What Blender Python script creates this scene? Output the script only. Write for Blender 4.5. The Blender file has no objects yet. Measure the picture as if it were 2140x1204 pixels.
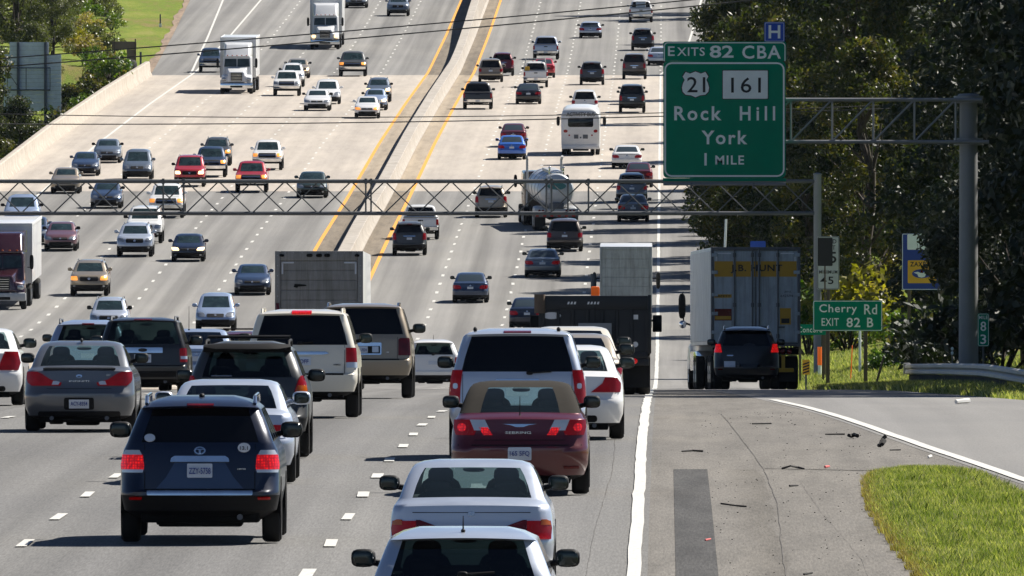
import bpy, bmesh, math, random
import numpy as np
from mathutils import Vector, Matrix

random.seed(7)
PI = math.pi
SC = bpy.context.scene
COL = SC.collection

# ---------------------------------------------------------------- camera, sky, sun, exposure
F = 38500.0                     # focal length in photograph pixels (2140 wide)
VPX, HY = 1390.0, 255.0         # where the road vanishes / the level of the lens, in photograph pixels
cam_data = bpy.data.cameras.new("camera")
cam = bpy.data.objects.new("camera", cam_data)
COL.objects.link(cam)
cam.location = (0, 0, 0)
cam.rotation_euler = (PI / 2, 0, 0)
cam_data.sensor_width = 36.0
cam_data.lens = 36.0 * F / 2140.0
cam_data.shift_x = (1070.0 - VPX) / 2140.0
cam_data.shift_y = -(602.0 - HY) / 2140.0
cam_data.clip_start = 1.0
cam_data.clip_end = 9000.0
SC.camera = cam

SUN = Vector((0.80, 0.62, 1.0)).normalized()      # towards the sun: ahead of the lens and to its right
SUN_EL = math.asin(SUN.z)
SUN_AZ = math.atan2(SUN.x, SUN.y)                 # clockwise from +Y
world = bpy.data.worlds.new("World")
SC.world = world
world.use_nodes = True
wn, wl = world.node_tree.nodes, world.node_tree.links
wn.clear()
w_out = wn.new("ShaderNodeOutputWorld")
w_bg = wn.new("ShaderNodeBackground")
w_sky = wn.new("ShaderNodeTexSky")
w_sky.sky_type = 'NISHITA'
w_sky.sun_disc = False
w_sky.sun_elevation = SUN_EL
w_sky.sun_rotation = SUN_AZ
w_sky.air_density = 0.55
w_sky.dust_density = 0.1
w_sky.ozone_density = 3.0
w_bg.inputs[1].default_value = 0.05
wl.new(w_sky.outputs[0], w_bg.inputs[0])
wl.new(w_bg.outputs[0], w_out.inputs[0])

sun_d = bpy.data.lights.new("sun", 'SUN')
sun_d.energy = 5.0
sun_d.angle = math.radians(0.53)
sun_d.color = (1.0, 0.945, 0.86)
sun = bpy.data.objects.new("sun", sun_d)
COL.objects.link(sun)
sun.rotation_euler = SUN.to_track_quat('Z', 'Y').to_euler()
SC.view_settings.view_transform = 'Standard'
SC.view_settings.look = 'None'
SC.view_settings.exposure = 0.88
SC.view_settings.gamma = 1.0
SC.cycles.max_bounces = 8
SC.cycles.transparent_max_bounces = 12
SC.cycles.use_adaptive_sampling = True
SC.cycles.caustics_reflective = False
SC.cycles.caustics_refractive = False
SC.cycles.sample_clamp_indirect = 6.0

# ---------------------------------------------------------------- road profile (height against distance)
_pd = [-400, 0, 100, 150, 180, 208, 220, 232, 245, 257, 269, 281, 293, 306, 318, 330, 342, 354, 375, 400, 440, 480, 535,
       600, 660, 720, 780, 830, 866, 900, 934, 997, 1079, 1199, 1320, 1447, 1560, 1681, 1900, 2200, 3200]
_pz = [-6.5, -5.8, -5.50, -5.34, -5.22, -5.105, -5.045, -4.985, -4.95, -4.94, -4.94, -4.95, -4.98, -5.03, -5.10, -5.19,
       -5.29, -5.41, -5.63, -5.92, -6.42, -6.98, -7.78, -8.72, -9.5, -10.02, -10.3, -10.1, -9.60, -8.9, -8.0, -6.35,
       -4.45, -1.4, 1.3, 3.9, 7.2, 11.1, 18.5, 28, 58]
_D = np.arange(-400.0, 3201.0, 1.0)
_Z = np.interp(_D, _pd, _pz)
_k = np.hanning(31); _k /= _k.sum()
_Z = np.convolve(np.pad(_Z, 15, mode='edge'), _k, mode='valid')
def zr(d): return float(np.interp(d, _D, _Z))
def slope(d): return (zr(d + 2) - zr(d - 2)) / 4.0
_yv = HY - _Z[(_D >= 170)] * F / _D[(_D >= 170)]
_dv = _D[(_D >= 170)]
def d_at(y):                                    # distance of the road surface met at photograph row y
    return float(np.interp(-y, -np.maximum.accumulate(_yv[::-1])[::-1], _dv))
def px2x(px, d): return (px - VPX) * d / F
def py2z(py, d): return (HY - py) * d / F

# ---------------------------------------------------------------- materials
M = {}
def _new(name):
    m = bpy.data.materials.new(name); m.use_nodes = True
    nt = m.node_tree
    b = nt.nodes.get("Principled BSDF")
    return m, nt, b
def _coord(nt, kind='Object'):
    return nt.nodes.new("ShaderNodeTexCoord").outputs[kind]
def _map(nt, src, scale):
    mp = nt.nodes.new("ShaderNodeMapping"); mp.inputs['Scale'].default_value = scale
    nt.links.new(src, mp.inputs['Vector']); return mp.outputs[0]
def _noise(nt, vec, scale, detail=4, rough=0.55):
    n = nt.nodes.new("ShaderNodeTexNoise")
    n.inputs['Scale'].default_value = scale; n.inputs['Detail'].default_value = detail; n.inputs['Roughness'].default_value = rough
    nt.links.new(vec, n.inputs['Vector']); return n.outputs['Fac']
def _ramp(nt, fac, stops):
    r = nt.nodes.new("ShaderNodeValToRGB")
    e = r.color_ramp.elements
    while len(e) > 1: e.remove(e[-1])
    e[0].position = stops[0][0]; e[0].color = (*stops[0][1], 1)
    for p, c in stops[1:]:
        k = e.new(p); k.color = (*c, 1)
    nt.links.new(fac, r.inputs[0]); return r.outputs[0]
def _mix(nt, a, b, fac, mode='MIX'):
    m = nt.nodes.new("ShaderNodeMix"); m.data_type = 'RGBA'; m.blend_type = mode
    for s, v in ((m.inputs[0], fac), (m.inputs[6], a), (m.inputs[7], b)):
        if hasattr(v, 'links') or hasattr(v, 'is_output'): nt.links.new(v, s)
        elif isinstance(v, (int, float)): s.default_value = v
        else: s.default_value = (*v, 1)
    return m.outputs[2]
def simple(key, col, rough=0.5, metal=0.0, spec=0.5, coat=0.0, emit=None, estr=0.0, var=0.12, vscale=3.0):
    """a plain procedural surface whose colour and gloss wander a little"""
    m, nt, b = _new(key)
    v = _coord(nt)
    f = _noise(nt, v, vscale, 5)
    lo = tuple(max(0, c * (1 - var)) for c in col); hi = tuple(min(1, c * (1 + var)) for c in col)
    nt.links.new(_ramp(nt, f, [(0.3, lo), (0.7, hi)]), b.inputs['Base Color'])
    rr = nt.nodes.new("ShaderNodeMapRange")
    rr.inputs['To Min'].default_value = max(0.02, rough * 0.85); rr.inputs['To Max'].default_value = min(1, rough * 1.2)
    nt.links.new(f, rr.inputs['Value']); nt.links.new(rr.outputs[0], b.inputs['Roughness'])
    b.inputs['Metallic'].default_value = metal
    b.inputs['Specular IOR Level'].default_value = spec
    b.inputs['Coat Weight'].default_value = coat
    b.inputs['Coat Roughness'].default_value = 0.04
    if emit:
        b.inputs['Emission Color'].default_value = (*emit, 1); b.inputs['Emission Strength'].default_value = estr
    M[key] = m
    return m
def paint(key, col, metal=0.0, rough=0.35, coat=1.0):
    """car paint over a dark inner face, with a film of road dirt low down"""
    m, nt, b = _new(key)
    v = _coord(nt)
    f = _noise(nt, v, 2.2, 5, 0.65)
    sep = nt.nodes.new("ShaderNodeSeparateXYZ"); nt.links.new(v, sep.inputs[0])
    mr = nt.nodes.new("ShaderNodeMapRange")
    mr.inputs['From Min'].default_value = 0.75; mr.inputs['From Max'].default_value = 0.2
    mr.inputs['To Min'].default_value = 0.0; mr.inputs['To Max'].default_value = 0.22
    nt.links.new(sep.outputs[2], mr.inputs['Value'])
    mu = nt.nodes.new("ShaderNodeMath"); mu.operation = 'MULTIPLY'
    nt.links.new(mr.outputs[0], mu.inputs[0]); nt.links.new(f, mu.inputs[1])
    c1 = _mix(nt, col, (0.16, 0.145, 0.12), mu.outputs[0])
    geo = nt.nodes.new("ShaderNodeNewGeometry")
    c2 = _mix(nt, c1, (0.02, 0.02, 0.02), geo.outputs['Backfacing'])
    nt.links.new(c2, b.inputs['Base Color'])
    ra = nt.nodes.new("ShaderNodeMath"); ra.operation = 'MULTIPLY_ADD'
    ra.inputs[1].default_value = 0.25; ra.inputs[2].default_value = rough - 0.05
    nt.links.new(f, ra.inputs[0]); nt.links.new(ra.outputs[0], b.inputs['Roughness'])
    b.inputs['Metallic'].default_value = metal
    b.inputs['Coat Weight'].default_value = coat
    b.inputs['Coat Roughness'].default_value = 0.05
    M[key] = m
    return m
def glass(key, tint, clear, film=0.12):
    """window glass: a mirror-like skin over a tinted pane"""
    m, nt, b = _new(key)
    nt.nodes.remove(b)
    out = nt.nodes.get("Material Output")
    tr = nt.nodes.new("ShaderNodeBsdfTransparent"); tr.inputs[0].default_value = (*clear, 1)
    d0 = nt.nodes.new("ShaderNodeBsdfDiffuse"); d0.inputs[0].default_value = (*tint, 1)
    d1 = nt.nodes.new("ShaderNodeBsdfTranslucent"); d1.inputs[0].default_value = (*tint, 1)
    df = nt.nodes.new("ShaderNodeMixShader"); df.inputs[0].default_value = 0.6
    nt.links.new(d0.outputs[0], df.inputs[1]); nt.links.new(d1.outputs[0], df.inputs[2])
    gl = nt.nodes.new("ShaderNodeBsdfGlossy"); gl.inputs['Roughness'].default_value = 0.03
    m1 = nt.nodes.new("ShaderNodeMixShader"); m1.inputs[0].default_value = film
    nt.links.new(tr.outputs[0], m1.inputs[1]); nt.links.new(df.outputs[0], m1.inputs[2])
    lw = nt.nodes.new("ShaderNodeLayerWeight")
    pw = nt.nodes.new("ShaderNodeMath"); pw.operation = 'POWER'; pw.inputs[1].default_value = 5.0
    nt.links.new(lw.outputs['Facing'], pw.inputs[0])
    fr = nt.nodes.new("ShaderNodeMath"); fr.operation = 'MULTIPLY_ADD'; fr.inputs[1].default_value = 0.94; fr.inputs[2].default_value = 0.045
    nt.links.new(pw.outputs[0], fr.inputs[0])
    m2 = nt.nodes.new("ShaderNodeMixShader")
    nt.links.new(fr.outputs[0], m2.inputs[0]); nt.links.new(m1.outputs[0], m2.inputs[1]); nt.links.new(gl.outputs[0], m2.inputs[2])
    nt.links.new(m2.outputs[0], out.inputs[0])
    M[key] = m
glass('glass_screen', (0.36, 0.54, 0.60), (0.70, 0.82, 0.82), .21)
glass('glass_clear', (0.20, 0.28, 0.28), (0.76, 0.88, 0.86), .08)
glass('glass_sky', (0.30, 0.42, 0.52), (0.30, 0.38, 0.40), .30)  # pale blue tint paints the sky's reflection into far rear windows
glass('glass_mid', (0.015, 0.022, 0.022), (0.035, 0.05, 0.048), .05)
simple('glass_dark', (0.003, 0.003, 0.004), 0.05, 0, 0.35, var=0.1)
simple('glass_front', (0.018, 0.032, 0.034), 0.06, 0, 0.5, var=0.5, vscale=2.5)
simple('rubber', (0.012, 0.012, 0.012), 0.85, 0, 0.3, vscale=8)
simple('black_trim', (0.008, 0.008, 0.009), 0.6, 0, 0.2)
simple('mirror_face', (0.012, 0.02, 0.016), 0.08, 0, 0.5)
simple('under', (0.008, 0.008, 0.008), 0.9, 0, 0.1)
simple('seat', (0.035, 0.035, 0.036), 0.9, 0, 0.2)
simple('chrome', (0.72, 0.73, 0.75), 0.12, 1.0)
simple('rim', (0.42, 0.43, 0.44), 0.3, 0.9)
simple('red_lens', (0.145, 0.0015, 0.003), 0.12, 0, 0.35, coat=0.0, var=.4, vscale=7, emit=(1, 0.01, 0.006), estr=0.03)
simple('red_dark', (0.10, 0.003, 0.005), 0.12, 0, 0.35, var=.4, vscale=7)
simple('red_lit', (0.4, 0.003, 0.003), 0.15, 0, 0.5, coat=.5, emit=(1.0, 0.006, 0.004), estr=0.42, var=.45, vscale=22)
def led_lamp():
    m = M['red_lit']; nt = m.node_tree; b = nt.nodes.get("Principled BSDF")
    vo = nt.nodes.new("ShaderNodeTexVoronoi"); vo.inputs['Scale'].default_value = 30; vo.inputs['Randomness'].default_value = 0.25
    nt.links.new(_coord(nt), vo.inputs['Vector'])
    nt.links.new(_ramp(nt, vo.outputs['Distance'], [(0.15, (1.0, 0.012, 0.006)), (0.55, (0.22, 0.001, 0.001))]), b.inputs['Emission Color'])
    b.inputs['Emission Strength'].default_value = 0.5
led_lamp()
simple('amber_lens', (0.42, 0.09, 0.008), 0.15, 0, 0.4)
simple('clear_lens', (0.55, 0.57, 0.60), 0.1, 0.3, 0.6, coat=1.0)
simple('lamp_off', (0.34, 0.36, 0.38), 0.1, 0.5, 0.6, coat=1.0)
simple('lamp_on', (0.9, 0.75, 0.5), 0.2, 0, 0.5, emit=(1.0, 0.66, 0.30), estr=1.5)
simple('lamp_amber', (0.9, 0.4, 0.1), 0.2, 0, 0.5, emit=(1.0, 0.34, 0.05), estr=0.45)
simple('plate_white', (0.58, 0.62, 0.68), 0.4)
simple('plate_ink', (0.03, 0.06, 0.25), 0.5)
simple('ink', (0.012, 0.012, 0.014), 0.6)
simple('badge', (0.55, 0.56, 0.58), 0.25, 0.8)
simple('white_sticker', (0.72, 0.72, 0.72), 0.6)
simple('steel', (0.42, 0.43, 0.44), 0.5, 0.5)
simple('steel_dark', (0.10, 0.11, 0.125), 0.55, 0.3)
simple('pole_grey', (0.23, 0.235, 0.24), 0.6, 0.2, vscale=1.0)
simple('rail_steel', (0.50, 0.48, 0.45), 0.6, 0.2, vscale=1.5)  # lightened steel, sun on the rail put into the colour
simple('galvanised', (0.25, 0.255, 0.26), 0.55, 0.35, vscale=1.2)
simple('galv_matt', (0.10, 0.105, 0.115), 0.75, 0.0, 0.3, vscale=1.0)
simple('sign_green', (0.0, 0.24, 0.135), 0.6, 0, 0.15, var=0.06)
simple('sign_white', (0.86, 0.92, 0.90), 0.6, 0, 0.3, var=0.04)
simple('sign_blue', (0.010, 0.07, 0.46), 0.45, var=0.06)
simple('sign_blue_deep', (0.015, 0.05, 0.30), 0.45, var=0.06)
simple('sign_yellow', (0.80, 0.44, 0.025), 0.5, var=0.06)
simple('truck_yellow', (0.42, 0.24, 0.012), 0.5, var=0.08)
simple('sign_white_dim', (0.50, 0.53, 0.53), 0.6, 0, 0.3)  # dimmer white: shade on the speed limit sign put into the colour
simple('sign_back', (0.72, 0.76, 0.80), 0.6, 0.0, var=0.08)
simple('brown_board', (0.17, 0.13, 0.10), 0.7)
simple('orange', (0.95, 0.16, 0.01), 0.5, emit=(1, .15, .01), estr=0.12)
simple('wood_post', (0.10, 0.08, 0.06), 0.85)
simple('soft_top', (0.024, 0.021, 0.017), 0.95, 0, 0.15, var=0.2, vscale=9)
simple('door_shaded_plain', (0.22, 0.265, 0.31), 0.5)
simple('alu_white', (0.64, 0.65, 0.65), 0.45, 0.0, 0.5, var=0.12, vscale=1.2)
simple('truck_white', (0.62, 0.63, 0.64), 0.4, 0.0, 0.5, coat=.4, var=0.08, vscale=1.0)
def grimy(key, col, rough=0.6):
    m, nt, b = _new(key); v = _coord(nt)
    s = _noise(nt, _map(nt, v, (7, 1, .5)), 1.0, 6, 0.7); f = _noise(nt, v, 1.6, 6, 0.7)
    c = _ramp(nt, f, [(0.3, tuple(x * .72 for x in col)), (0.65, col)])
    c = _mix(nt, c, _ramp(nt, s, [(0.36, (0.62, 0.60, 0.56)), (0.55, (1, 1, 1))]), 0.8, 'MULTIPLY')
    nt.links.new(c, b.inputs['Base Color']); b.inputs['Roughness'].default_value = rough
    M[key] = m
grimy('door_grey', (0.29, 0.29, 0.285))
simple('tank_steel', (0.55, 0.57, 0.60), 0.34, 0.45, var=0.1, vscale=1)
simple('decal_teal', (0.05, 0.20, 0.20), 0.5)
simple('dump_black', (0.006, 0.007, 0.009), 0.5, var=0.4, vscale=2)
simple('rust', (0.12, 0.085, 0.06), 0.85)
simple('skin', (0.42, 0.24, 0.16), 0.6)
simple('cloth_dark', (0.03, 0.03, 0.04), 0.9)
simple('hair_dark', (0.012, 0.009, 0.007), 0.8)
simple('wire', (0.015, 0.016, 0.018), 0.6)
simple('bark', (0.055, 0.042, 0.032), 0.95, var=0.4, vscale=5)
simple('debris', (0.016, 0.015, 0.014), 0.9, var=0.4, vscale=9)
simple('litter_pink', (0.72, 0.16, 0.15), 0.6)
simple('litter_white', (0.75, 0.74, 0.70), 0.6)

grimy('door_shaded', (0.36, 0.43, 0.50), .5)  # container white made darker and bluer, rear shade put into the colour
grimy('box_white', (0.42, 0.46, 0.46), .5)
def road_surface(key, lo, hi, streak=0.5, grain=34.0, tint=(1, 1, 1), patchy=0.0, lanes=0.0, band=None):
    """pavement: fine aggregate, long tyre-worn streaks along the lanes and blotches"""
    m, nt, b = _new(key)
    v = _coord(nt)
    g = _noise(nt, v, grain, 3, 0.7)
    st = _noise(nt, _map(nt, v, (0.95, 0.004, 0.0)), 1.0, 5, 0.6)
    bl = _noise(nt, _map(nt, v, (0.22, 0.03, 0.0)), 1.0, 4, 0.6)
    g2 = _noise(nt, _map(nt, v, (38.0, 1.1, 1.0)), 1.0, 4, 0.75)
    g = _mix(nt, g, g2, 0.62)
    c = _ramp(nt, g, [(0.30, lo), (0.70, hi)])
    if lanes:
        sx = nt.nodes.new("ShaderNodeSeparateXYZ"); nt.links.new(v, sx.inputs[0])
        a1 = nt.nodes.new("ShaderNodeMath"); a1.operation = 'MULTIPLY_ADD'; a1.inputs[1].default_value = 2 * PI / 3.66; a1.inputs[2].default_value = 2 * PI * .35 / 3.66
        nt.links.new(sx.outputs[0], a1.inputs[0])
        a2 = nt.nodes.new("ShaderNodeMath"); a2.operation = 'COSINE'; nt.links.new(a1.outputs[0], a2.inputs[0])
        a3 = nt.nodes.new("ShaderNodeMath"); a3.operation = 'MULTIPLY_ADD'; a3.inputs[1].default_value = .5; a3.inputs[2].default_value = .5; nt.links.new(a2.outputs[0], a3.inputs[0])
        c = _mix(nt, c, _ramp(nt, a3.outputs[0], [(0.0, (1 - lanes,) * 3), (0.35, (1, 1, 1)), (0.7, (1 - lanes * .35,) * 3), (1.0, (1.04, 1.04, 1.03))]), 1.0, 'MULTIPLY')
    s1 = _ramp(nt, st, [(0.32, (1 - 0.42 * streak,) * 3), (0.62, (1 + 0.16 * streak,) * 3)])
    c = _mix(nt, c, s1, 1.0, 'MULTIPLY')
    s2 = _ramp(nt, bl, [(0.3, (0.86, 0.86, 0.87)), (0.7, (1.08, 1.07, 1.05))])
    c = _mix(nt, c, s2, 1.0, 'MULTIPLY')
    if patchy:
        pp = _noise(nt, _map(nt, v, (1.6, 0.10, 0.0)), 1.0, 6, 0.7)
        c = _mix(nt, c, _ramp(nt, pp, [(0.44, (1, 1, 1)), (0.62, (1 - patchy,) * 3)]), 1.0, 'MULTIPLY')
    c = _mix(nt, c, tint, 1.0, 'MULTIPLY')
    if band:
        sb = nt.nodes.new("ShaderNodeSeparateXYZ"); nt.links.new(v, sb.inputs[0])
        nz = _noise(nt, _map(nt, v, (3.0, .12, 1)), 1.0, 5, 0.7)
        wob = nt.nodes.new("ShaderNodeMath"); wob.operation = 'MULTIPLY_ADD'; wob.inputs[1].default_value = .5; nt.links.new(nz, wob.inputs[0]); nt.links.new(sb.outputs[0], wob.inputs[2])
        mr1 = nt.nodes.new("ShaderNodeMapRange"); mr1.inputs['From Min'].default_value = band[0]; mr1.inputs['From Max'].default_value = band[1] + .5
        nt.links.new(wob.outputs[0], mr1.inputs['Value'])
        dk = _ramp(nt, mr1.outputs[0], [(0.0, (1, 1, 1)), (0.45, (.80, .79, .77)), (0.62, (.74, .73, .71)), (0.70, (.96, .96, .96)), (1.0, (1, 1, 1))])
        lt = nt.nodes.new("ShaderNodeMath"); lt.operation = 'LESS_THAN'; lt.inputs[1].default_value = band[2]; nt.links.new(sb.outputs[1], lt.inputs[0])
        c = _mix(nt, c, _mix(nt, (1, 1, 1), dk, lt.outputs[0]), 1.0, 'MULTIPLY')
    nt.links.new(c, b.inputs['Base Color'])
    b.inputs['Roughness'].default_value = 0.92
    b.inputs['Specular IOR Level'].default_value = 0.22
    bp = nt.nodes.new("ShaderNodeBump"); bp.inputs['Strength'].default_value = 0.35; bp.inputs['Distance'].default_value = 0.01
    nt.links.new(g, bp.inputs['Height']); nt.links.new(bp.outputs[0], b.inputs['Normal'])
    M[key] = m
road_surface('asphalt', (0.085, 0.084, 0.082), (0.235, 0.232, 0.226), 0.6, lanes=0.16)
road_surface('asphalt_far', (0.172, 0.168, 0.16), (0.27, 0.264, 0.252), 0.7, 20, lanes=0.22)  # far asphalt lightened, glare on the slope put into its colour
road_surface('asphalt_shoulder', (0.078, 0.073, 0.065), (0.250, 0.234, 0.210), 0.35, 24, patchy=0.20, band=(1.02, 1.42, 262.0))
road_surface('asphalt_ramp', (0.16, 0.157, 0.152), (0.25, 0.246, 0.238), 0.3)
road_surface('asphalt_patch', (0.018, 0.018, 0.018), (0.115, 0.112, 0.108), 0.1, 18, patchy=0.3)
road_surface('concrete_deck', (0.37, 0.33, 0.285), (0.47, 0.425, 0.375), 0.30, 20, patchy=0.10, lanes=0.08)
road_surface('shoulder_dust', (0.15, 0.125, 0.095), (0.255, 0.215, 0.165), 0.55, 25, patchy=0.3)
road_surface('shoulder_tan', (0.30, 0.25, 0.19), (0.41, 0.345, 0.265), 0.45, 20, patchy=0.2)
road_surface('crack', (0.085, 0.08, 0.072), (0.16, 0.15, 0.14), 0.1)
road_surface('verge_soil', (0.20, 0.145, 0.10), (0.34, 0.26, 0.19), 0.2, 8, patchy=0.35)
def worn_paint(key, col, gone):
    m, nt, b = _new(key)
    v = _coord(nt)
    f = _noise(nt, _map(nt, v, (9, 1.4, 1)), 1.6, 6, 0.75)
    nt.links.new(_ramp(nt, f, [(0.28, gone), (0.44, tuple(c * .9 for c in col)), (0.75, col)]), b.inputs['Base Color'])
    b.inputs['Roughness'].default_value = 0.7
    M[key] = m
worn_paint('line_white', (0.58, 0.57, 0.53), (0.30, 0.29, 0.275))
worn_paint('line_yellow', (0.80, 0.34, 0.03), (0.50, 0.25, 0.06))
def barrier_mat(key, col):
    m, nt, b = _new(key)
    v = _coord(nt)
    f = _noise(nt, _map(nt, v, (1.5, 0.35, 2.5)), 1.0, 6, 0.65)
    s = _noise(nt, _map(nt, v, (1.0, 1.5, 0.15)), 1.0, 5, 0.7)
    c = _ramp(nt, f, [(0.3, tuple(x * .78 for x in col)), (0.7, col)])
    c = _mix(nt, c, _ramp(nt, s, [(0.35, (0.72, 0.68, 0.62)), (0.6, (1, 1, 1))]), 1.0, 'MULTIPLY')
    nt.links.new(c, b.inputs['Base Color']); b.inputs['Roughness'].default_value = 0.9
    M[key] = m
barrier_mat('barrier', (0.50, 0.45, 0.385))
barrier_mat('barrier_grey', (0.43, 0.395, 0.35))
def grass_ground():
    m, nt, b = _new('ground')
    v = _coord(nt)
    a = _noise(nt, _map(nt, v, (0.30, 0.05, 0.3)), 1.0, 6, 0.65)
    g = _noise(nt, v, 6.0, 5, 0.7)
    c = _ramp(nt, a, [(0.30, (0.24, 0.19, 0.10)), (0.40, (0.20, 0.185, 0.06)), (0.50, (0.145, 0.205, 0.03)), (0.60, (0.20, 0.235, 0.045)), (0.72, (0.27, 0.25, 0.09))])
    c = _mix(nt, c, _ramp(nt, g, [(0.3, (0.55, 0.6, 0.5)), (0.7, (1.25, 1.2, 1.1))]), 1.0, 'MULTIPLY')
    nt.links.new(c, b.inputs['Base Color']); b.inputs['Roughness'].default_value = 0.95
    b.inputs['Specular IOR Level'].default_value = 0.1
    bp = nt.nodes.new("ShaderNodeBump"); bp.inputs['Strength'].default_value = 0.8; bp.inputs['Distance'].default_value = 0.15
    nt.links.new(g, bp.inputs['Height']); nt.links.new(bp.outputs[0], b.inputs['Normal'])
    M['ground'] = m
grass_ground()
def leaf_mat(key, stops, gloss=0.42, trans=0.35, ns=0.55, island=0.22):
    m, nt, b = _new(key)
    out = nt.nodes.get("Material Output")
    oi = nt.nodes.new("ShaderNodeObjectInfo")
    f = _noise(nt, _coord(nt), ns, 4, 0.65)
    add = nt.nodes.new("ShaderNodeMath"); add.operation = 'MULTIPLY_ADD'; add.inputs[1].default_value = 0.35
    ge = nt.nodes.new("ShaderNodeNewGeometry")
    per = nt.nodes.new("ShaderNodeMath"); per.operation = 'MULTIPLY_ADD'; per.inputs[1].default_value = island; per.inputs[2].default_value = -island / 2
    nt.links.new(ge.outputs['Random Per Island'], per.inputs[0])
    pf = nt.nodes.new("ShaderNodeMath"); pf.operation = 'ADD'; nt.links.new(per.outputs[0], pf.inputs[0]); nt.links.new(f, pf.inputs[1])
    nt.links.new(oi.outputs['Random'], add.inputs[0]); nt.links.new(pf.outputs[0], add.inputs[2])
    sub = nt.nodes.new("ShaderNodeMath"); sub.operation = 'SUBTRACT'; sub.inputs[1].default_value = 0.17
    nt.links.new(add.outputs[0], sub.inputs[0])
    c = _ramp(nt, sub.outputs[0], stops)
    nt.links.new(c, b.inputs['Base Color'])
    b.inputs['Roughness'].default_value = gloss
    b.inputs['Specular IOR Level'].default_value = 0.45
    tl = nt.nodes.new("ShaderNodeBsdfTranslucent")
    tc = _mix(nt, c, (1.0, 1.15, 0.35), 1.0, 'MULTIPLY'); nt.links.new(tc, tl.inputs[0])
    ms = nt.nodes.new("ShaderNodeMixShader"); ms.inputs[0].default_value = trans
    nt.links.new(b.outputs[0], ms.inputs[1]); nt.links.new(tl.outputs[0], ms.inputs[2])
    nt.links.new(ms.outputs[0], out.inputs[0])
    M[key] = m
leaf_mat('leaf', [(0.25, (0.014, 0.024, 0.008)), (0.42, (0.028, 0.040, 0.012)), (0.57, (0.062, 0.070, 0.020)), (0.78, (0.17, 0.125, 0.04))], trans=0.5)
leaf_mat('leaf_dark', [(0.25, (0.008, 0.015, 0.005)), (0.5, (0.013, 0.022, 0.006)), (0.75, (0.020, 0.028, 0.007))], gloss=0.6, trans=0.15)  # darkened copy of the leaf colours, deep shade painted in
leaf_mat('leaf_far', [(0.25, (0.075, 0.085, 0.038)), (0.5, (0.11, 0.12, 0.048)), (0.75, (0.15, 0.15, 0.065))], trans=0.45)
leaf_mat('leaf_bright', [(0.25, (0.05, 0.10, 0.015)), (0.5, (0.09, 0.15, 0.02)), (0.75, (0.17, 0.20, 0.03))], trans=0.4)
leaf_mat('leaf_yellow', [(0.25, (0.16, 0.15, 0.02)), (0.5, (0.28, 0.24, 0.03)), (0.75, (0.42, 0.34, 0.04))], trans=0.45)
leaf_mat('blade_dry', [(0.25, (0.20, 0.15, 0.06)), (0.45, (0.33, 0.25, 0.11)), (0.6, (0.40, 0.32, 0.15)), (0.8, (0.26, 0.28, 0.07))], 0.6, 0.4, 2.0)
leaf_mat('blade', [(0.20, (0.075, 0.105, 0.020)), (0.40, (0.145, 0.19, 0.040)), (0.54, (0.25, 0.28, 0.10)), (0.72, (0.50, 0.46, 0.27))], 0.5, 0.45, 1.7, 0.5)

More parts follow.
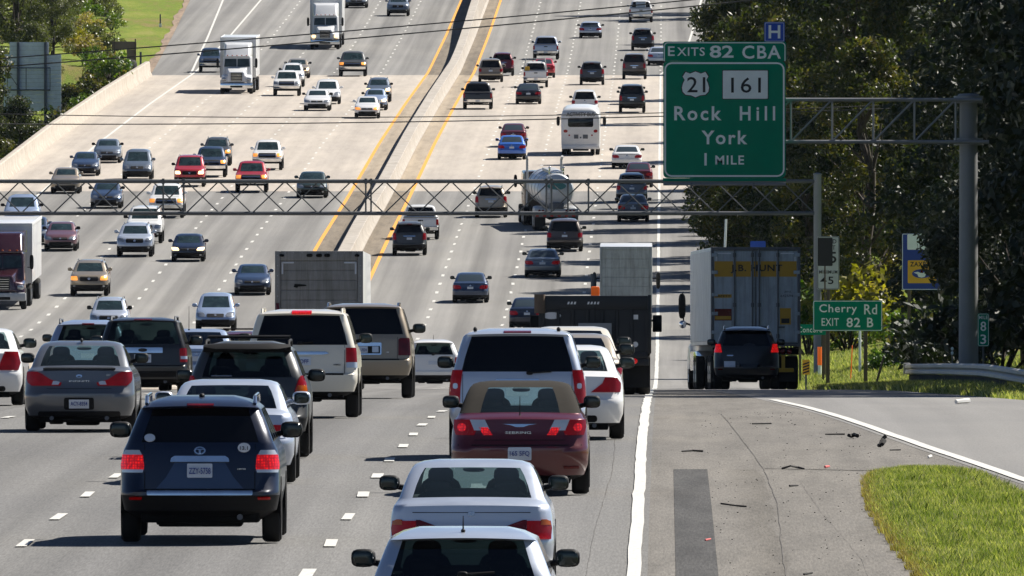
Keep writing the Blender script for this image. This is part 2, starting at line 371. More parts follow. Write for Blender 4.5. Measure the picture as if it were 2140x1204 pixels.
# ---------------------------------------------------------------- mesh helpers
class MB:
    def __init__(s): s.v, s.f = [], []
    def add(s, vs, fs):
        o = len(s.v); s.v.extend([tuple(p) for p in vs]); s.f.extend([tuple(i + o for i in q) for q in fs]); return s
    def box(s, x0, x1, y0, y1, z0, z1, bev=0.0, seg=2):
        if bev <= 0:
            s.add([(x0, y0, z0), (x1, y0, z0), (x1, y1, z0), (x0, y1, z0), (x0, y0, z1), (x1, y0, z1), (x1, y1, z1), (x0, y1, z1)],
                  [(0, 3, 2, 1), (4, 5, 6, 7), (0, 1, 5, 4), (1, 2, 6, 5), (2, 3, 7, 6), (3, 0, 4, 7)])
            return s
        return s.hexa([(x0, y0, z0), (x1, y0, z0), (x1, y1, z0), (x0, y1, z0), (x0, y0, z1), (x1, y0, z1), (x1, y1, z1), (x0, y1, z1)], bev, seg)
    def hexa(s, p, bev=0.0, seg=2):
        bm = bmesh.new()
        vs = [bm.verts.new(q) for q in p]
        for q in ((0, 3, 2, 1), (4, 5, 6, 7), (0, 1, 5, 4), (1, 2, 6, 5), (2, 3, 7, 6), (3, 0, 4, 7)): bm.faces.new([vs[i] for i in q])
        if bev > 0: bmesh.ops.bevel(bm, geom=bm.edges[:], offset=bev, segments=seg, affect='EDGES', profile=0.6)
        bm.verts.index_update()
        s.add([v.co[:] for v in bm.verts], [[v.index for v in f.verts] for f in bm.faces]); bm.free(); return s
    def tube(s, a, b, r, r2=None, n=8, caps=True):
        a, b = Vector(a), Vector(b); r2 = r if r2 is None else r2
        d = (b - a).normalized(); u = d.orthogonal().normalized(); w = d.cross(u)
        vs = []
        for p, q in ((a, r), (b, r2)):
            for i in range(n):
                t = 2 * PI * i / n; vs.append(p + u * q * math.cos(t) + w * q * math.sin(t))
        fs = [(i, (i + 1) % n, n + (i + 1) % n, n + i) for i in range(n)]
        if caps: fs += [tuple(range(n))[::-1], tuple(range(n, 2 * n))]
        return s.add(vs, fs)
    def path(s, pts, r, n=6):
        for i in range(len(pts) - 1):
            rr = r if not hasattr(r, '__len__') else r[i]; r2 = r if not hasattr(r, '__len__') else r[i + 1]
            s.tube(pts[i], pts[i + 1], rr, r2, n, True)
        return s
    def lathe(s, prof, axis='z', n=20, c=(0, 0, 0)):
        """prof: (radius, along); closed by the profile itself"""
        vs = []
        for r, h in prof:
            for i in range(n):
                t = 2 * PI * i / n; x, y = r * math.cos(t), r * math.sin(t)
                vs.append((c[0] + x, c[1] + y, c[2] + h) if axis == 'z' else (c[0] + h, c[1] + x, c[2] + y) if axis == 'x' else (c[0] + y, c[1] + h, c[2] + x))
        fs = []
        for k in range(len(prof) - 1):
            for i in range(n):
                j = (i + 1) % n; fs.append((k * n + i, k * n + j, (k + 1) * n + j, (k + 1) * n + i))
        return s.add(vs, fs)
    def blob(s, c, r, p=2.6, nu=14, nv=8):
        """a rounded box (superellipsoid)"""
        e = 2.0 / p
        f = lambda q: math.copysign(abs(q) ** e, q)
        vs = [(c[0], c[1], c[2] - r[2])]
        for j in range(1, nv):
            ph = -PI / 2 + PI * j / nv
            for i in range(nu):
                t = 2 * PI * i / nu
                vs.append((c[0] + r[0] * f(math.cos(ph)) * f(math.cos(t)), c[1] + r[1] * f(math.cos(ph)) * f(math.sin(t)), c[2] + r[2] * f(math.sin(ph))))
        vs.append((c[0], c[1], c[2] + r[2]))
        fs = [(0, 1 + (i + 1) % nu, 1 + i) for i in range(nu)]
        for j in range(nv - 2):
            for i in range(nu):
                a, b2 = 1 + j * nu + i, 1 + j * nu + (i + 1) % nu; fs.append((a, b2, b2 + nu, a + nu))
        L = len(vs) - 1; o = 1 + (nv - 2) * nu
        fs += [(o + i, o + (i + 1) % nu, L) for i in range(nu)]
        return s.add(vs, fs)
    def prism(s, poly, y0, y1):
        """outline in (x, z), extruded along y"""
        n = len(poly)
        vs = [(x, y0, z) for x, z in poly] + [(x, y1, z) for x, z in poly]
        fs = [tuple(range(n)), tuple(range(n, 2 * n))[::-1]] + [(i, n + i, n + (i + 1) % n, (i + 1) % n) for i in range(n)]
        return s.add(vs, fs)
    def ring_prism(s, outer, inner, y0, y1):
        n = len(outer)
        vs = [(x, y0, z) for x, z in outer] + [(x, y0, z) for x, z in inner] + [(x, y1, z) for x, z in outer] + [(x, y1, z) for x, z in inner]
        fs = []
        for i in range(n):
            j = (i + 1) % n
            fs += [(i, j, n + j, n + i), (2 * n + i, 3 * n + i, 3 * n + j, 2 * n + j), (i, 2 * n + i, 2 * n + j, j), (n + i, n + j, 3 * n + j, 3 * n + i)]
        return s.add(vs, fs)
    def mesh(s, name, mat, smooth=35):
        me = bpy.data.meshes.new(name)
        me.from_pydata(s.v, [], s.f)
        if smooth:
            me.polygons.foreach_set('use_smooth', [True] * len(me.polygons))
            me.set_sharp_from_angle(angle=math.radians(smooth))
        me.materials.append(M[mat] if isinstance(mat, str) else mat)
        me.update()
        return me
    def build(s, name, mat, parent=None, smooth=35, fix=False):
        me = s.mesh(name, mat, smooth)
        if fix:
            bm = bmesh.new(); bm.from_mesh(me); bmesh.ops.recalc_face_normals(bm, faces=bm.faces[:]); bm.to_mesh(me); bm.free()
        return link(name, me, parent)
def link(name, data, parent=None, loc=None):
    o = bpy.data.objects.new(name, data); COL.objects.link(o)
    if parent is not None: o.parent = parent
    if loc is not None: o.location = loc
    return o
def tag(o, label, cat, group=None, kind=None):
    o['label'] = label; o['category'] = cat
    if group: o['group'] = group
    if kind: o['kind'] = kind
    return o
def thing(name, label, cat, loc=(0, 0, 0), group=None):
    o = bpy.data.objects.new(name, None); COL.objects.link(o); o.location = loc; o.empty_display_size = 0.3
    return tag(o, label, cat, group)
def setting(o, label, cat): return tag(o, label, cat, None, 'structure')
KIDS = {}
def copy_tree(o, parent=None, kids=None):
    c = o.copy(); COL.objects.link(c)
    if parent is not None: c.parent = parent
    for ch in list(o.children): copy_tree(ch, c)
    return c
def repaint(root, table):
    """swap materials of one copy: its meshes stay shared"""
    for ch in root.children_recursive:
        if ch.type != 'MESH' or not ch.material_slots: continue
        k = ch.data.materials[0].name if ch.data.materials[0] else ''
        t = table.get((ch.name.split('.')[0], k)) or table.get(k)
        if t:
            ch.material_slots[0].link = 'OBJECT'; ch.material_slots[0].material = M[t]
def text_mesh(body, w=None, h=None, bold=0.0, space=1.0, depth=0.004):
    """raised lettering, facing -y, lower left corner at the origin, sized to w by h"""
    cu = bpy.data.curves.new("lettering", 'FONT')
    cu.body = body; cu.size = 1.0; cu.offset = bold; cu.space_character = space; cu.resolution_u = 3; cu.extrude = 0.01
    o = bpy.data.objects.new("lettering_curve", cu); COL.objects.link(o)
    bpy.context.view_layer.update()
    dg = bpy.context.evaluated_depsgraph_get()
    me = bpy.data.meshes.new_from_object(o.evaluated_get(dg))
    bpy.data.objects.remove(o); bpy.data.curves.remove(cu)
    n = len(me.vertices); a = np.empty(n * 3); me.vertices.foreach_get('co', a); a = a.reshape(-1, 3)
    a -= a.min(0); ext = a.max(0)
    sx = w / ext[0] if w else None; sz = h / ext[1] if h else None
    if sx is None: sx = sz
    if sz is None: sz = sx
    b = np.stack([a[:, 0] * sx, -a[:, 2] / max(ext[2], 1e-6) * depth, a[:, 1] * sz], 1)
    me.vertices.foreach_set('co', b.ravel()); me.update()
    return me
def lettering(parent, body, x, y, z, w, h, mat, bold=0.0, space=1.0, name='lettering', flip=False):
    """text centred on x, standing on z, its face at y"""
    me = text_mesh(body, w, h, bold, space)
    me.materials.clear(); me.materials.append(M[mat])
    o = link(name, me, parent)
    co = np.empty(len(me.vertices) * 3); me.vertices.foreach_get('co', co); wd = co.reshape(-1, 3)[:, 0].max()
    if flip: o.rotation_euler = (0, 0, PI); o.location = (x + wd / 2, y, z)
    else: o.location = (x - wd / 2, y, z)
    return o
def rrect(x0, x1, z0, z1, r, n=5):
    pts = []
    for cx, cz, a0 in ((x1 - r, z0 + r, -90), (x1 - r, z1 - r, 0), (x0 + r, z1 - r, 90), (x0 + r, z0 + r, 180)):
        for i in range(n):
            a = math.radians(a0 + 90 * i / (n - 1)); pts.append((cx + r * math.cos(a), cz + r * math.sin(a)))
    return pts
# ---------------------------------------------------------------- pavement and ground
XE = -0.35                                     # right edge line of the outbound lanes
LANE = 3.66
YR, YL = -14.99, -18.60                        # yellow lines either side of the median barrier
XLE = YL - 5 * LANE                            # left edge line of the oncoming lanes
D_BR0, D_BR1 = 1092.0, 1434.0                  # the concrete bridge deck
_xd = [-400, 200, 260, 300, 330, 355, 380, 410, 440, 500, 540, 700, 1000, 1400, 1470, 1700, 3200]
_xx = [24, 15, 13, 11, 9.2, 7.6, 6.7, 6.0, 5.5, 4.8, 4.4, 3.6, 3.2, 3.3, 4.6, 5.2, 5.2]
def xe(d): return float(np.interp(d, _xd, _xx))
def xl(d): return float(np.interp(d, [-400, 1090, 1434, 1700, 3200], [-39.9, -39.9, -40.1, -43.6, -44]))
def ss(t): t = min(1, max(0, t)); return t * t * (3 - 2 * t)
def goff(x, d):
    """height of the open ground against the road surface"""
    if x > xe(d):
        q = x - xe(d)
        z = 0.05 * min(q, 3) + 0.16 * max(0, min(q, 14) - 3) + 0.05 * max(0, q - 14)
        return z * (0.3 + 0.7 * ss((d - 380) / 60))
    if x < xl(d):
        q = xl(d) - x
        drop = ss((d - 1075) / 30) * (1 - ss((d - 1425) / 40))
        return (0.06 * min(q, 40)) * (1 - drop) - drop * 9.0 * ss((q - 0.8) / 7.0)
    return 0.0
def sheet(name, mat, xs, ds, off, zf=None):
    """a strip of surface: xs(d) gives the x values at distance d"""
    vs, fs = [], []
    n = len(xs(ds[0]))
    for d in ds:
        z = zr(d) + off
        for x in xs(d): vs.append((x, d, z + (zf(x, d) if zf else 0)))
    for i in range(len(ds) - 1):
        for j in range(n - 1): fs.append((i * n + j, i * n + j + 1, (i + 1) * n + j + 1, (i + 1) * n + j))
    mb = MB(); mb.v, mb.f = vs, fs
    return mb.build(name, mat, None, 60)
def steps(a, b, s):
    n = max(1, int(round((b - a) / s))); return [a + (b - a) * i / n for i in range(n + 1)]
_gx = [0, .05, .5, 1.2, 2.2, 3.5, 5, 7, 9, 12, 16, 22, 32, 50, 90, 180, 400]
setting(sheet('ground', 'ground', lambda d: [xl(d) - q for q in _gx[::-1]] + [-30, -20, -10, -3] + [xe(d) + q for q in _gx],
              steps(-400, 150, 50) + steps(160, 1800, 10) + steps(1850, 3200, 50), -0.06, goff), 'grassy ground falling and rising beside the highway', 'ground')
setting(sheet('road', 'asphalt', lambda d: [xl(d), -37, -30, -24, YL, -16.8, YR, -11, -7, -3, XE + .15], steps(-400, 160, 40) + steps(166, 1800, 6) + steps(1850, 3200, 50), 0.0),
        'grey asphalt highway of many lanes climbing a far hill', 'road')
setting(sheet('road', 'asphalt_far', lambda d: [xl(d), -37, -30, -24, YL, -16.8, YR, -11, -7, -3, XE + .15, XE + 1.2, max(XE + 2.3, xe(d))], steps(566, 1800, 6) + steps(1850, 3200, 50), 0.004), 'asphalt of the far slope, coloured paler for the glare on it', 'road')
setting(sheet('shoulder', 'asphalt_shoulder', lambda d: [XE + .15, XE + 1.2, XE + 2.2, max(XE + 2.3, min(xe(d), xe(d)))], steps(-400, 160, 40) + steps(166, 570, 6), 0.0),
        'paved shoulder outside the solid white edge line', 'shoulder')
setting(sheet('bridge_deck', 'concrete_deck', lambda d: [-39.85, -30, YL - .1], steps(D_BR0, D_BR1, 6), 0.010), 'pale concrete bridge deck under the oncoming lanes', 'bridge deck')
setting(sheet('bridge_deck', 'concrete_deck', lambda d: [YR + .1, -7, XE + .2, 3.1], steps(D_BR0, D_BR1, 6), 0.010), 'pale concrete bridge deck under the outbound lanes', 'bridge deck')
# median shoulders, dusty beside the barrier
for a, b, nm in ((YL + .1, -16.9, 'oncoming'), (-16.3, YR - .1, 'outbound')):
    setting(sheet('median_shoulder', 'shoulder_dust', lambda d: [a, (a + b) / 2, b], steps(170, D_BR0 - 1, 6), 0.009), 'dusty brown median shoulder on the ' + nm + ' side before the bridge', 'shoulder')
    setting(sheet('median_shoulder', 'shoulder_tan', lambda d: [a, (a + b) / 2, b], steps(D_BR0, D_BR1, 6), 0.014), 'tan median shoulder on the ' + nm + ' side of the bridge', 'shoulder')
    setting(sheet('median_shoulder', 'shoulder_dust', lambda d: [a, (a + b) / 2, b], steps(D_BR1 + 1, 2400, 6), 0.009), 'dusty brown median shoulder on the ' + nm + ' side beyond the bridge', 'shoulder')
setting(sheet('verge_soil', 'verge_soil', lambda d: [xl(d) - .55 - .15 * math.sin(d * .09) - .1 * math.sin(d * .31), xl(d) - .3, xl(d) - .02], steps(1446, 2300, 6), -0.02, goff), 'reddish bare soil along the far pavement edge', 'soil strip')
# ramp lane joining from the right of the gore line
_rd = [-400, 190, 230, 254, 268, 279, 293, 310, 327, 354, 400, 450, 520, 600]
_rx = [24, 8.0, 6.0, 4.95, 4.42, 4.02, 3.60, 3.2, 2.85, 2.35, 1.7, 1.15, 0.5, -0.12]
def xr(d): return float(np.interp(d, _rd, _rx))
setting(sheet('ramp', 'asphalt_ramp', lambda d: [xr(d) - .2, (xr(d) + xe(d)) / 2, xe(d)], steps(-400, 160, 40) + steps(166, 560, 6), 0.004), 'lighter grey ramp lane right of the gore line', 'road')
setting(sheet('pavement_patch', 'asphalt_patch', lambda d: [0.12 + .0 * d, 0.60], steps(150, 262, 4), 0.004), 'dark resurfaced strip on the shoulder', 'road patch')
# painted lines
def line(mb, xf, d0, d1, w, off, step=6.0, ragged=0.0):
    ds = steps(d0, d1, step); o = len(mb.v)
    for d in ds:
        j = random.uniform(-ragged, ragged)
        x = xf(d) + j; z = zr(d) + off
        mb.v += [(x - w / 2, d, z), (x + w / 2, d, z)]
    for i in range(len(ds) - 1): mb.f.append((o + 2 * i, o + 2 * i + 1, o + 2 * i + 3, o + 2 * i + 2))
wl_, dl_, yl_ = MB(), MB(), MB()
line(wl_, lambda d: XE, -100, 1438, 0.155, 0.016, 3, 0.012)
line(wl_, lambda d: XLE, 170, 2400, 0.17, 0.016)
line(wl_, lambda d: xr(d), 100, 368, 0.18, 0.016, 3, 0.006)
line(wl_, lambda d: float(np.interp(d, [1438, 1500, 1681, 2400], [XE, 1.6, 3.3, 3.3])), 1438, 2400, 0.17, 0.016)
line(wl_, lambda d: float(np.interp(d, [1440, 1681, 2400], [XLE - .2, -40.35, -41])), 1440, 2400, 0.17, 0.016)
for k in range(-20, 180):
    d = 208 + 12.2 * k
    if d > 2400 or d < 120: continue
    for x in [XE - LANE * i for i in (1, 2, 3)] + [YL - LANE * i for i in (1, 2, 3, 4)] + ([XE] if d > 1445 else []):
        dd = d + (0 if x > -16 else 4.1)
        w = 0.15 * random.uniform(.85, 1.08)
        line(dl_, lambda q: x + random.uniform(-.03, .03), dd - 1.5, dd + 1.5, w, 0.016, 3)
line(yl_, lambda d: YR, 170, 2400, 0.20, 0.020)
line(yl_, lambda d: YL, 170, 2400, 0.20, 0.020)
setting(wl_.build('edge_lines', 'line_white', None, 0), 'solid white edge lines along the lanes', 'road marking')
setting(dl_.build('lane_dashes', 'line_white', None, 0), 'short white dashes between the lanes', 'road marking')
setting(yl_.build('median_lines', 'line_yellow', None, 0), 'solid yellow lines beside the median barrier', 'road marking')
# cracks and joints in the shoulder
ck = MB()
def crack(pts, w):
    for i in range(len(pts) - 1):
        a, b = pts[i], pts[i + 1]; n = 14; o = len(ck.v)
        for k in range(n + 1):
            t = k / n; x = a[0] + (b[0] - a[0]) * t; d = a[1] + (b[1] - a[1]) * t
            if abs(b[1] - a[1]) > 3: x += random.uniform(-.009, .009)
            ww = w * random.uniform(.4, 1.3)
            if abs(b[1] - a[1]) > 3: ck.v += [(x - ww / 2, d, zr(d) + .006), (x + ww / 2, d, zr(d) + .006)]
            else: ck.v += [(x, d - ww * 4, zr(d) + .006), (x, d + ww * 4, zr(d) + .006)]
        ck.f += [(o + 2 * k, o + 2 * k + 1, o + 2 * k + 3, o + 2 * k + 2) for k in range(n)]
crack([(1.38, 180), (1.36, 212), (1.46, 240), (1.40, 262), (1.18, 290), (0.98, 325)], 0.011)
crack([(2.25, 180), (2.28, 214), (1.98, 236), (1.86, 252), (2.1, 262)], 0.004)
crack([(1.42, 262.5), (2.95, 261)], 0.05)
crack([(-.95, 180), (-.86, 225), (-.74, 262), (-.80, 300)], 0.006)
setting(ck.build('pavement_cracks', 'crack', None, 0), 'dark cracks and joints in the shoulder pavement', 'pavement cracks')

# ---------------------------------------------------------------- barriers
def barrier(name, x, ds, prof, mat, rise=lambda d: 0.0):
    vs, fs = [], []; n = len(prof)
    for d in ds:
        for px_, pz in prof: vs.append((x + px_, d, zr(d) + (pz if pz < .5 else pz + rise(d))))
    for i in range(len(ds) - 1):
        for j in range(n - 1): fs.append((i * n + j, i * n + j + 1, (i + 1) * n + j + 1, (i + 1) * n + j))
    fs += [tuple(range(n)), tuple(range((len(ds) - 1) * n, len(ds) * n))[::-1]]
    mb = MB(); mb.v, mb.f = vs, fs
    return mb.build(name, mat, None, 30, fix=True)
mprof = [(-.55, -.1), (-.55, .08), (-.42, .28), (-.34, .84), (-.31, .86), (.31, .86), (.34, .84), (.42, .28), (.55, .08), (.55, -.1)]
tag(barrier('median_barrier', -16.6, steps(170, 2400, 6), mprof, 'barrier_grey', lambda d: 1.1 * ss((d - 1470) / 170)), 'long pale concrete barrier between the two yellow lines', 'barrier')  # far stretch raised to widen the shadow it casts
bprof = [(-.28, -.3), (-.28, 1.12), (-.2, 1.15), (.05, 1.15), (.10, 1.1), (.16, .35), (.30, .1), (.30, -.05)]
tag(barrier('bridge_parapet', -40.1, steps(D_BR0 - 180, D_BR1 - 4, 6), bprof, 'barrier'), 'tan concrete parapet along the outer edge of the bridge', 'barrier')

# W-beam guardrail by the ramp
gr = thing('guardrail', 'dented galvanised guardrail beside the ramp shoulder', 'guardrail', (8, 470, 0))
_gp = [(552, 7.25), (549, 7.22), (530, 7.3), (500, 7.4), (470, 7.48), (440, 7.58), (410, 7.72), (380, 7.9), (350, 8.8), (320, 10.6)]
def gxy(d): return float(np.interp(d, [p[0] for p in _gp[::-1]], [p[1] for p in _gp[::-1]]))
def gz(x, d): return zr(d) - .06 + goff(x, d)
def rail_h(d): return float(np.interp(d, [380, 552], [.40, .53]))
wp = [(0, -.155), (-.07, -.12), (-.07, -.05), (0, 0), (-.07, .05), (-.07, .12), (0, .155), (.012, .155), (-.05, .12), (-.05, .05), (.02, 0), (-.05, -.05), (-.05, -.12), (.012, -.155)]
vs, fs = [], []
gd = steps(320, 552, 2)
for d in gd:
    x = gxy(d); z = gz(x, d) + rail_h(d)
    for a, b in wp: vs.append((x + a - 8, d - 470, z + b))
n = len(wp)
for i in range(len(gd) - 1):
    for j in range(n): fs.append((i * n + j, i * n + (j + 1) % n, (i + 1) * n + (j + 1) % n, (i + 1) * n + j))
mb = MB(); mb.v, mb.f = vs, fs
mb.build('rail', 'rail_steel', gr, 40, fix=True)
for d in steps(322, 548, 4):
    if d > 420:
        x = gxy(d); z = gz(x, d)
        MB().box(x + .03 - 8, x + .18 - 8, d - .05 - 470, d + .05 - 470, z - .1, z + rail_h(d) + .14).build('post', 'steel_dark', gr)
x = gxy(551); z = gz(x, 551) + .53
MB().box(x - .1 - 8, x + .12 - 8, 82.2, 82.5, z - .17, z + .17, .04).build('end_cap', 'galvanised', gr)

# ---------------------------------------------------------------- overhead gantry and cantilever sign
def sp(px_, py, d): return px2x(px_, d), py2z(py, d)
DG = 715.0
gxr, gzt = sp(1703, 379, DG); _, gzb = sp(1703, 446, DG)
gbase = gz(gxr, DG)
gan = thing('sign_gantry', 'grey box-truss gantry spanning every lane of the highway', 'gantry', (gxr, DG, gbase))
def L(x, y, z): return (x - gxr, y - DG, z - gbase)
GD = 1.3
for dy in (-GD / 2, GD / 2):
    MB().tube(L(gxr + .1, DG + dy, gbase), L(gxr + .1, DG + dy, gzt + .25), .15, n=12).build('post', 'galvanised', gan)
    MB().tube(L(-43.0, DG + dy, zr(DG)), L(-43.0, DG + dy, gzt + .25), .15, n=12).build('post', 'galvanised', gan)
    for z in (gzt, gzb):
        MB().tube(L(-43, DG + dy, z), L(gxr, DG + dy, z), .075, n=10).build('chord', 'galv_matt', gan)
cap = MB()
for dy in (-GD / 2, GD / 2): cap.blob(L(gxr + .1, DG + dy, gzt + .27), (.17, .17, .06), 2)
cap.build('post_cap', 'galvanised', gan)
nb = 38; xs_ = [-43 + (gxr + 43) * i / nb for i in range(nb + 1)]
fb, rb, tb = MB(), MB(), MB()
for i in range(nb):
    a, b = (gzt, gzb) if i % 2 == 0 else (gzb, gzt)
    fb.tube(L(xs_[i], DG - GD / 2, a), L(xs_[i + 1], DG - GD / 2, b), .028, n=6)
    rb.tube(L(xs_[i], DG + GD / 2, b), L(xs_[i + 1], DG + GD / 2, a), .028, n=6)
    tb.tube(L(xs_[i], DG - GD / 2, gzt if i % 3 else gzb), L(xs_[i + 1], DG + GD / 2, gzt if i % 3 else gzb), .02, n=5)
fb.build('front_bracing', 'galv_matt', gan); rb.build('rear_bracing', 'galv_matt', gan); tb.build('cross_bracing', 'galv_matt', gan)
sv = MB()
for px_ in (342, 385, 765, 776, 1142, 1153, 1187, 1230):
    x, _ = sp(px_, 400, DG)
    sv.tube(L(x, DG - GD / 2, gzb), L(x, DG - GD / 2, gzt), .035, n=6)
    sv.box(x - gxr - .05, x - gxr + .05, -GD / 2 - .1, -GD / 2 + .1, gzt - gbase - .11, gzt - gbase + .11)
sv.build('splice_frame', 'galv_matt', gan)

DC = 500.0
px0, pz0 = sp(2024, 785, DC + .4)
pbase = gz(px0, DC + .4)
can = thing('cantilever_sign_support', 'tall round grey pole with a lattice arm carrying the exit sign', 'sign support', (px0, DC + .4, pbase))
def Lc(x, y, z): return (x - px0, y - DC - .4, z - pbase)
zt, zb = sp(0, 208, DC)[1], sp(0, 296, DC)[1]
ztop = sp(0, 200, DC)[1]
MB().tube(Lc(px0, DC + .4, pbase - .1), Lc(px0, DC + .4, ztop), .27, .24, n=28).build('pole', 'pole_grey', can)
MB().lathe([(.0, 0), (.46, 0), (.46, .05), (.0, .05)], 'z', 20).build('base_flange', 'galvanised', can)
MB().lathe([(.0, ztop - pbase), (.30, ztop - pbase), (.25, ztop - pbase + .05), (0, ztop - pbase + .06)], 'z', 20).build('pole_cap', 'galvanised', can)
xa = sp(1395, 0, DC)[0]; xb = px0 + .45
for dy in (0.0, .8):
    for z, bx in ((zt, xb - .1), (zb, xb + .1)):
        MB().tube(Lc(xa, DC + dy, z - .0 * dy), Lc(bx, DC + dy, z - .01), .05, n=10).build('arm_chord', 'galvanised', can)
arm, arm2 = MB(), MB()
ax = [xa + (px0 - .35 - xa) * i / 7 for i in range(8)]
for i, x in enumerate(ax):
    arm.tube(Lc(x, DC, zb), Lc(x, DC, zt), .028, n=6); arm2.tube(Lc(x, DC + .8, zb), Lc(x, DC + .8, zt), .028, n=6)
    if i:
        arm.tube(Lc(ax[i - 1], DC, zb), Lc(x, DC, zt), .028, n=6); arm2.tube(Lc(ax[i - 1], DC + .8, zb), Lc(x, DC + .8, zt), .024, n=6)
    arm2.tube(Lc(x, DC, zt), Lc(x, DC + .8, zt), .02, n=5); arm2.tube(Lc(x, DC, zb), Lc(x, DC + .8, zb), .02, n=5)
arm.build('front_bracing', 'galvanised', can); arm2.build('rear_bracing', 'galv_matt', can)
col_ = MB()
for z in (zt, zb): col_.lathe([(.30, z - pbase - .1), (.40, z - pbase - .1), (.40, z - pbase + .1), (.30, z - pbase + .1)], 'z', 20)
col_.build('collar', 'galvanised', can)

def at_px(px_, py, d, o): x, z = sp(px_, py, d); return x - o[0], z - o[2]
DS = DC - .35
S1 = sp(1387, 380, DS); S2 = sp(1642, 87, DS)
so = ((S1[0] + S2[0]) / 2, DS, S1[1])
sg = thing('exit_sign', 'big green exit sign reading Rock Hill and York one mile', 'road sign', so)
def rc(x0, y0, x1, y1): a, b = at_px(x0, y1, DS, so); c, d = at_px(x1, y0, DS, so); return a, c, b, d
a, c, b, d = rc(1386, 128, 1642, 372)
MB().prism(rrect(a, c, b, d, .12), 0, .05).build('main_panel', 'sign_green', sg, 20, fix=True)
a2, c2, b2, d2 = rc(1386, 87, 1643, 127.9)
MB().prism(rrect(a2, c2, b2, d2, .06), 0, .05).build('exit_tab', 'sign_green', sg, 20, fix=True)
def border(parent, rect, ins, w, r, mat='sign_white', y=-.006):
    a, c, b, d = rect
    return MB().ring_prism(rrect(a + ins, c - ins, b + ins, d - ins, r), rrect(a + ins + w, c - ins - w, b + ins + w, d - ins - w, max(.005, r - w)), y, .0).build('border', mat, parent, 20, fix=True)
border(sg, (a, c, b, d), .03, .045, .20)
a3, c3, b3, d3 = a2, c2, b2, d2
bt = MB()
pts = rrect(a3 + .02, c3 - .02, b3 - .10, d3 - .02, .10); pin = rrect(a3 + .045, c3 - .045, b3 - .10, d3 - .045, .08)
pts = [(x, max(z, b3)) for x, z in pts]; pin = [(x, max(z, b3)) for x, z in pin]
bt.ring_prism(pts, pin, -.006, 0).build('border', 'sign_white', sg, 20, fix=True)
MB().box(a - .01, c + .01, .01, .06, b - .09, b - .005).build('light_rail_shade', 'sign_green', sg)
lr = MB()
lr.tube((a, -.25, b - .17), (c, -.25, b - .17), .035, n=8).tube((a, -.05, b - .14), (c, -.05, b - .14), .02, n=6)
lr.build('light_rail', 'galvanised', sg)
for px_ in (1445, 1575):
    x, _ = at_px(px_, 380, DS, so)
    MB().box(x - .03, x + .03, -.28, .12, b - .28, b - .14, .01).build('bracket', 'steel_dark', sg)
    MB().box(x - .04, x + .04, .052, .30, b - .05, d + .05).build('mounting_beam', 'galvanised', sg)
def sl(body, x0, y0, x1, y1, mat='sign_white', bold=.012, space=1.0, y=-.004):
    q = rc(x0, y0, x1, y1); lettering(sg, body, (q[0] + q[1]) / 2, y, q[2], q[1] - q[0], q[3] - q[2], mat, bold, space)
sl("E", 1396, 97, 1410, 117); sl("XITS", 1415, 99, 1473, 117, space=1.12)
sl("82", 1483, 95, 1533, 121, bold=.02); sl("CBA", 1551, 95, 1632, 123, bold=.018, space=1.15)
sl("Rock", 1409, 222, 1508, 252, bold=.022, space=1.25); sl("Hill", 1546, 222, 1620, 252, bold=.022, space=1.5)
sl("York", 1466, 273, 1562, 302, bold=.022, space=1.2)
sl("1", 1472, 320, 1477, 346, bold=.0); sl("MILE", 1495, 325, 1555, 344, bold=.018, space=1.15)
# the two route shields
sh = [(0, -.62), (.18, -.53), (.40, -.50), (.52, -.36), (.55, -.16), (.50, .06), (.44, .20), (.52, .36), (.40, .58), (.22, .50), (0, .60)]
sh = sh + [(-x, z) for x, z in sh[-2:0:-1]]
q = rc(1423, 147, 1484, 205); cx, cz, w, h = (q[0] + q[1]) / 2, (q[2] + q[3]) / 2, q[1] - q[0], q[3] - q[2]
P = [(cx + x * w / 1.1, cz + z * h / 1.22) for x, z in sh]; P2 = [(cx + x * w / 1.1 * .93, cz + z * h / 1.22 * .93) for x, z in sh]
ro = MB().prism(P, -.008, 0).build('route_marker', 'ink', sg, 20, fix=True)
MB().prism(P2, -.013, -.0081).build('shield_face', 'sign_white', ro, 20, fix=True)
sl("21", 1436, 161, 1474, 193, 'ink', .005, 1.0, -.0135)
q = rc(1509, 146, 1606, 208)
ro = MB().prism(rrect(q[0], q[1], q[2], q[3], .02), -.008, 0).build('route_marker', 'ink', sg, 20, fix=True)
MB().prism(rrect(q[0] + .02, q[1] - .02, q[2] + .02, q[3] - .02, .02), -.013, -.0081).build('marker_face', 'sign_white', ro, 20, fix=True)
sl("161", 1528, 162, 1590, 194, 'ink', .005, 1.1, -.0135)
# hospital sign on top
ho = (so[0], DS, S2[1])
h1 = sp(1597, 88, DS); h2 = sp(1640, 46, DS)
hs = thing('hospital_sign', 'small square blue sign with a white H above the exit sign', 'road sign', ((h1[0] + h2[0]) / 2, DS, h1[1]))
hw = (h2[0] - h1[0]) / 2; hh = h2[1] - h1[1]
MB().prism(rrect(-hw, hw, .004, hh, .03), 0, .03).build('panel', 'sign_blue', hs, 20, fix=True)
MB().ring_prism(rrect(-hw + .02, hw - .02, .02, hh - .02, .03), rrect(-hw + .03, hw - .03, .03, hh - .03, .02), -.005, 0).build('border', 'sign_white', hs, 20, fix=True)
lettering(hs, "H", 0, -.005, hh * .18, hw * 1.15, hh * .66, 'sign_white', .02)
MB().box(-.03, .03, .031, .07, -.25, hh).build('bracket', 'galvanised', hs)

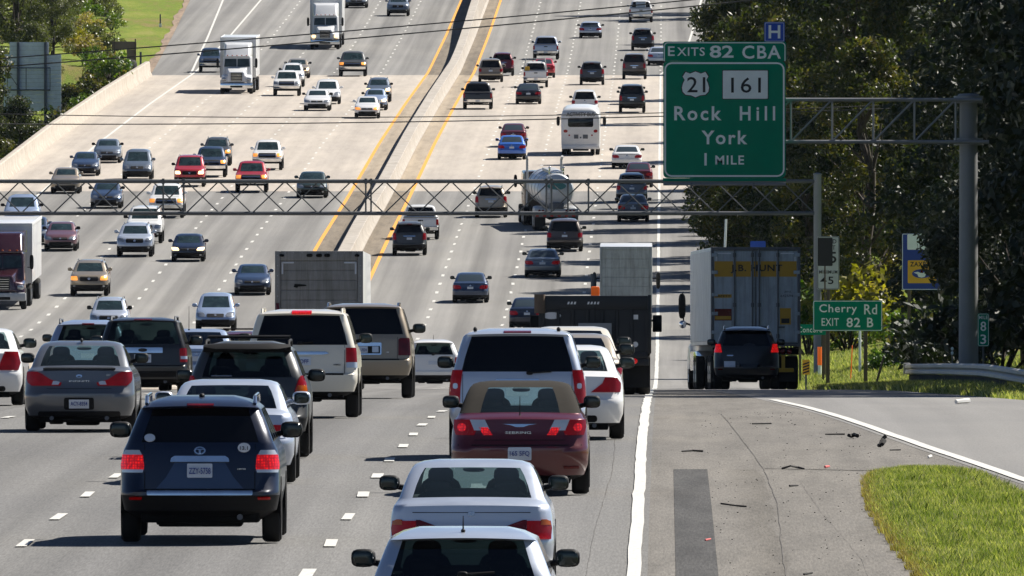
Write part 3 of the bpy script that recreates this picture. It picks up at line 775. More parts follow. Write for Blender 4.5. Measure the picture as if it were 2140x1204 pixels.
# ---------------------------------------------------------------- roadside signs
def panel_sign(name, label, px0_, py0, px1_, py1, d, mat, posts, texts, cat='road sign', border_w=.02, post_mat='wood_post', pr=.06):
    a = sp(px0_, py1, d); b = sp(px1_, py0, d)
    cx = (a[0] + b[0]) / 2; base = gz(cx, d)
    t = thing(name, label, cat, (cx, d, base))
    q = (a[0] - cx, b[0] - cx, a[1] - base, b[1] - base)
    MB().prism(rrect(*q, .04), 0, .03).build('panel', mat, t, 20, fix=True)
    if border_w: MB().ring_prism(rrect(q[0] + .012, q[1] - .012, q[2] + .012, q[3] - .012, .05), rrect(q[0] + .012 + border_w, q[1] - .012 - border_w, q[2] + .012 + border_w, q[3] - .012 - border_w, .035), -.005, 0).build('border', 'sign_white' if not mat.startswith('sign_white') else 'ink', t, 20, fix=True)
    for p in posts:
        x = sp(p, 0, d)[0] - cx
        zb_ = gz(x + cx, d) - base
        MB().box(x - pr, x + pr, .031, .031 + 2 * pr, zb_ - .2, q[3] - .06, .008).build('post', post_mat, t)
    for body, x0, y0, x1, y1, m, bo in texts:
        u = sp(x0, y1, d); v = sp(x1, y0, d)
        lettering(t, body, (u[0] + v[0]) / 2 - cx, -.005, u[1] - base, v[0] - u[0], v[1] - u[1], m, bo, 1.1)
    return t, cx, base
panel_sign('street_exit_sign', 'green sign on two wooden posts reading Cherry Rd Exit 82 B', 1699, 628, 1844, 692, 580, 'sign_green', (1730, 1809),
           [("Cherry", 1712, 636, 1791, 658, 'sign_white', .012), ("Rd", 1806, 636, 1833, 657, 'sign_white', .012), ("EXIT", 1717, 665, 1753, 681, 'sign_white', .01), ("82", 1769, 664, 1798, 684, 'sign_white', .015), ("B", 1812, 664, 1825, 684, 'sign_white', .015)])
panel_sign('small_green_sign', 'low green sign half hidden behind the gantry post', 1662, 678, 1727, 700, 640, 'sign_green', (1672, 1720), [("Concord", 1668, 683, 1718, 695, 'sign_white', .01)], border_w=0, pr=.04)
t, cx, base = panel_sign('speed_limit_sign', 'white speed limit sign above a minimum 45 panel', 1708, 494, 1754, 605, 690, 'sign_white_dim', (1731,),
           [("SPEED", 1714, 500, 1748, 509, 'ink', .01), ("LIMIT", 1716, 513, 1746, 522, 'ink', .01), ("65", 1714, 526, 1748, 550, 'ink', .015), ("MINIMUM", 1712, 565, 1750, 572, 'ink', .008), ("45", 1714, 578, 1742, 594, 'ink', .012)], border_w=.018)
panel_sign('mile_marker', 'narrow green mile 83 marker on a thin post behind the guardrail', 2043, 655, 2067, 724, 486, 'sign_green', (2055,),
           [("MILE", 2046, 660, 2064, 667, 'sign_white', .01), ("8", 2049, 672, 2061, 692, 'sign_white', .012), ("3", 2049, 699, 2061, 719, 'sign_white', .012)], border_w=.012, post_mat='steel_dark', pr=.025)
t, cx, base = panel_sign('services_sign', 'blue services sign with a yellow restaurant panel half covered by leaves', 1885, 488, 1985, 606, 690, 'sign_blue_deep', (1900, 1968),
           [("ZAXBY'S", 1902, 547, 1952, 557, 'ink', .02)], border_w=.02)
def bx(x0, y0, x1, y1, d, yy, nm, m, par, cx, base, r=.04):
    u = sp(x0, y1, d); v = sp(x1, y0, d)
    return MB().prism(rrect(u[0] - cx, v[0] - cx, u[1] - base, v[1] - base, r), yy, 0).build(nm, m, par, 20, fix=True)
bx(1897, 544, 1957, 592, 690, -.004, 'logo_panel', 'sign_yellow', t, cx, base)
bx(1896, 490, 1950, 522, 690, -.004, 'logo_panel', 'sign_white', t, cx, base)
u = sp(1926, 572, 690)
MB().prism([(u[0] - cx + .36 * math.cos(k * PI / 10), u[1] - base + .17 * math.sin(k * PI / 10)) for k in range(20)], -.007, -.0041).build('emblem', 'sign_blue_deep', t, 20, fix=True)
MB().prism([(u[0] - cx + dx, u[1] - base + dz) for dx, dz in ((-.30, .04), (-.16, -.02), (-.12, -.12), (0, -.15), (.12, -.12), (.16, -.02), (.30, .04), (.14, .07), (.05, .03), (0, .09), (-.05, .03), (-.14, .07))], -.010, -.0071).build('emblem', 'sign_white', t, 20, fix=True)
MB().prism([(u[0] - cx + dx, u[1] - base + dz) for dx, dz in ((-.05, .03), (.06, .02), (.04, .12), (-.03, .12))], -.012, -.0101).build('emblem', 'red_dark', t, 20, fix=True)
panel_sign('blue_sign', 'small blue sign whose top shows above the white trailer', 1568, 504, 1600, 530, 760, 'sign_blue', (1584,), [], border_w=.0, pr=.04)
t2, cx2, base2 = panel_sign('dark_plate', 'dark plate standing before the speed limit panel', 1709, 497, 1740, 556, 686, 'ink', (1724,), [], border_w=0, pr=.03)  # plain dark plate covering most of the upper speed panel
# striped object marker at the gore
d = 560; u = sp(1678, 783, d); v = sp(1691, 752, d); cx = (u[0] + v[0]) / 2; base = gz(cx, d)
t = thing('hazard_marker', 'black and yellow striped hazard marker board in the grass', 'road sign', (cx, d, base))
q = (u[0] - cx - .02, v[0] - cx + .02, u[1] - base, v[1] - base)
MB().prism(rrect(*q, .02), 0, .02).build('panel', 'sign_yellow', t, 20, fix=True)
st = MB()
for k in range(4):
    z0 = q[2] + .02 + k * (q[3] - q[2] - .1) / 4
    st.prism([(q[0] + .015, z0), (q[1] - .015, z0 + .07), (q[1] - .015, z0 + .115), (q[0] + .015, z0 + .045)], -.004, 0)
st.build('stripes', 'ink', t, 20, fix=True)
MB().box(-.03, .03, .021, .06, -.1, q[3]).build('post', 'steel_dark', t)
# orange and white delineator beside the gantry post, white marker post, leaning stake
def rod(name, label, cat, px_, d, pyt, r, mat, lean=0, band=None):
    x = sp(px_, 0, d)[0]; base = gz(x, d); h = py2z(pyt, d) - base
    t = thing(name, label, cat, (x, d, base))
    MB().tube((0, 0, -.1), (lean * h, 0, h), r, r * .9, 10).build('shaft', mat, t)
    if band: MB().tube((lean * h * .45, 0, h * .45), (lean * h * .98, 0, h * 1.01), r * 1.25, n=10).build('band', band, t)
    return t
rod('delineator_post', 'orange and white delineator post beside the gantry upright', 'marker post', 1713, 700, 726, .07, 'sign_white', 0, 'orange')
rod('marker_post', 'slim white marker post in the grass behind the Cherry Rd sign', 'marker post', 1797, 690, 692, .05, 'sign_white')
rod('leaning_stake', 'dark stake leaning sideways in the sunlit grass', 'stake', 1826, 560, 745, .035, 'wood_post', .32)
rod('survey_flag', 'thin orange survey flag in the sunlit grass', 'flag', 1777, 650, 722, .02, 'orange', .05)
# work-zone barrel far beyond the trailer
rod('marker_post', 'tall white post standing by the far shade of the shoulder', 'marker post', 1508, 860, 458, .06, 'sign_white', .04)
for py in (728, 737):
    pass
rx = sp(1990, 735, 505)[0]; rb_ = gz(rx, 505)
t = thing('reflector_post', 'thin post with two white reflectors beside the big sign pole', 'marker post', (rx, 505, rb_))
MB().tube((0, 0, -.1), (0, 0, py2z(726, 505) - rb_), .02, n=6).build('shaft', 'steel_dark', t)
for py in (729, 738): MB().blob((0, -.03, py2z(py, 505) - rb_), (.04, .015, .05), 2).build('reflector', 'sign_white', t)

# big sign seen from behind over the bridge edge
DB = 1375.0
x0, zt_ = sp(8, 88, DB); x1, zb_ = sp(128, 232, DB); cx = (x0 + x1) / 2; base = gz(cx, DB)
t = thing('highway_sign', 'back of a large ribbed metal highway sign beyond the bridge parapet', 'road sign', (cx, DB, base))
sec = MB(); nrib = 17
xt0, xt1 = sp(20, 0, DB)[0] - cx, sp(102, 0, DB)[0] - cx
for k in range(nrib):
    za = zb_ - base + (zt_ - zb_) * k / nrib; zc = za + (zt_ - zb_) / nrib - .05
    top = k >= nrib - 3
    sec.box(xt0 if top else x0 - cx, xt1 if top else x1 - cx, -.03, .03, za, zc, .012, 1)
    sec.box((xt0 if top else x0 - cx) + .02, (xt1 if top else x1 - cx) - .02, -.0, .02, zc - .01, zc + .04)
sec.build('ribbed_panel', 'sign_back', t)
for px_ in (38, 95):
    x = sp(px_, 0, DB)[0] - cx
    MB().box(x - .10, x + .10, -.25, -.05, -1, zt_ - base, .01).build('post', 'steel_dark', t)
wk = MB()
za = sp(0, 142, DB)[1] - base; zc = sp(0, 188, DB)[1] - base
wk.tube((x0 - cx - .3, -.45, za), (x1 - cx - .8, -.45, za), .04).tube((x0 - cx - .3, -.45, zc), (x1 - cx - .8, -.45, zc), .05)
for px_ in (16, 55, 105): x = sp(px_, 0, DB)[0] - cx; wk.tube((x, -.45, za), (x, -.45, zc), .03)
wk.tube((x0 - cx + .1, -.45, za), (-.9, -.45, zc), .03)
wk.build('light_walkway', 'steel_dark', t)
# brown boards beyond the end of the parapet
DBB = 1462.0
x0, z1_ = sp(234, 87, DBB); x1, z0_ = sp(285, 103, DBB); cx = (x0 + x1) / 2; base = gz(cx, DBB)
t = thing('brown_sign', 'brown signboard seen from behind on two posts above a dark culvert', 'road sign', (cx, DBB, base))
MB().box(x0 - cx, x1 - cx, -.03, .03, z0_ - base, z1_ - base, .01).build('panel', 'brown_board', t)
MB().box(.2, x1 - cx - .02, .0, .05, z0_ - base - .85, z0_ - base - .01).build('lower_panel', 'brown_board', t)
for px_ in (239, 283):
    x = sp(px_, 0, DBB)[0] - cx; MB().box(x - .05, x + .05, -.13, -.031, -.3, z1_ - base + .2).build('post', 'wood_post', t)
x, z = sp(262, 140, 1450); base = gz(x, 1450)
t = thing('crash_cushion', 'black rounded crash cushion at the end of the bridge parapet', 'crash cushion', (x + .6, 1446, base))
MB().blob((0, 0, .55), (.45, 1.2, .6), 3).build('shell', 'rubber', t); MB().box(-.1, .1, -1.25, -1.18, .5, .9, .02).build('reflector', 'sign_white', t)
MB().blob((.75, .3, .2), (.5, 1.0, .22), 3).build('foot', 'rubber', t)
x = sp(294, 0, 1452)[0]
t = thing('delineator_post', 'short grey delineator post behind the parapet end', 'marker post', (x, 1452, gz(x, 1452)))
MB().box(-.08, .08, -.03, .03, -.1, 1.5, .01).build('shaft', 'steel_dark', t)
x = sp(335, 40, 1590)[0]
t = thing('delineator_post', 'white tipped delineator post on the far green verge', 'marker post', (x, 1590, gz(x, 1590)))
MB().box(-.06, .06, -.03, .03, -.1, 1.1, .01).build('shaft', 'steel_dark', t); MB().box(-.12, .12, -.05, -.031, .0, .3, .01).build('reflector', 'sign_white', t)

# overhead wires
def cable(pts, d, r, label, grp):
    P = []
    for px_, py in pts: P.append((px2x(px_, d), d, py2z(py, d)))
    xs = [p[0] for p in P]; zs = [p[2] for p in P]
    c = np.polyfit(xs, zs, 2)
    t0, t1 = xs[0] - 12, xs[-1] + 25
    Q = [(t0 + (t1 - t0) * i / 60, d, float(np.polyval(c, t0 + (t1 - t0) * i / 60))) for i in range(61)]
    tag(MB().path(Q, r, 6).build('overhead_wire', 'wire', None, 60), label, 'wire', grp)
WG = 'overhead wires crossing the highway'
cable([(0, 122), (535, 82), (1075, 33), (1440, 1)], 790, .026, 'highest of the black wires, rising past the white trucks', WG)
cable([(0, 140), (535, 98), (1075, 50), (1440, 14)], 790, .028, 'second black wire, just below the highest one', WG)
cable([(0, 238), (535, 246), (1075, 241), (1400, 236)], 800, .020, 'thin wire crossing the bridge above its twin', WG)
cable([(0, 259), (535, 259), (1075, 250), (1400, 243)], 800, .024, 'lowest black wire crossing the bridge', WG)
# ---------------------------------------------------------------- trees, bushes, grass
def leaf_cloud(name, clumps, per, size, mat, seed, hang=0.25):
    """many small pointed leaves gathered in clumps"""
    rs = np.random.RandomState(seed)
    V = []
    for (cx, cy, cz, r) in clumps:
        n = int(per * (r / 1.0) ** 2)
        u = rs.normal(size=(n, 3)); u /= np.linalg.norm(u, axis=1)[:, None]
        rad = r * rs.uniform(0.25, 1.0, (n, 1)) ** 0.6
        p = u * rad * np.array([1, 1, .75]) + np.array([cx, cy, cz])
        nr = u * .6 + rs.normal(size=(n, 3)) * .8 + np.array([0, 0, .5]); nr /= np.linalg.norm(nr, axis=1)[:, None]
        t = np.cross(nr, rs.normal(size=(n, 3))); t /= np.linalg.norm(t, axis=1)[:, None]
        t[:, 2] -= hang; t /= np.linalg.norm(t, axis=1)[:, None]
        b = np.cross(nr, t)
        s = size * rs.uniform(.6, 1.35, (n, 1))
        V.append(np.stack([p - t * s, p + b * s * .5 + nr * s * .12, p + t * s, p - b * s * .5 + nr * s * .12], 1))
    A = np.concatenate(V).reshape(-1, 3); nq = len(A) // 4
    me = bpy.data.meshes.new(name)
    me.vertices.add(len(A)); me.vertices.foreach_set('co', A.ravel())
    me.loops.add(nq * 4); me.loops.foreach_set('vertex_index', np.arange(nq * 4))
    me.polygons.add(nq); me.polygons.foreach_set('loop_start', np.arange(nq) * 4)
    me.update(calc_edges=True)
    me.materials.append(M[mat])
    return me
def make_tree(h, rw, seed, per=150, size=.20, low=.08, nclump=46):
    """trunk and crown meshes of a tree h metres tall, crown rw wide in radius"""
    rs = random.Random(seed)
    cl = []; limbs = []
    for i in range(nclump):
        t = low + (1 - low) * (i + rs.random()) / nclump
        prof = (math.sin(PI * min(1, (t * .86 + .14))) ** .55)
        a = rs.random() * 2 * PI; q = rw * prof * math.sqrt(rs.uniform(.12, 1.0))
        r = rs.uniform(.55, 1.15) * (0.75 + .06 * h * .5)
        c = (q * math.cos(a), q * math.sin(a), h * t, r); cl.append(c)
        if i % 3 == 0: limbs.append(c)
    tr = MB()
    pts = [(rs.uniform(-.12, .12) * k, rs.uniform(-.12, .12) * k, h * k / 7 - .4) for k in range(8)]
    tr.path(pts, [.022 * h * (1 - k / 8.2) + .02 for k in range(8)], 8)
    for c in limbs:
        k = min(6, max(1, int(7 * (c[2] - .2 * h) / h)))
        p = pts[k]; m = ((p[0] + c[0]) / 2, (p[1] + c[1]) / 2, (p[2] + c[2]) / 2 + .15 * h * .1)
        tr.path([p, m, c[:3]], [.05 + .004 * h, .035, .015], 5)
    return tr.mesh('trunk', 'bark', 60), cl, per, size
TREES = []
for i, (h, rw, n) in enumerate([(13, 4.0, 70), (15, 4.6, 80), (11, 3.6, 60), (16, 4.2, 80)]):
    tm, cl, per, size = make_tree(h, rw, 20 + i, nclump=n)
    TREES.append((tm, leaf_cloud('crown', cl, 270, .14, 'leaf', 40 + i), h))
def plant(kind, x, d, s, label, grp, mat=None, rot=None, dz=0.0, z=None, name='tree', cat='tree', sz=None):
    tm, lm, h = kind
    zz = (gz(x, d) if z is None else z) + dz
    t = thing(name, label, cat, (x, d, zz), grp)
    t.rotation_euler = (0, 0, random.uniform(0, 6.28) if rot is None else rot)
    t.scale = (s, s, s if sz is None else sz)
    if tm is not None: link('trunk' if cat == 'tree' else 'stem', tm, t)
    c = link('crown', lm, t)
    if mat: c.material_slots[0].link = 'OBJECT'; c.material_slots[0].material = M[mat]
    return t
RG = 'trees along the outbound verge'
random.seed(11)
# (photo x of the trunk, distance, scale, kind, leaf)
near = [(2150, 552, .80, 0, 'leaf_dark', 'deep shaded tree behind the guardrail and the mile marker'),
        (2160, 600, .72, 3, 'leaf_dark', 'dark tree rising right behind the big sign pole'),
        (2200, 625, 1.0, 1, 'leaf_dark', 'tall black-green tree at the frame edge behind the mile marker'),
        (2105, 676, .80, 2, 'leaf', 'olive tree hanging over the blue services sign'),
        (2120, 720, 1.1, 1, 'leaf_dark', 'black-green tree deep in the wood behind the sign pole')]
mid = [(2040, 800, 1.0, 0, 'leaf', 'leafy tree in the wood between the services sign and the sign pole'),
       (1955, 865, .95, 2, 'leaf', 'mid green tree standing behind the blue services sign'),
       (1815, 850, .85, 1, 'leaf', 'rounded tree behind the yellow bush and the speed limit sign'),
       (1975, 900, 1.15, 3, 'leaf', 'tall tree behind the services sign, its crown above the lattice arm'),
       (1690, 895, .80, 2, 'leaf', 'tree standing behind the top of the gantry post'),
       (1850, 930, 1.1, 0, 'leaf', 'broad tree seen through the far end of the lattice arm'),
       (1625, 940, .85, 1, 'leaf', 'tree rising just behind the white container trailer'),
       (1750, 970, 1.0, 3, 'leaf', 'olive tree seen through the middle of the lattice arm'),
       (1575, 990, .75, 2, 'leaf', 'shade tree at the road edge beyond the white trailer'),
       (1670, 1020, 1.0, 0, 'leaf', 'tree beside the right edge of the exit sign'),
       (1900, 1040, 1.2, 1, 'leaf', 'tall tree far behind the lattice arm of the sign pole'),
       (1595, 1055, .85, 1, 'leaf', 'tree hidden mostly by the lower half of the exit sign'),
       (1780, 1100, 1.15, 2, 'leaf', 'pale green tree high above the lattice arm'),
       (1690, 1160, 1.15, 3, 'leaf', 'sunlit olive tree right of the hospital sign'),
       (1850, 1210, 1.3, 0, 'leaf', 'big tree at the top of the frame over the lattice arm'),
       (1630, 1260, 1.1, 1, 'leaf', 'tree behind the hospital sign'),
       (1740, 1340, 1.3, 3, 'leaf', 'tall tree on the skyline of the wood right of the hospital sign'),
       (1650, 1440, 1.2, 2, 'leaf', 'brownish tree peeking left of the hospital sign'),
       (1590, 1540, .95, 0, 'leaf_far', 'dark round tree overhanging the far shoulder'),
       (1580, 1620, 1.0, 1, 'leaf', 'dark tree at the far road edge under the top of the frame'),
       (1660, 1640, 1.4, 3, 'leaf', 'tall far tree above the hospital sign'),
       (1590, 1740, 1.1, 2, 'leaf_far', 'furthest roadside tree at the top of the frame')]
for px_, d, s, k, mt, lb in near + mid: plant(TREES[k], px2x(px_, d), d, s, lb, RG, mt)
# trees added out of view right of the ramp to shade the guardrail and sign pole
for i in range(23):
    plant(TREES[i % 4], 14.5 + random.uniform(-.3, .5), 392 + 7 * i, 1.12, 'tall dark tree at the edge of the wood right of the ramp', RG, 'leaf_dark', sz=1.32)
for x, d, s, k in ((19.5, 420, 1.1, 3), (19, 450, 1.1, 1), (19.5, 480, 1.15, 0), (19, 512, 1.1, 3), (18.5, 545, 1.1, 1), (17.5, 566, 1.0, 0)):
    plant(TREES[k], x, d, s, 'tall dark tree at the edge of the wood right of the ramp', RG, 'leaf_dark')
# shade trees close to the shoulder whose shadows stripe the lanes
for px_, d, s, k, lb in ((1640, 945, 1.0, 1, 'tree nearest the lanes, shading the shoulder behind the white box truck'), (1560, 1015, .9, 3, 'slim tree shading the edge line behind the gantry truss'), (1590, 1075, .95, 0, 'tree at the near end of the bridge, mostly behind the exit sign'),
                       (1760, 900, 1.05, 3, 'tall tree behind the services sign whose shade reaches the white box truck'), (1735, 925, 1.1, 1, 'tree in the second row behind the gantry post'), (1700, 965, 1.05, 0, 'tree in the second row behind the trailer roof'), (1690, 995, 1.0, 3, 'tree in the second row above the yellow trailer header'), (1640, 1035, 1.0, 1, 'tree in the second row behind the gantry truss end'),
                       (1545, 1060, .8, 2, 'low tree between the shoulder and the bridge, behind the gantry')):
    plant(TREES[k], px2x(px_, d), d, s, lb, RG, 'leaf')
# left of the highway
LG = 'trees beyond the bridge parapet'
left = [(-47.5, 1290, .62, 0, 'dark tree top below the bridge at the frame edge'), (-46.0, 1310, .58, 1, 'dark tree under the big sign back, below the parapet'),
        (-46.2, 1345, .52, 2, 'small dark tree between the sign back and the parapet'), (-51.5, 1345, 1.0, 3, 'tall tree left of the big sign back'),
        (-50.0, 1325, .55, 2, 'shaded tree crown under the parapet by the frame edge'), (-49, 1366, .50, 0, 'tree right under the posts of the big sign back'), (-45.2, 1392, .50, 3, 'slim dark tree rising beside the parapet under the sign back')]
for x, d, s, k, lb in left:
    plant(TREES[k], x, d, s, lb, LG, 'leaf', z=zr(d) - 8.2)
up = [(30, 1480, 1.0, 1, 'olive tree directly above the big sign back'), (100, 1540, .85, 0, 'grey-green tree at the border of the far meadow'), (0, 1600, 1.2, 3, 'tall tree in the upper corner beyond the sign back'),
      (112, 1660, .9, 2, 'small tree at the top edge beside the far meadow'), (55, 1700, 1.2, 1, 'broad tree behind the others in the upper corner'), (70, 1450, .55, 2, 'low olive tree just behind the top of the sign back'),
      (5, 1440, .6, 0, 'low tree behind the sign back at the frame edge'), (110, 1470, .5, 3, 'low grey-green tree right of the sign back top'), (130, 1620, .7, 0, 'rounded low tree where the meadow meets the wood'), (45, 1500, .6, 1, 'dense low tree filling the gap above the sign back'), (85, 1515, .6, 3, 'dense low tree at the foot of the grey-green one'), (118, 1530, .5, 0, 'small low tree at the meadow edge above the sign back')]
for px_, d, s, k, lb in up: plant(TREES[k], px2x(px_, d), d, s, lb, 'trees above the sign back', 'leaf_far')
# bushes
def bush_mesh(seed, h, w, n, size=.13, per=190):
    rs = random.Random(seed); cl = []
    for i in range(n):
        a = rs.random() * 6.28; q = w * math.sqrt(rs.random()); t = rs.random()
        cl.append((q * math.cos(a), q * math.sin(a), .15 * h + h * .75 * t * (1 - .5 * (q / w) ** 2), rs.uniform(.3, .6) * min(1, h * .6)))
    st = MB()
    for c in cl[::3]: st.path([(0, 0, -.2), (c[0] * .5, c[1] * .5, c[2] * .5), c[:3]], [.04, .025, .012], 5)
    return (st.mesh('stem', 'bark', 60), leaf_cloud('crown', cl, per, size, 'leaf_bright', seed + 5), h)
BUSH = [bush_mesh(60, 1.6, 1.3, 22), bush_mesh(61, 2.6, 1.5, 30), bush_mesh(62, 1.0, 1.2, 18)]
def bush(px_, d, k, s, lb, mat, grp, dz=0.0, x=None): plant(BUSH[k], px2x(px_, d) if x is None else x, d, s, lb, grp, mat, dz=dz, name='bush', cat='bush')
bush(1772, 800, 1, 1.75, 'tall yellow-leaved bush beside the speed limit sign', 'leaf_yellow', 'bushes on the sunlit bank')
bush(1808, 806, 1, 1.3, 'smaller yellow bush above the Cherry Rd sign', 'leaf_yellow', 'bushes on the sunlit bank')
bush(1690, 800, 1, 1.5, 'yellow-green bush between the trailer and the gantry post', 'leaf_bright', 'bushes on the sunlit bank')
bush(1862, 690, 0, .7, 'round green bush alone on the sunlit bank', 'leaf_bright', 'bushes on the sunlit bank')
bush(1895, 760, 1, 1.0, 'loose green bush at the foot of the dark wood', 'leaf_bright', 'bushes on the sunlit bank')
bush(1965, 640, 1, 1.0, 'shaded bush at the edge of the sunlit bank', 'leaf', 'bushes on the sunlit bank')
bush(1760, 815, 2, 1.3, 'low dark bush under the Cherry Rd sign', 'leaf', 'bushes on the sunlit bank')
bush(1830, 815, 2, 1.5, 'wide low brown-green bush behind the Cherry Rd sign', 'leaf', 'bushes on the sunlit bank')
bush(1950, 568, 1, .9, 'black shaded bush at the near end of the guardrail', 'leaf_dark', 'bushes on the sunlit bank')
bush(1990, 575, 1, 1.3, 'black shaded bush behind the guardrail, before the sign pole', 'leaf_dark', 'bushes on the sunlit bank')
bush(2090, 520, 1, 1.4, 'black shaded bush behind the mile marker', 'leaf_dark', 'bushes on the sunlit bank')
for i, (px_, d, k, s, lb) in enumerate([(1500, 1003, 0, 1.0, 'low bush at the shoulder edge in tree shade'), (1520, 960, 1, .9, 'bush at the shoulder edge above the white trailer'), (1600, 880, 1, 1.1, 'bush behind the yellow header of the trailer'),
                                      (1650, 815, 1, 1.1, 'dark bush just right of the white trailer roof'), (1500, 1060, 1, 1.0, 'bush below the corner of the exit sign'), (1540, 1090, 1, 1.3, 'bush behind the gantry beneath the exit sign')]):
    bush(px_, d, k, s, lb, 'leaf', 'bushes along the outbound shoulder')
for i, (px_, d, k, s, lb, mt) in enumerate([(150, 1395, 1, 1.3, 'bright green bush right of the sign back', 'leaf_bright'), (185, 1402, 1, 1.4, 'tall bright bush by the parapet', 'leaf_bright'), (165, 1380, 0, 1.5, 'dark green bush hugging the parapet', 'leaf'),
                                          (215, 1412, 0, 1.3, 'small bush near the top of the parapet', 'leaf_bright'), (140, 1370, 1, 1.5, 'shaded bush below the sign back corner', 'leaf'), (125, 1345, 1, 1.5, 'dark bush at the low end of the parapet', 'leaf'),
                                          (235, 1428, 2, 1.2, 'brownish weed bush under the brown signboard', 'leaf_far'), (200, 1430, 2, 1.4, 'grey weed clump between the bushes and the meadow', 'leaf_far'), (150, 1440, 0, 1.1, 'olive weed clump beside the sign back', 'leaf_far')]):
    bush(px_, d, k, s, lb, mt, 'bushes beside the bridge parapet', dz=0.4 if d < 1425 else 0, x=px2x(px_, d))
for i, (px_, d, k, s, lb, mt) in enumerate([(165, 1500, 1, .9, 'tall yellowish weeds in the far meadow', 'leaf_yellow'), (190, 1540, 0, 1.0, 'olive weeds in the middle of the far meadow', 'leaf_far'), (180, 1600, 1, .9, 'yellow weeds at the top of the meadow', 'leaf_bright'),
                                          (205, 1570, 2, 1.2, 'grey-brown weeds by the far verge', 'leaf_far'), (160, 1560, 1, 1.0, 'green weeds against the far trees', 'leaf_bright'), (225, 1640, 2, 1.0, 'low weeds at the top of the verge', 'leaf_far'), (150, 1640, 1, 1.1, 'dense weeds under the upper trees', 'leaf_far')]):
    bush(px_, d, k, s, lb, mt, 'weeds in the far meadow')

random.seed(21)
for i in range(26):
    d = random.uniform(1455, 1700); t_ = random.random()
    x = px2x(150 + 85 * t_ + max(0, (d - 1560)) * .25, d)
    bush(0, d, random.choice([0, 1, 2, 2]), random.uniform(.5, 1.0), 'scruffy knee-high weed clump in the far meadow', random.choice(['leaf_far', 'leaf_bright', 'leaf_far', 'blade_dry']), 'scruffy weeds of the far meadow', x=x)
for i in range(16):
    d = random.uniform(1365, 1432)
    bush(0, d, random.choice([0, 1]), random.uniform(1.0, 1.5), 'leafy bush crowding the outer face of the bridge parapet', random.choice(['leaf_bright', 'leaf', 'leaf_far', 'leaf_bright']), 'bushes crowding the parapet', dz=random.uniform(.2, 1.6), x=-41.6 - 4.5 * random.random())

# grass in the gore, blade by blade
def blades(name, n, area, hgt, wid, label, seed, zfun, mat='blade'):
    rs = np.random.RandomState(seed)
    P = area(rs, n); n = len(P)
    h = hgt * rs.uniform(.45, 1.25, n); a = rs.uniform(0, 2 * PI, n); ln = rs.uniform(.1, .75, n) * h; la = rs.uniform(0, 2 * PI, n)
    w = wid * rs.uniform(.6, 1.3, n)
    bx_, by_ = np.cos(a) * w, np.sin(a) * w; tx, ty = np.cos(la) * ln, np.sin(la) * ln
    z = np.array([zfun(x, d) for x, d in P])
    A = np.stack([np.stack([P[:, 0] - bx_, P[:, 1] - by_, z], 1), np.stack([P[:, 0] + bx_, P[:, 1] + by_, z], 1),
                  np.stack([P[:, 0] + tx * .45 + bx_ * .7, P[:, 1] + ty * .45 + by_ * .7, z + h * .62], 1), np.stack([P[:, 0] + tx, P[:, 1] + ty, z + h], 1),
                  np.stack([P[:, 0] + tx * .45 - bx_ * .7, P[:, 1] + ty * .45 - by_ * .7, z + h * .62], 1)], 1).reshape(-1, 3)
    me = bpy.data.meshes.new(name)
    me.vertices.add(len(A)); me.vertices.foreach_set('co', A.ravel())
    me.loops.add(n * 5); me.loops.foreach_set('vertex_index', np.arange(n * 5))
    me.polygons.add(n); me.polygons.foreach_set('loop_start', np.arange(n) * 5)
    me.update(calc_edges=True); me.materials.append(M[mat])
    return tag(link(name, me), label, 'grass', kind='stuff')
_ed = [186, 203, 210, 218, 228, 236, 246, 253, 257, 259.5]
_el = [2.98, 2.93, 2.86, 2.80, 2.72, 2.70, 2.76, 2.84, 2.95, 3.4]
_er = [6.6, 6.2, 6.0, 5.7, 5.3, 4.95, 4.6, 4.45, 4.35, 3.9]
def gore_l(d): return float(np.interp(d, _ed, _el))
def gore_r(d): return float(np.interp(d, _ed, _er))
setting(sheet('gore_ground', 'ground', lambda d: [gore_l(d) + .02, gore_l(d) + .25, (gore_l(d) + gore_r(d)) / 2, gore_r(d)], steps(150, 259.4, 3), 0.012, lambda x, d: .05 if gore_l(d) + .1 < x < gore_r(d) - .1 else 0), 'earth of the grassy gore', 'ground')
def gore_area(rs, n):
    d = 186 + (259.5 - 186) * rs.uniform(0, 1, n); l = np.interp(d, _ed, _el); r = np.interp(d, _ed, _er)
    x = l + (r - l) * rs.uniform(0, 1, n) + rs.normal(size=n) * .05
    return np.stack([x, d], 1)
blades('gore_grass', 150000, gore_area, .095, .0046, 'short sunlit grass growing in the gore beside the ramp', 3, lambda x, d: zr(d) + .02)
def edge_area(rs, n):
    d = 186 + (260 - 186) * rs.uniform(0, 1, n); l = np.interp(d, _ed, _el)
    clump = np.sin(d * 1.7) * .05 + np.sin(d * 4.1 + 1) * .04
    x = l - .02 + clump + np.abs(rs.normal(size=n)) * .13 - .05
    return np.stack([x, d], 1)
blades('dry_grass', 26000, edge_area, .085, .0036, 'dry straw-coloured grass along the pavement edge of the gore', 8, lambda x, d: zr(d) + .012, 'blade_dry')
def tuft_area(rs, n):
    c = np.stack([rs.uniform(2.9, 5.2, 90), rs.uniform(192, 257, 90)], 1)
    k = rs.randint(0, 90, n); return c[k] + rs.normal(size=(n, 2)) * np.array([.10, .35])
blades('weed_tufts', 22000, tuft_area, .16, .0045, 'taller weedy tufts standing out of the gore grass', 9, lambda x, d: zr(d) + .012 if gore_l(d) < x < gore_r(d) else zr(d) - .3)
def verge_area(rs, n):
    d = 345 + 255 * rs.uniform(0, 1, n) ** .8
    e = np.interp(d, _xd, _xx); x = e + .05 + rs.uniform(0, 1, n) ** 1.3 * 5.5
    return np.stack([x, d], 1)
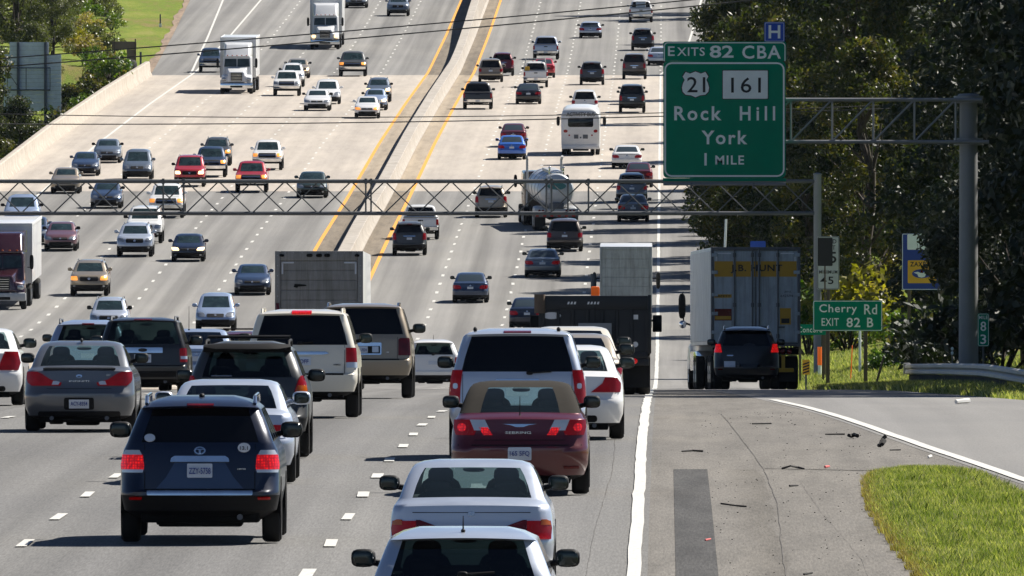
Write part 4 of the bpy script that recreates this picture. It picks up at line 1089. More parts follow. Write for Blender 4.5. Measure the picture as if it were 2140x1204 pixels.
blades('verge_grass', 70000, verge_area, .20, .010, 'rough grass on the bank along the ramp and guardrail', 5, lambda x, d: gz(x, d))
def bank_area(rs, n):
    d = 600 + 190 * rs.uniform(0, 1, n); e = np.interp(d, _xd, _xx)
    return np.stack([e + rs.uniform(0, 1, n) * 8, d], 1)
blades('bank_grass', 40000, bank_area, .26, .016, 'sunlit grass on the bank behind the signs', 6, lambda x, d: gz(x, d))

# debris on the shoulder
def scrap(px_, py, pts, r, label, mat='debris', name='tyre_scrap', cat='debris', wide=1.0):
    d = d_at(py); x = px2x(px_, d); s = F / d
    o = MB()
    Q = [(a / s, b, c / s + r) for a, b, c in pts]
    o.path(Q, [r * random.uniform(.7, 1.2) for _ in Q], 6)
    t = o.build(name, mat, None, 40); t.location = (x, d, zr(d) + .006)
    tag(t, label, cat, 'scraps lying on the shoulder')
scrap(1845, 937, [(-6, 0, 0), (-3, .1, 9), (2, .2, 16), (7, .2, 21)], .03, 'tyre shred standing upright on the gore pavement')
scrap(1845, 937, [(-9, .1, 0), (-1, 0, 3), (4, .1, 10)], .035, 'short lump at the foot of the upright tyre shred')
scrap(1783, 917, [(-9, 0, 2), (-4, .3, 0), (3, .2, 3), (9, 0, 1)], .032, 'black lumpy tyre scrap up near the gore line')
scrap(1660, 983, [(-25, .2, 0), (-8, .0, 6), (8, .3, 2), (20, 0, 0)], .016, 'curved rubber strip beside the transverse joint')
scrap(1447, 946, [(-22, 0, 0), (0, .2, 1), (22, .1, 0)], .014, 'straight dark stick close to the edge line')
scrap(1533, 1060, [(-26, .4, 3), (0, .2, 0), (26, 0, -2)], .014, 'long dark stick beside the resurfaced strip')
scrap(1592, 888, [(-20, 0, 0), (20, .3, 0)], .013, 'thin dark strip far up the shoulder')
scrap(1745, 910, [(-20, 0, 0), (20, .2, 0)], .012, 'thin black strip left of the lumpy tyre scrap')
scrap(1820, 1032, [(-12, 0, 2), (10, .2, -1)], .018, 'dark bark piece touching the grass edge')
scrap(1660, 1018, [(-10, 0, 0), (8, .2, 0)], .012, 'small dark chip below the curved strip')
scrap(1690, 1204, [(-10, 0, 0), (8, .2, 2)], .014, 'dark chip low on the shoulder by the grass')
scrap(1872, 943, [(-12, 0, 0), (10, .2, 0)], .012, 'flat dark sliver beside the upright tyre shred')
scrap(1728, 979, [(-4, 0, 0), (5, .1, 1)], .016, 'small pink scrap above the transverse joint', 'litter_pink', 'litter')
scrap(1480, 1131, [(-6, 0, -1), (5, .1, 1)], .012, 'pink scrap lying on the resurfaced strip', 'litter_pink', 'litter')
scrap(1943, 959, [(-3, 0, 0), (3, .1, 2)], .02, 'white paper scrap beside the gore line', 'litter_white', 'litter')
scrap(2012, 846, [(-14, 0, 0), (13, .3, 2)], .05, 'white wrapper on the far ramp', 'litter_white', 'litter')
scrap(1925, 1128, [(-8, 0, 0), (7, .2, 0)], .015, 'dark clod at the grass edge low in the frame')
rs_ = random.Random(5)
cr = MB()
for i in range(300):
    d = rs_.uniform(200, 330); x = rs_.uniform(.6, max(.8, min(2.7 if d < 263 else xr(d) - .3, xr(d) - .3))); s = rs_.uniform(.003, .010)
    cr.box(x - s, x + s, d - s * 2, d + s * 2, zr(d), zr(d) + s)
tag(cr.build('pavement_grit', 'debris', None, 0), 'scattered dark grit over the shoulder pavement', 'grit', kind='stuff')
# ---------------------------------------------------------------- car bodies: a stack of rounded plan rings
NR, NC, NF = 10, 4, 8
SIDE = [0.0, .05, .34, .39, .66, .71, .97, 1.0]
def ring(z, w, yr, yf, rr, rf, br=.10, c=0.0, bf=.14):
    P, seg = [], []
    rr = min(rr, w * .9); rf = min(rf, w * .9)
    a = w - rr; ye = yr + br * (a / w) ** 2
    for i in range(NR + 1): x = -a + 2 * a * i / NR; P.append((x, yr + br * (x / w) ** 2)); seg.append('R')
    seg[-1] = 'RC'
    for i in range(1, NC): t = -PI / 2 + PI / 2 * i / NC; P.append((a + rr * math.cos(t), ye + rr + rr * math.sin(t))); seg.append('RC')
    b = w - rf; yfe = yf - bf * (b / w) ** 2
    y0, y1 = ye + rr, yfe - rf
    for i, q in enumerate(SIDE): P.append((w, y0 + (y1 - y0) * q)); seg.append('S%d' % i)
    seg[-1] = 'FC'
    for i in range(1, NC): t = PI / 2 * i / NC; P.append((b + rf * math.cos(t), y1 + rf * math.sin(t))); seg.append('FC')
    for i in range(NF + 1): x = b - 2 * b * i / NF; P.append((x, yf - bf * (x / w) ** 2)); seg.append('F')
    seg[-1] = 'FC'
    for i in range(1, NC): t = PI / 2 + PI / 2 * i / NC; P.append((-b + rf * math.cos(t), y1 + rf * math.sin(t))); seg.append('FC')
    for i, q in enumerate(SIDE[::-1]): P.append((-w, y0 + (y1 - y0) * q)); seg.append('S%d' % (len(SIDE) - 2 - i) if i < len(SIDE) - 1 else 'RC')
    for i in range(1, NC): t = PI + PI / 2 * i / NC; P.append((-a + rr * math.cos(t), ye + rr + rr * math.sin(t))); seg.append('RC')
    return [(x, y, z - c * (x / w) ** 2) for x, y in P], seg
T = {}
T['sedan'] = dict(W=1.82, H=1.46, L=4.85, r=.33, ax=1.42, win=(11, 14), low=2, rings=[
    (.20, .72, -2.08, 2.15, .40, .5, .08), (.26, .85, -2.31, 2.32, .40, .5, .10), (.40, .90, -2.40, 2.42, .38, .5), (.55, .91, -2.425, 2.43, .36, .5),
    (.62, .91, -2.42, 2.42, .34, .5), (.65, .909, -2.375, 2.41, .32, .5), (.84, .897, -2.345, 2.10, .28, .5, .10), (.92, .882, -2.335, 1.65, .26, .45, .10, .01),
    (.99, .865, -2.325, 1.22, .24, .4, .10, .02), (1.025, .845, -2.26, 1.05, .24, .35, .10, .025), (1.045, .825, -1.86, .98, .2, .3, .08, .02),
    (1.07, .805, -1.80, .90, .145, .20, .07, .015), (1.20, .76, -1.56, .62, .14, .18, .06, .012), (1.31, .715, -1.33, .38, .14, .16, .06, .012), (1.385, .675, -1.14, .20, .145, .16, .06, .012),
    (1.425, .635, -1.00, .06, .2, .2, .06, .012), (1.45, .55, -.85, -.08, .2, .2, .05, .008), (1.46, .40, -.7, -.22, .15, .15, .03)])
T['wagon'] = dict(W=1.75, H=1.42, L=4.5, r=.32, ax=1.32, win=(8, 11), low=2, rings=[
    (.22, .72, -2.0, 2.0, .4, .45, .1), (.30, .84, -2.14, 2.16, .36, .45), (.5, .875, -2.22, 2.22, .34, .45), (.64, .875, -2.22, 2.21, .32, .45), (.67, .87, -2.17, 2.2, .3, .45),
    (.80, .86, -2.14, 1.95, .26, .45), (.90, .845, -2.10, 1.45, .22, .4), (.96, .828, -2.08, 1.1, .18, .3), (.985, .815, -2.06, .98, .15, .2, .08), (1.13, .765, -1.92, .68, .145, .18, .07, .01),
    (1.26, .715, -1.76, .42, .135, .16, .06, .01), (1.325, .69, -1.70, .30, .13, .16, .06, .015), (1.345, .672, -1.78, .25, .14, .18, .06, .02), (1.375, .635, -1.66, .12, .16, .2, .06, .03), (1.405, .56, -1.3, -.05, .16, .2, .05, .02), (1.42, .42, -.9, -.25, .15, .15, .03)])
T['suv'] = dict(W=1.91, H=1.74, L=4.79, r=.36, ax=1.40, win=(9, 12), low=2, rings=[
    (.30, .76, -2.1, 2.2, .4, .45, .08), (.40, .91, -2.31, 2.34, .36, .45), (.58, .945, -2.39, 2.39, .34, .45), (.62, .95, -2.385, 2.39, .32, .45), (.65, .953, -2.33, 2.39, .3, .45),
    (.90, .95, -2.29, 2.33, .26, .45), (1.04, .935, -2.26, 2.15, .24, .45), (1.12, .915, -2.24, 1.6, .22, .4), (1.18, .885, -2.22, 1.2, .19, .3), (1.21, .87, -2.20, 1.1, .17, .2, .08),
    (1.36, .82, -2.10, .8, .165, .18, .08, .01), (1.50, .765, -1.99, .55, .16, .17, .07, .01), (1.61, .72, -1.90, .35, .15, .16, .06, .015), (1.640, .695, -2.0, .25, .15, .16, .06, .02), (1.68, .65, -1.9, .12, .15, .18, .06, .02),
    (1.715, .55, -1.6, -.1, .12, .15, .05, .015), (1.74, .38, -1.2, -.3, .1, .1, .03)])
T['big_suv'] = dict(W=2.0, H=1.9, L=5.12, r=.39, ax=1.50, win=(9, 12), low=2, rings=[
    (.38, .78, -2.35, 2.3, .25, .4, .04), (.46, .93, -2.51, 2.48, .22, .4, .05), (.62, .985, -2.555, 2.55, .2, .4, .05), (.76, .995, -2.55, 2.55, .18, .4, .05), (.79, .993, -2.48, 2.55, .15, .4, .04),
    (1.0, .987, -2.46, 2.50, .14, .38, .04), (1.13, .977, -2.45, 2.3, .13, .35, .04), (1.20, .962, -2.44, 1.6, .12, .3, .04), (1.24, .95, -2.43, 1.25, .12, .25, .04), (1.28, .937, -2.42, 1.15, .12, .2, .04),
    (1.48, .89, -2.36, .88, .12, .18, .04, .01), (1.66, .84, -2.29, .62, .125, .16, .04, .01), (1.80, .795, -2.23, .44, .125, .16, .04, .015), (1.835, .765, -2.26, .36, .13, .16, .04, .02), (1.865, .71, -2.15, .25, .13, .16, .04, .02),
    (1.885, .6, -1.9, .08, .12, .15, .03, .015), (1.90, .42, -1.5, -.2, .1, .1, .02)])
T['pickup'] = dict(W=2.0, H=1.84, L=5.7, r=.39, ax=1.75, win=(9, 12), low=2, bed=True, rings=[
    (.48, .82, -2.6, 2.6, .2, .35, .03), (.54, .95, -2.8, 2.78, .15, .35, .03), (.72, .99, -2.85, 2.85, .12, .35, .03), (.74, .985, -2.80, 2.85, .1, .35, .02), (.90, .995, -2.79, 2.82, .08, .35, .02),
    (1.06, .985, -2.78, 2.6, .08, .35, .02), (1.14, .97, -2.77, 1.9, .08, .35, .02), (1.19, .95, -2.74, 1.5, .08, .3, .02), (1.20, .93, -.75, 1.38, .12, .25, .03), (1.24, .915, -.72, 1.3, .13, .2, .03),
    (1.42, .865, -.66, 1.02, .13, .18, .03, .01), (1.6, .81, -.60, .75, .13, .16, .03, .01), (1.72, .765, -.55, .58, .13, .16, .03, .015), (1.77, .725, -.5, .46, .15, .16, .03, .02), (1.81, .65, -.4, .32, .15, .15, .03, .02), (1.84, .45, -.2, .1, .1, .1, .02)])
T['minivan'] = dict(W=1.96, H=1.75, L=5.1, r=.34, ax=1.5, win=(8, 11), low=2, rings=[
    (.24, .78, -2.3, 2.3, .4, .5, .08), (.32, .92, -2.48, 2.45, .36, .5), (.52, .97, -2.55, 2.54, .32, .5), (.64, .98, -2.55, 2.54, .30, .5), (.67, .98, -2.50, 2.52, .28, .5), (.86, .97, -2.46, 2.25, .24, .5),
    (1.0, .955, -2.43, 1.75, .22, .45), (1.06, .935, -2.41, 1.45, .19, .4), (1.10, .915, -2.40, 1.3, .17, .22, .08), (1.30, .86, -2.30, .9, .165, .2, .08, .01), (1.48, .80, -2.18, .55, .16, .18, .07, .01), (1.61, .755, -2.08, .32, .15, .16, .06, .015),
    (1.645, .73, -2.14, .22, .15, .16, .06, .02), (1.69, .67, -2.0, .08, .15, .18, .05, .02), (1.73, .55, -1.7, -.15, .12, .15, .04, .015), (1.75, .38, -1.2, -.4, .1, .1, .03)])
def scaled(kind, W=None, H=None, Lg=None):
    t = dict(T[kind]); kw = (W or t['W']) / t['W']; kh = (H or t['H']) / t['H']; kl = (Lg or t['L']) / t['L']
    R = []
    for q in t['rings']:
        q = list(q) + [None] * (8 - len(q))
        br = .10 if q[6] is None else q[6]; c = 0 if q[7] is None else q[7]
        R.append((q[0] * kh, q[1] * kw, q[2] * kl, q[3] * kl, q[4] * kw, q[5] * kw, br, c))
    t.update(W=t['W'] * kw, H=t['H'] * kh, L=t['L'] * kl, ax=t['ax'] * kl, rings=R, kw=kw, kh=kh)
    return t
class Surf:
    """the rear (or front) face of a ring stack, read as y at (x, z)"""
    def __init__(s, t, front):
        s.R, s.front = t['rings'], front
        s.z = [r[0] for r in s.R]
    def y(s, x, z):
        R = s.R; ax_ = abs(x)
        z = min(max(z, s.z[0]), s.z[-1] - 1e-4)
        i = max(k for k in range(len(R) - 1) if s.z[k] <= z)
        f = (z - s.z[i]) / (s.z[i + 1] - s.z[i])
        g = lambda k: R[i][k] + (R[i + 1][k] - R[i][k]) * f
        w = g(1)
        if s.front: y0, r, b, sg_ = -g(3), g(5), .14, -1
        else: y0, r, b, sg_ = g(2), g(4), g(6), 1
        r = min(r, w * .9); a = w - r; ax_ = min(ax_, w - .002)
        if ax_ <= a: q = y0 + b * (ax_ / w) ** 2
        else: q = y0 + b * (a / w) ** 2 + r - math.sqrt(max(0, r * r - (ax_ - a) ** 2))
        return q * sg_
    def n(s, x, z):
        e = .012
        dx = (s.y(x + e, z) - s.y(x - e, z)) / (2 * e); dz = (s.y(x, z + e) - s.y(x, z - e)) / (2 * e)
        dx = max(-3, min(3, dx)); dz = max(-1.2, min(1.2, dz))
        v = Vector((dx, -1, dz)) if not s.front else Vector((-dx, 1, -dz))
        return v.normalized()
    def patch(s, rows, off=.012, nx=8, ny=3, skirt=.04):
        """rows: (z, x0, x1) from low to high; a raised piece hugging the body"""
        Z = []
        for i in range(len(rows) - 1):
            for k in range(ny):
                f = k / ny; Z.append(tuple(rows[i][j] + (rows[i + 1][j] - rows[i][j]) * f for j in range(3)))
        Z.append(tuple(rows[-1]))
        vs, fs, base = [], [], []
        for z, x0, x1 in Z:
            for i in range(nx + 1):
                x = x0 + (x1 - x0) * i / nx; n = s.n(x, z); p = Vector((x, s.y(x, z), z))
                vs.append(p + n * off); base.append(p - n * skirt)
        N = nx + 1; m = len(Z)
        for j in range(m - 1):
            for i in range(nx): q = (j * N + i, j * N + i + 1, (j + 1) * N + i + 1, (j + 1) * N + i); fs.append(q if not s.front else q[::-1])
        loop = [i for i in range(N)] + [j * N + N - 1 for j in range(1, m)] + [(m - 1) * N + i for i in range(N - 2, -1, -1)] + [j * N for j in range(m - 2, 0, -1)]
        o = len(vs); vs += [base[k] for k in loop]; K = len(loop)
        for k in range(K): q = (loop[k], o + k, o + (k + 1) % K, loop[(k + 1) % K]); fs.append(q if not s.front else q[::-1])
        mb = MB(); mb.add(vs, fs); return mb
def mirror(rows): return [(z, -b, -a) for z, a, b in rows]
def rect(x0, x1, z0, z1, r=0.0):
    if r <= 0: return [(z0, x0, x1), (z1, x0, x1)]
    return [(z0, x0 + r, x1 - r), (z0 + r * .3, x0 + r * .3, x1 - r * .3), (z0 + r, x0, x1), (z1 - r, x0, x1), (z1 - r * .3, x0 + r * .3, x1 - r * .3), (z1, x0 + r, x1 - r)]
def ell(cx, cz, rx, rz, n=8):
    return [(cz - rz * math.cos(PI * k / n), cx - rx * math.sin(PI * k / n) - 1e-4, cx + rx * math.sin(PI * k / n) + 1e-4) for k in range(n + 1)]
WHEEL = {}
def wheel_meshes(r, w):
    k = (round(r, 2), round(w, 2))
    if k not in WHEEL:
        ty = MB().lathe([(r * .62, -w / 2 + .01), (r * .9, -w / 2), (r * .985, -w / 2 + .03), (r, -w / 2 + .06), (r, w / 2 - .06), (r * .985, w / 2 - .03), (r * .9, w / 2), (r * .62, w / 2 - .01), (r * .62, -w / 2 + .01)], 'x', 24).mesh('tyre', 'rubber')
        rm = MB().lathe([(0, w / 2 - .035), (r * .12, w / 2 - .03), (r * .14, w / 2 - .07), (r * .5, w / 2 - .06), (r * .58, w / 2 - .015), (r * .64, w / 2 - .012), (r * .64, w / 2 - .1), (0, w / 2 - .1)], 'x', 20)
        for i in range(5):
            a = 2 * PI * i / 5; c, s_ = math.cos(a), math.sin(a)
            rm.tube((w / 2 - .04, c * r * .1, s_ * r * .1), (w / 2 - .03, c * r * .6, s_ * r * .6), r * .085, r * .06, 6)
        WHEEL[k] = (ty, rm.mesh('rim', 'rim'))
    return WHEEL[k]
def add_wheels(root, r, w, half, ys):
    ty, rm = wheel_meshes(r, w)
    for y in ys:
        for sx in (1, -1):
            o = link('wheel', ty, root, (sx * (half - w / 2), y, r))
            if sx < 0: o.rotation_euler = (0, 0, PI)
            link('rim', rm, o)
def car(kind, name, label, cat, color='paint_grey', W=None, H=None, Lg=None, rear=(), front=(), group=None, rglass='glass_dark', fglass='glass_front', sglass='glass_dark',
        rails=None, mirror_mat='black_trim', interior=False, top=None, clad=None, lowcol='black_trim', belt=.0, mz=None, antenna=None, exhaust=1, mscale=1.0, tyre=.23, wtop=0, rmar=0):
    t = scaled(kind, W, H, Lg)
    root = thing(name, label, cat, (0, 0, 0), group)
    R = [ring(*r[:8]) for r in t['rings']]
    seg = R[0][1]; N = len(seg); i0, i1 = t['win']
    parts = {}
    def put(key, quad): parts.setdefault(key, []).append(quad)
    for i in range(len(R) - 1):
        for j in range(N):
            q = [R[i][0][j], R[i][0][(j + 1) % N], R[i + 1][0][(j + 1) % N], R[i + 1][0][j]]
            s = seg[j]; key = 'body'
            if i < t['low']: key = 'lower_trim' if (clad or i < 1) else 'body'
            if clad and R[i + 1][0][0][2] <= clad: key = 'lower_trim'
            if t.get('bed') and i == i0 - 2 and s in ('R', 'RC', 'S0', 'S1', 'S2', 'S3'): key = 'bed_cover'
            if i0 <= i < i1:
                if s == 'R' and (i >= i1 - wtop or not (rmar <= j < NR - rmar)): key = 'soft_top' if top else 'body'
                elif s == 'R': key = 'rear_window'
                elif s == 'F': key = 'windshield'
                elif s in ('S1', 'S3', 'S5'): key = 'side_window' + ('_r' if q[0][0] > 0 else '_l')
                elif top: key = 'soft_top'
            elif i >= i1 and top: key = 'soft_top'
            put(key, q)
    body_m = {'body': color, 'lower_trim': lowcol, 'bed_cover': 'black_trim', 'rear_window': rglass, 'windshield': fglass, 'side_window_r': sglass, 'side_window_l': sglass, 'soft_top': top or color}
    def weld(quads):
        idx, V, Fc = {}, [], []
        for q in quads:
            ids = []
            for p in q:
                k = (round(p[0], 5), round(p[1], 5), round(p[2], 5))
                if k not in idx: idx[k] = len(V); V.append(p)
                ids.append(idx[k])
            if len(set(ids)) == len(ids): Fc.append(ids)
        return V, Fc
    capq = R[-1][0]
    objs = {}
    for key, quads in parts.items():
        V, Fc = weld(quads)
        mb = MB(); mb.v, mb.f = V, Fc
        if key == ('soft_top' if top else 'body'):
            o = len(mb.v); mb.v = mb.v + list(capq); mb.f.append(tuple(range(o, o + N)))
        if key == 'lower_trim' or (key == 'body' and 'lower_trim' not in parts):
            o = len(mb.v); mb.v = list(mb.v) + list(R[0][0]); mb.f.append(tuple(range(o, o + N))[::-1])
        objs[key] = mb.build(key.replace('_r', '', 1) if key.startswith('side_window_r') else key.replace('_l', '') if key.startswith('side_window_l') else key, body_m[key], root, 50 if key == 'body' else 40)
    L2, W2, r = t['L'] / 2, t['W'] / 2, t['r']
    ax_r, ax_f = -t['ax'], t['ax']
    # underbody, wheels, arches
    zlo = t['rings'][0][0]
    ub = MB().box(-W2 * .74, W2 * .74, -L2 + .25, L2 - .3, zlo - .05, zlo + .16, .03)
    ub.box(-W2 * .25, W2 * .35, -L2 + .35, -L2 + .95, zlo - .10, zlo + .1, .04).tube((-W2 * .8, ax_r, r * .9), (W2 * .8, ax_r, r * .9), .05)
    ub.box(-W2 * .55, -W2 * .3, -L2 + .3, -L2 + .7, zlo - .08, zlo + .1, .03)
    ub.build('underbody', 'under', root)
    for q in range(exhaust):
        xx = W2 * (.5 if q == 0 else -.5)
        MB().tube((xx, -L2 + .12, zlo + .02), (xx, -L2 + .6, zlo + .03), .035, n=10).build('exhaust_pipe', 'steel_dark', root)
    add_wheels(root, r, tyre, W2 + .004, (ax_r, ax_f))
    for y in (ax_r, ax_f):
        for sx in (1, -1):
            n = 18; pts = [((r + .07) * math.cos(PI * k / n - 0.0), (r + .07) * math.sin(PI * k / n)) for k in range(n + 1)]
            x = sx * (W2 + .0015)
            mb = MB(); mb.add([(x, y + a, r + b) for a, b in pts] + [(x - sx * .1, y + a, r + b) for a, b in pts] + [(x, y, r * .4)], [(k, k + 1, 2 * n + 2) for k in range(n)] + [(k, n + 1 + k, n + 2 + k, k + 1) for k in range(n)])
            mb.build('wheel_arch', 'under', root, 40, fix=True)
    # door mirrors
    zb = t['rings'][i0][0]; wb = t['rings'][i0][1]
    mz_ = mz or zb + .10; my = t['rings'][i0][3] - .35
    for sx in (1, -1):
        mm = MB().blob((sx * (wb + .14 * mscale), my, mz_), (.115 * mscale, .07, .085 * mscale), 3.2)
        mm.tube((sx * (wb - .04), my + .03, mz_ - .06), (sx * (wb + .1), my + .02, mz_ - .03), .035, .03, 8)
        o = mm.build('mirror', mirror_mat, root)
        MB().blob((sx * (wb + .14 * mscale), my - .064, mz_), (.095 * mscale, .012, .068 * mscale), 3.2).build('mirror_glass', 'mirror_face', o)
    if rails:
        for sx in (1, -1):
            x = sx * t['rings'][-4][1] * .93; z = t['H'] * .955
            y0, y1 = t['rings'][-3][2] * .95, t['rings'][-3][3] + .05
            mb = MB().path([(x, y0, z), (x, y0 + .12, z + .085), (x, y1 - .15, z + .085), (x, y1, z)], .022, 8)
            mb.build('roof_rail', rails, root)
        if rails == 'black_trim':
            for yy in (-.9, .0): MB().tube((-t['rings'][-4][1] * .92, yy, t['H'] + .06), (t['rings'][-4][1] * .92, yy, t['H'] + .06), .02, n=8).build('cross_bar', rails, root)
    if interior:
        zs = zb - .12
        for x in (-.36, .36):
            MB().blob((x, .05, zs), (.24, .12, .30), 3.4).blob((x, .0, zs + .31), (.14, .07, .10), 3).build('seat', 'seat', root)
        MB().blob((0, -1.0 * t['L'] / 4.85, zs - .02), (.62, .12, .22), 4).blob((-.38, -1.02, zs + .20), (.15, .06, .07), 3).blob((.38, -1.02, zs + .20), (.15, .06, .07), 3).build('rear_seat', 'seat', root)
        MB().box(-wb * .9, wb * .9, t['rings'][i0][3] - .75, t['rings'][i0][3] - .1, zs - .3, zb - .03, .06).build('dashboard', 'seat', root)
        MB().blob((0, t['rings'][i1][3] + .12, t['rings'][i1][0] - .05), (.12, .02, .035), 3).build('inside_mirror', 'seat', root)
    S = {'rear': Surf(t, False), 'front': Surf(t, True)}
    last = None
    for end, feats in (('rear', rear), ('front', front)):
        for f in feats:
            kind_ = f[0]
            if kind_ == 'pair':            # ('pair', name, rows, mat[, offset]) both sides
                _, nm, rows, mt = f[:4]; off = f[4] if len(f) > 4 else .012
                for rw in (rows, mirror(rows)): S[end].patch(rw, off).build(nm, mt, root, 60)
            elif kind_ == 'one':
                _, nm, rows, mt = f[:4]; off = f[4] if len(f) > 4 else .012
                last = S[end].patch(rows, off).build(nm, mt, root, 60)
            elif kind_ == 'sub':           # a piece lying on the part before it
                _, nm, rows, mt, off = f
                S[end].patch(rows, off).build(nm, mt, last, 60)
            elif kind_ == 'text':          # ('text', body, x, z, w, h, mat, off)
                _, body, x, z, w, h, mt, off = f
                y = min(S[end].y(x - w / 2, z + h / 2), S[end].y(x, z + h / 2), S[end].y(x, z)) - off
                lettering(last if off > .02 and last is not None else root, body, x, y, z, w, h, mt, .01)
            elif kind_ == 'wiper':
                _, x0, x1, z = f
                MB().blob((x0, S[end].y(x0, z) - .03, z), (.05, .03, .03), 3).tube((x0, S[end].y(x0, z) - .03, z), (x1, S[end].y(x1, z + .01) - .035, z + .02), .014, n=6).build('wiper', 'black_trim', root)
    if antenna:
        x, y, z, h = antenna
        MB().tube((x, y, z), (x, y + .02, z + h), .009, .004, 6).blob((x, y, z), (.022, .03, .02), 2).build('antenna', 'black_trim', root)
    root['near'] = L2
    return root
# standard faces for the many vehicles further off
def std_front(kind, kw, kh, on):  # black lower grilles drawn large, standing for shade low on the nose
    hl = {'on': 'lamp_on', 'off': 'lamp_off', 'amber': 'lamp_amber'}[on]
    s = lambda rows: [(z * kh, a * kw, b * kw) for z, a, b in rows]
    if kind in ('sedan', 'wagon'):
        return [('pair', 'headlight', s([(.60, .50, .78), (.64, .46, .84), (.74, .52, .87), (.77, .64, .86)]), hl), ('one', 'grille', s(rect(-.40, .40, .60, .72, .04)), 'black_trim'),
                ('one', 'lower_grille', s(rect(-.62, .62, .24, .50, .05)), 'black_trim'), ('pair', 'fog_light', s(ell(.66, .37, .06, .05)), 'lamp_off'), ('one', 'badge', s(ell(0, .66, .05, .04)), 'badge', .02)]
    if kind == 'minivan':
        return [('pair', 'headlight', s([(.68, .56, .84), (.74, .50, .92), (.86, .58, .93), (.90, .72, .90)]), hl), ('one', 'grille', s(rect(-.42, .42, .66, .82, .04)), 'black_trim'), ('one', 'lower_grille', s(rect(-.7, .7, .30, .56, .05)), 'black_trim'), ('one', 'badge', s(ell(0, .75, .06, .045)), 'badge', .02)]
    if kind == 'pickup':
        return [('pair', 'headlight', s([(.86, .66, .94), (1.02, .64, .96), (1.06, .66, .95)]), hl), ('one', 'grille', s(rect(-.58, .58, .80, 1.08, .05)), 'black_trim'), ('sub', 'grille_bar', s(rect(-.55, .55, .92, .96)), 'chrome', .03),
                ('one', 'bumper', s(rect(-.93, .93, .56, .74, .03)), 'chrome', .03), ('one', 'lower_grille', s(rect(-.5, .5, .50, .55)), 'black_trim', .02)]
    return [('pair', 'headlight', s([(.80, .60, .88), (.84, .56, .92), (.98, .60, .92), (1.0, .66, .88)]), hl), ('one', 'grille', s(rect(-.46, .46, .76, .98, .05)), 'black_trim'), ('sub', 'badge', s(ell(0, .87, .07, .05)), 'badge', .03),
            ('one', 'lower_grille', s(rect(-.6, .6, .42, .58, .05)), 'black_trim'), ('pair', 'fog_light', s(ell(.74, .52, .06, .05)), 'lamp_off')]
def std_rear(kind, kw, kh, lit=False):
    s = lambda rows: [(z * kh, a * kw, b * kw) for z, a, b in rows]
    rl = 'red_lit' if lit else 'red_lens'
    if kind in ('sedan', 'wagon'):
        return [('pair', 'tail_light', s([(.70, .50, .82), (.74, .46, .87), (.84, .50, .885), (.89, .58, .87)]), rl), ('one', 'license_plate', s(rect(-.15, .15, .70, .81)), 'plate_white', .02), ('one', 'boot_seam', s(rect(-.5, .5, .905, .92)), 'black_trim', .004),
                ('one', 'bumper_insert', s(rect(-.55, .55, .27, .38, .04)), 'black_trim'), ('one', 'badge', s(ell(0, .87, .05, .03)), 'badge', .014)]
    if kind == 'pickup':
        return [('pair', 'tail_light', s([(.82, .86, .99), (1.12, .86, .985)]), rl), ('one', 'bumper', s(rect(-.94, .94, .55, .71, .03)), 'chrome', .05), ('one', 'license_plate', s(rect(-.15, .15, .57, .68)), 'plate_white', .07), ('one', 'tailgate_handle', s(rect(-.14, .14, 1.02, 1.09, .02)), 'black_trim', .02)]
    if kind == 'minivan':
        return [('pair', 'tail_light', s([(.78, .74, .95), (.98, .72, .96), (1.02, .80, .95)]), rl), ('one', 'license_plate', s(rect(-.15, .15, .80, .91)), 'plate_white', .02), ('one', 'bumper_insert', s(rect(-.6, .6, .34, .44, .04)), 'black_trim'), ('one', 'badge', s(ell(0, 1.02, .06, .035)), 'badge', .014)]
    return [('pair', 'tail_light', s([(.84, .74, .94), (1.14, .76, .93), (1.18, .80, .91)]), rl), ('one', 'license_plate', s(rect(-.15, .15, .84, .95)), 'plate_white', .02), ('one', 'bumper_insert', s(rect(-.62, .62, .42, .52, .04)), 'black_trim'), ('one', 'handle_bar', s(rect(-.34, .34, 1.0, 1.05, .02)), 'chrome', .02), ('one', 'high_brake_light', s(rect(-.14, .14, 1.625, 1.655)), 'red_dark', .01)]

def place(o, x, d, facing='away', yaw=0.0, dz=0.0):
    """stand a vehicle on the road: d is where its wheels nearest the camera touch"""
    near = o.get('near', 0.0); gap = o.get('overhang', .85)
    dc = d + (near - gap)
    m = math.atan(slope(dc))
    z = zr(dc) + .012
    if near > 1:                                   # stand on the chord between the axles
        za, zb_ = zr(dc - 1.4), zr(dc + 1.4); m = math.atan2(zb_ - za, 2.8); z = (za + zb_) / 2 + .012
    o.location = (x, dc, z + dz)
    if facing == 'away': o.rotation_euler = (m, 0, yaw)
    else: o.rotation_euler = (-m, 0, PI + yaw)
    for k in ('near', 'overhang'):
        if k in o: del o[k]
    return o

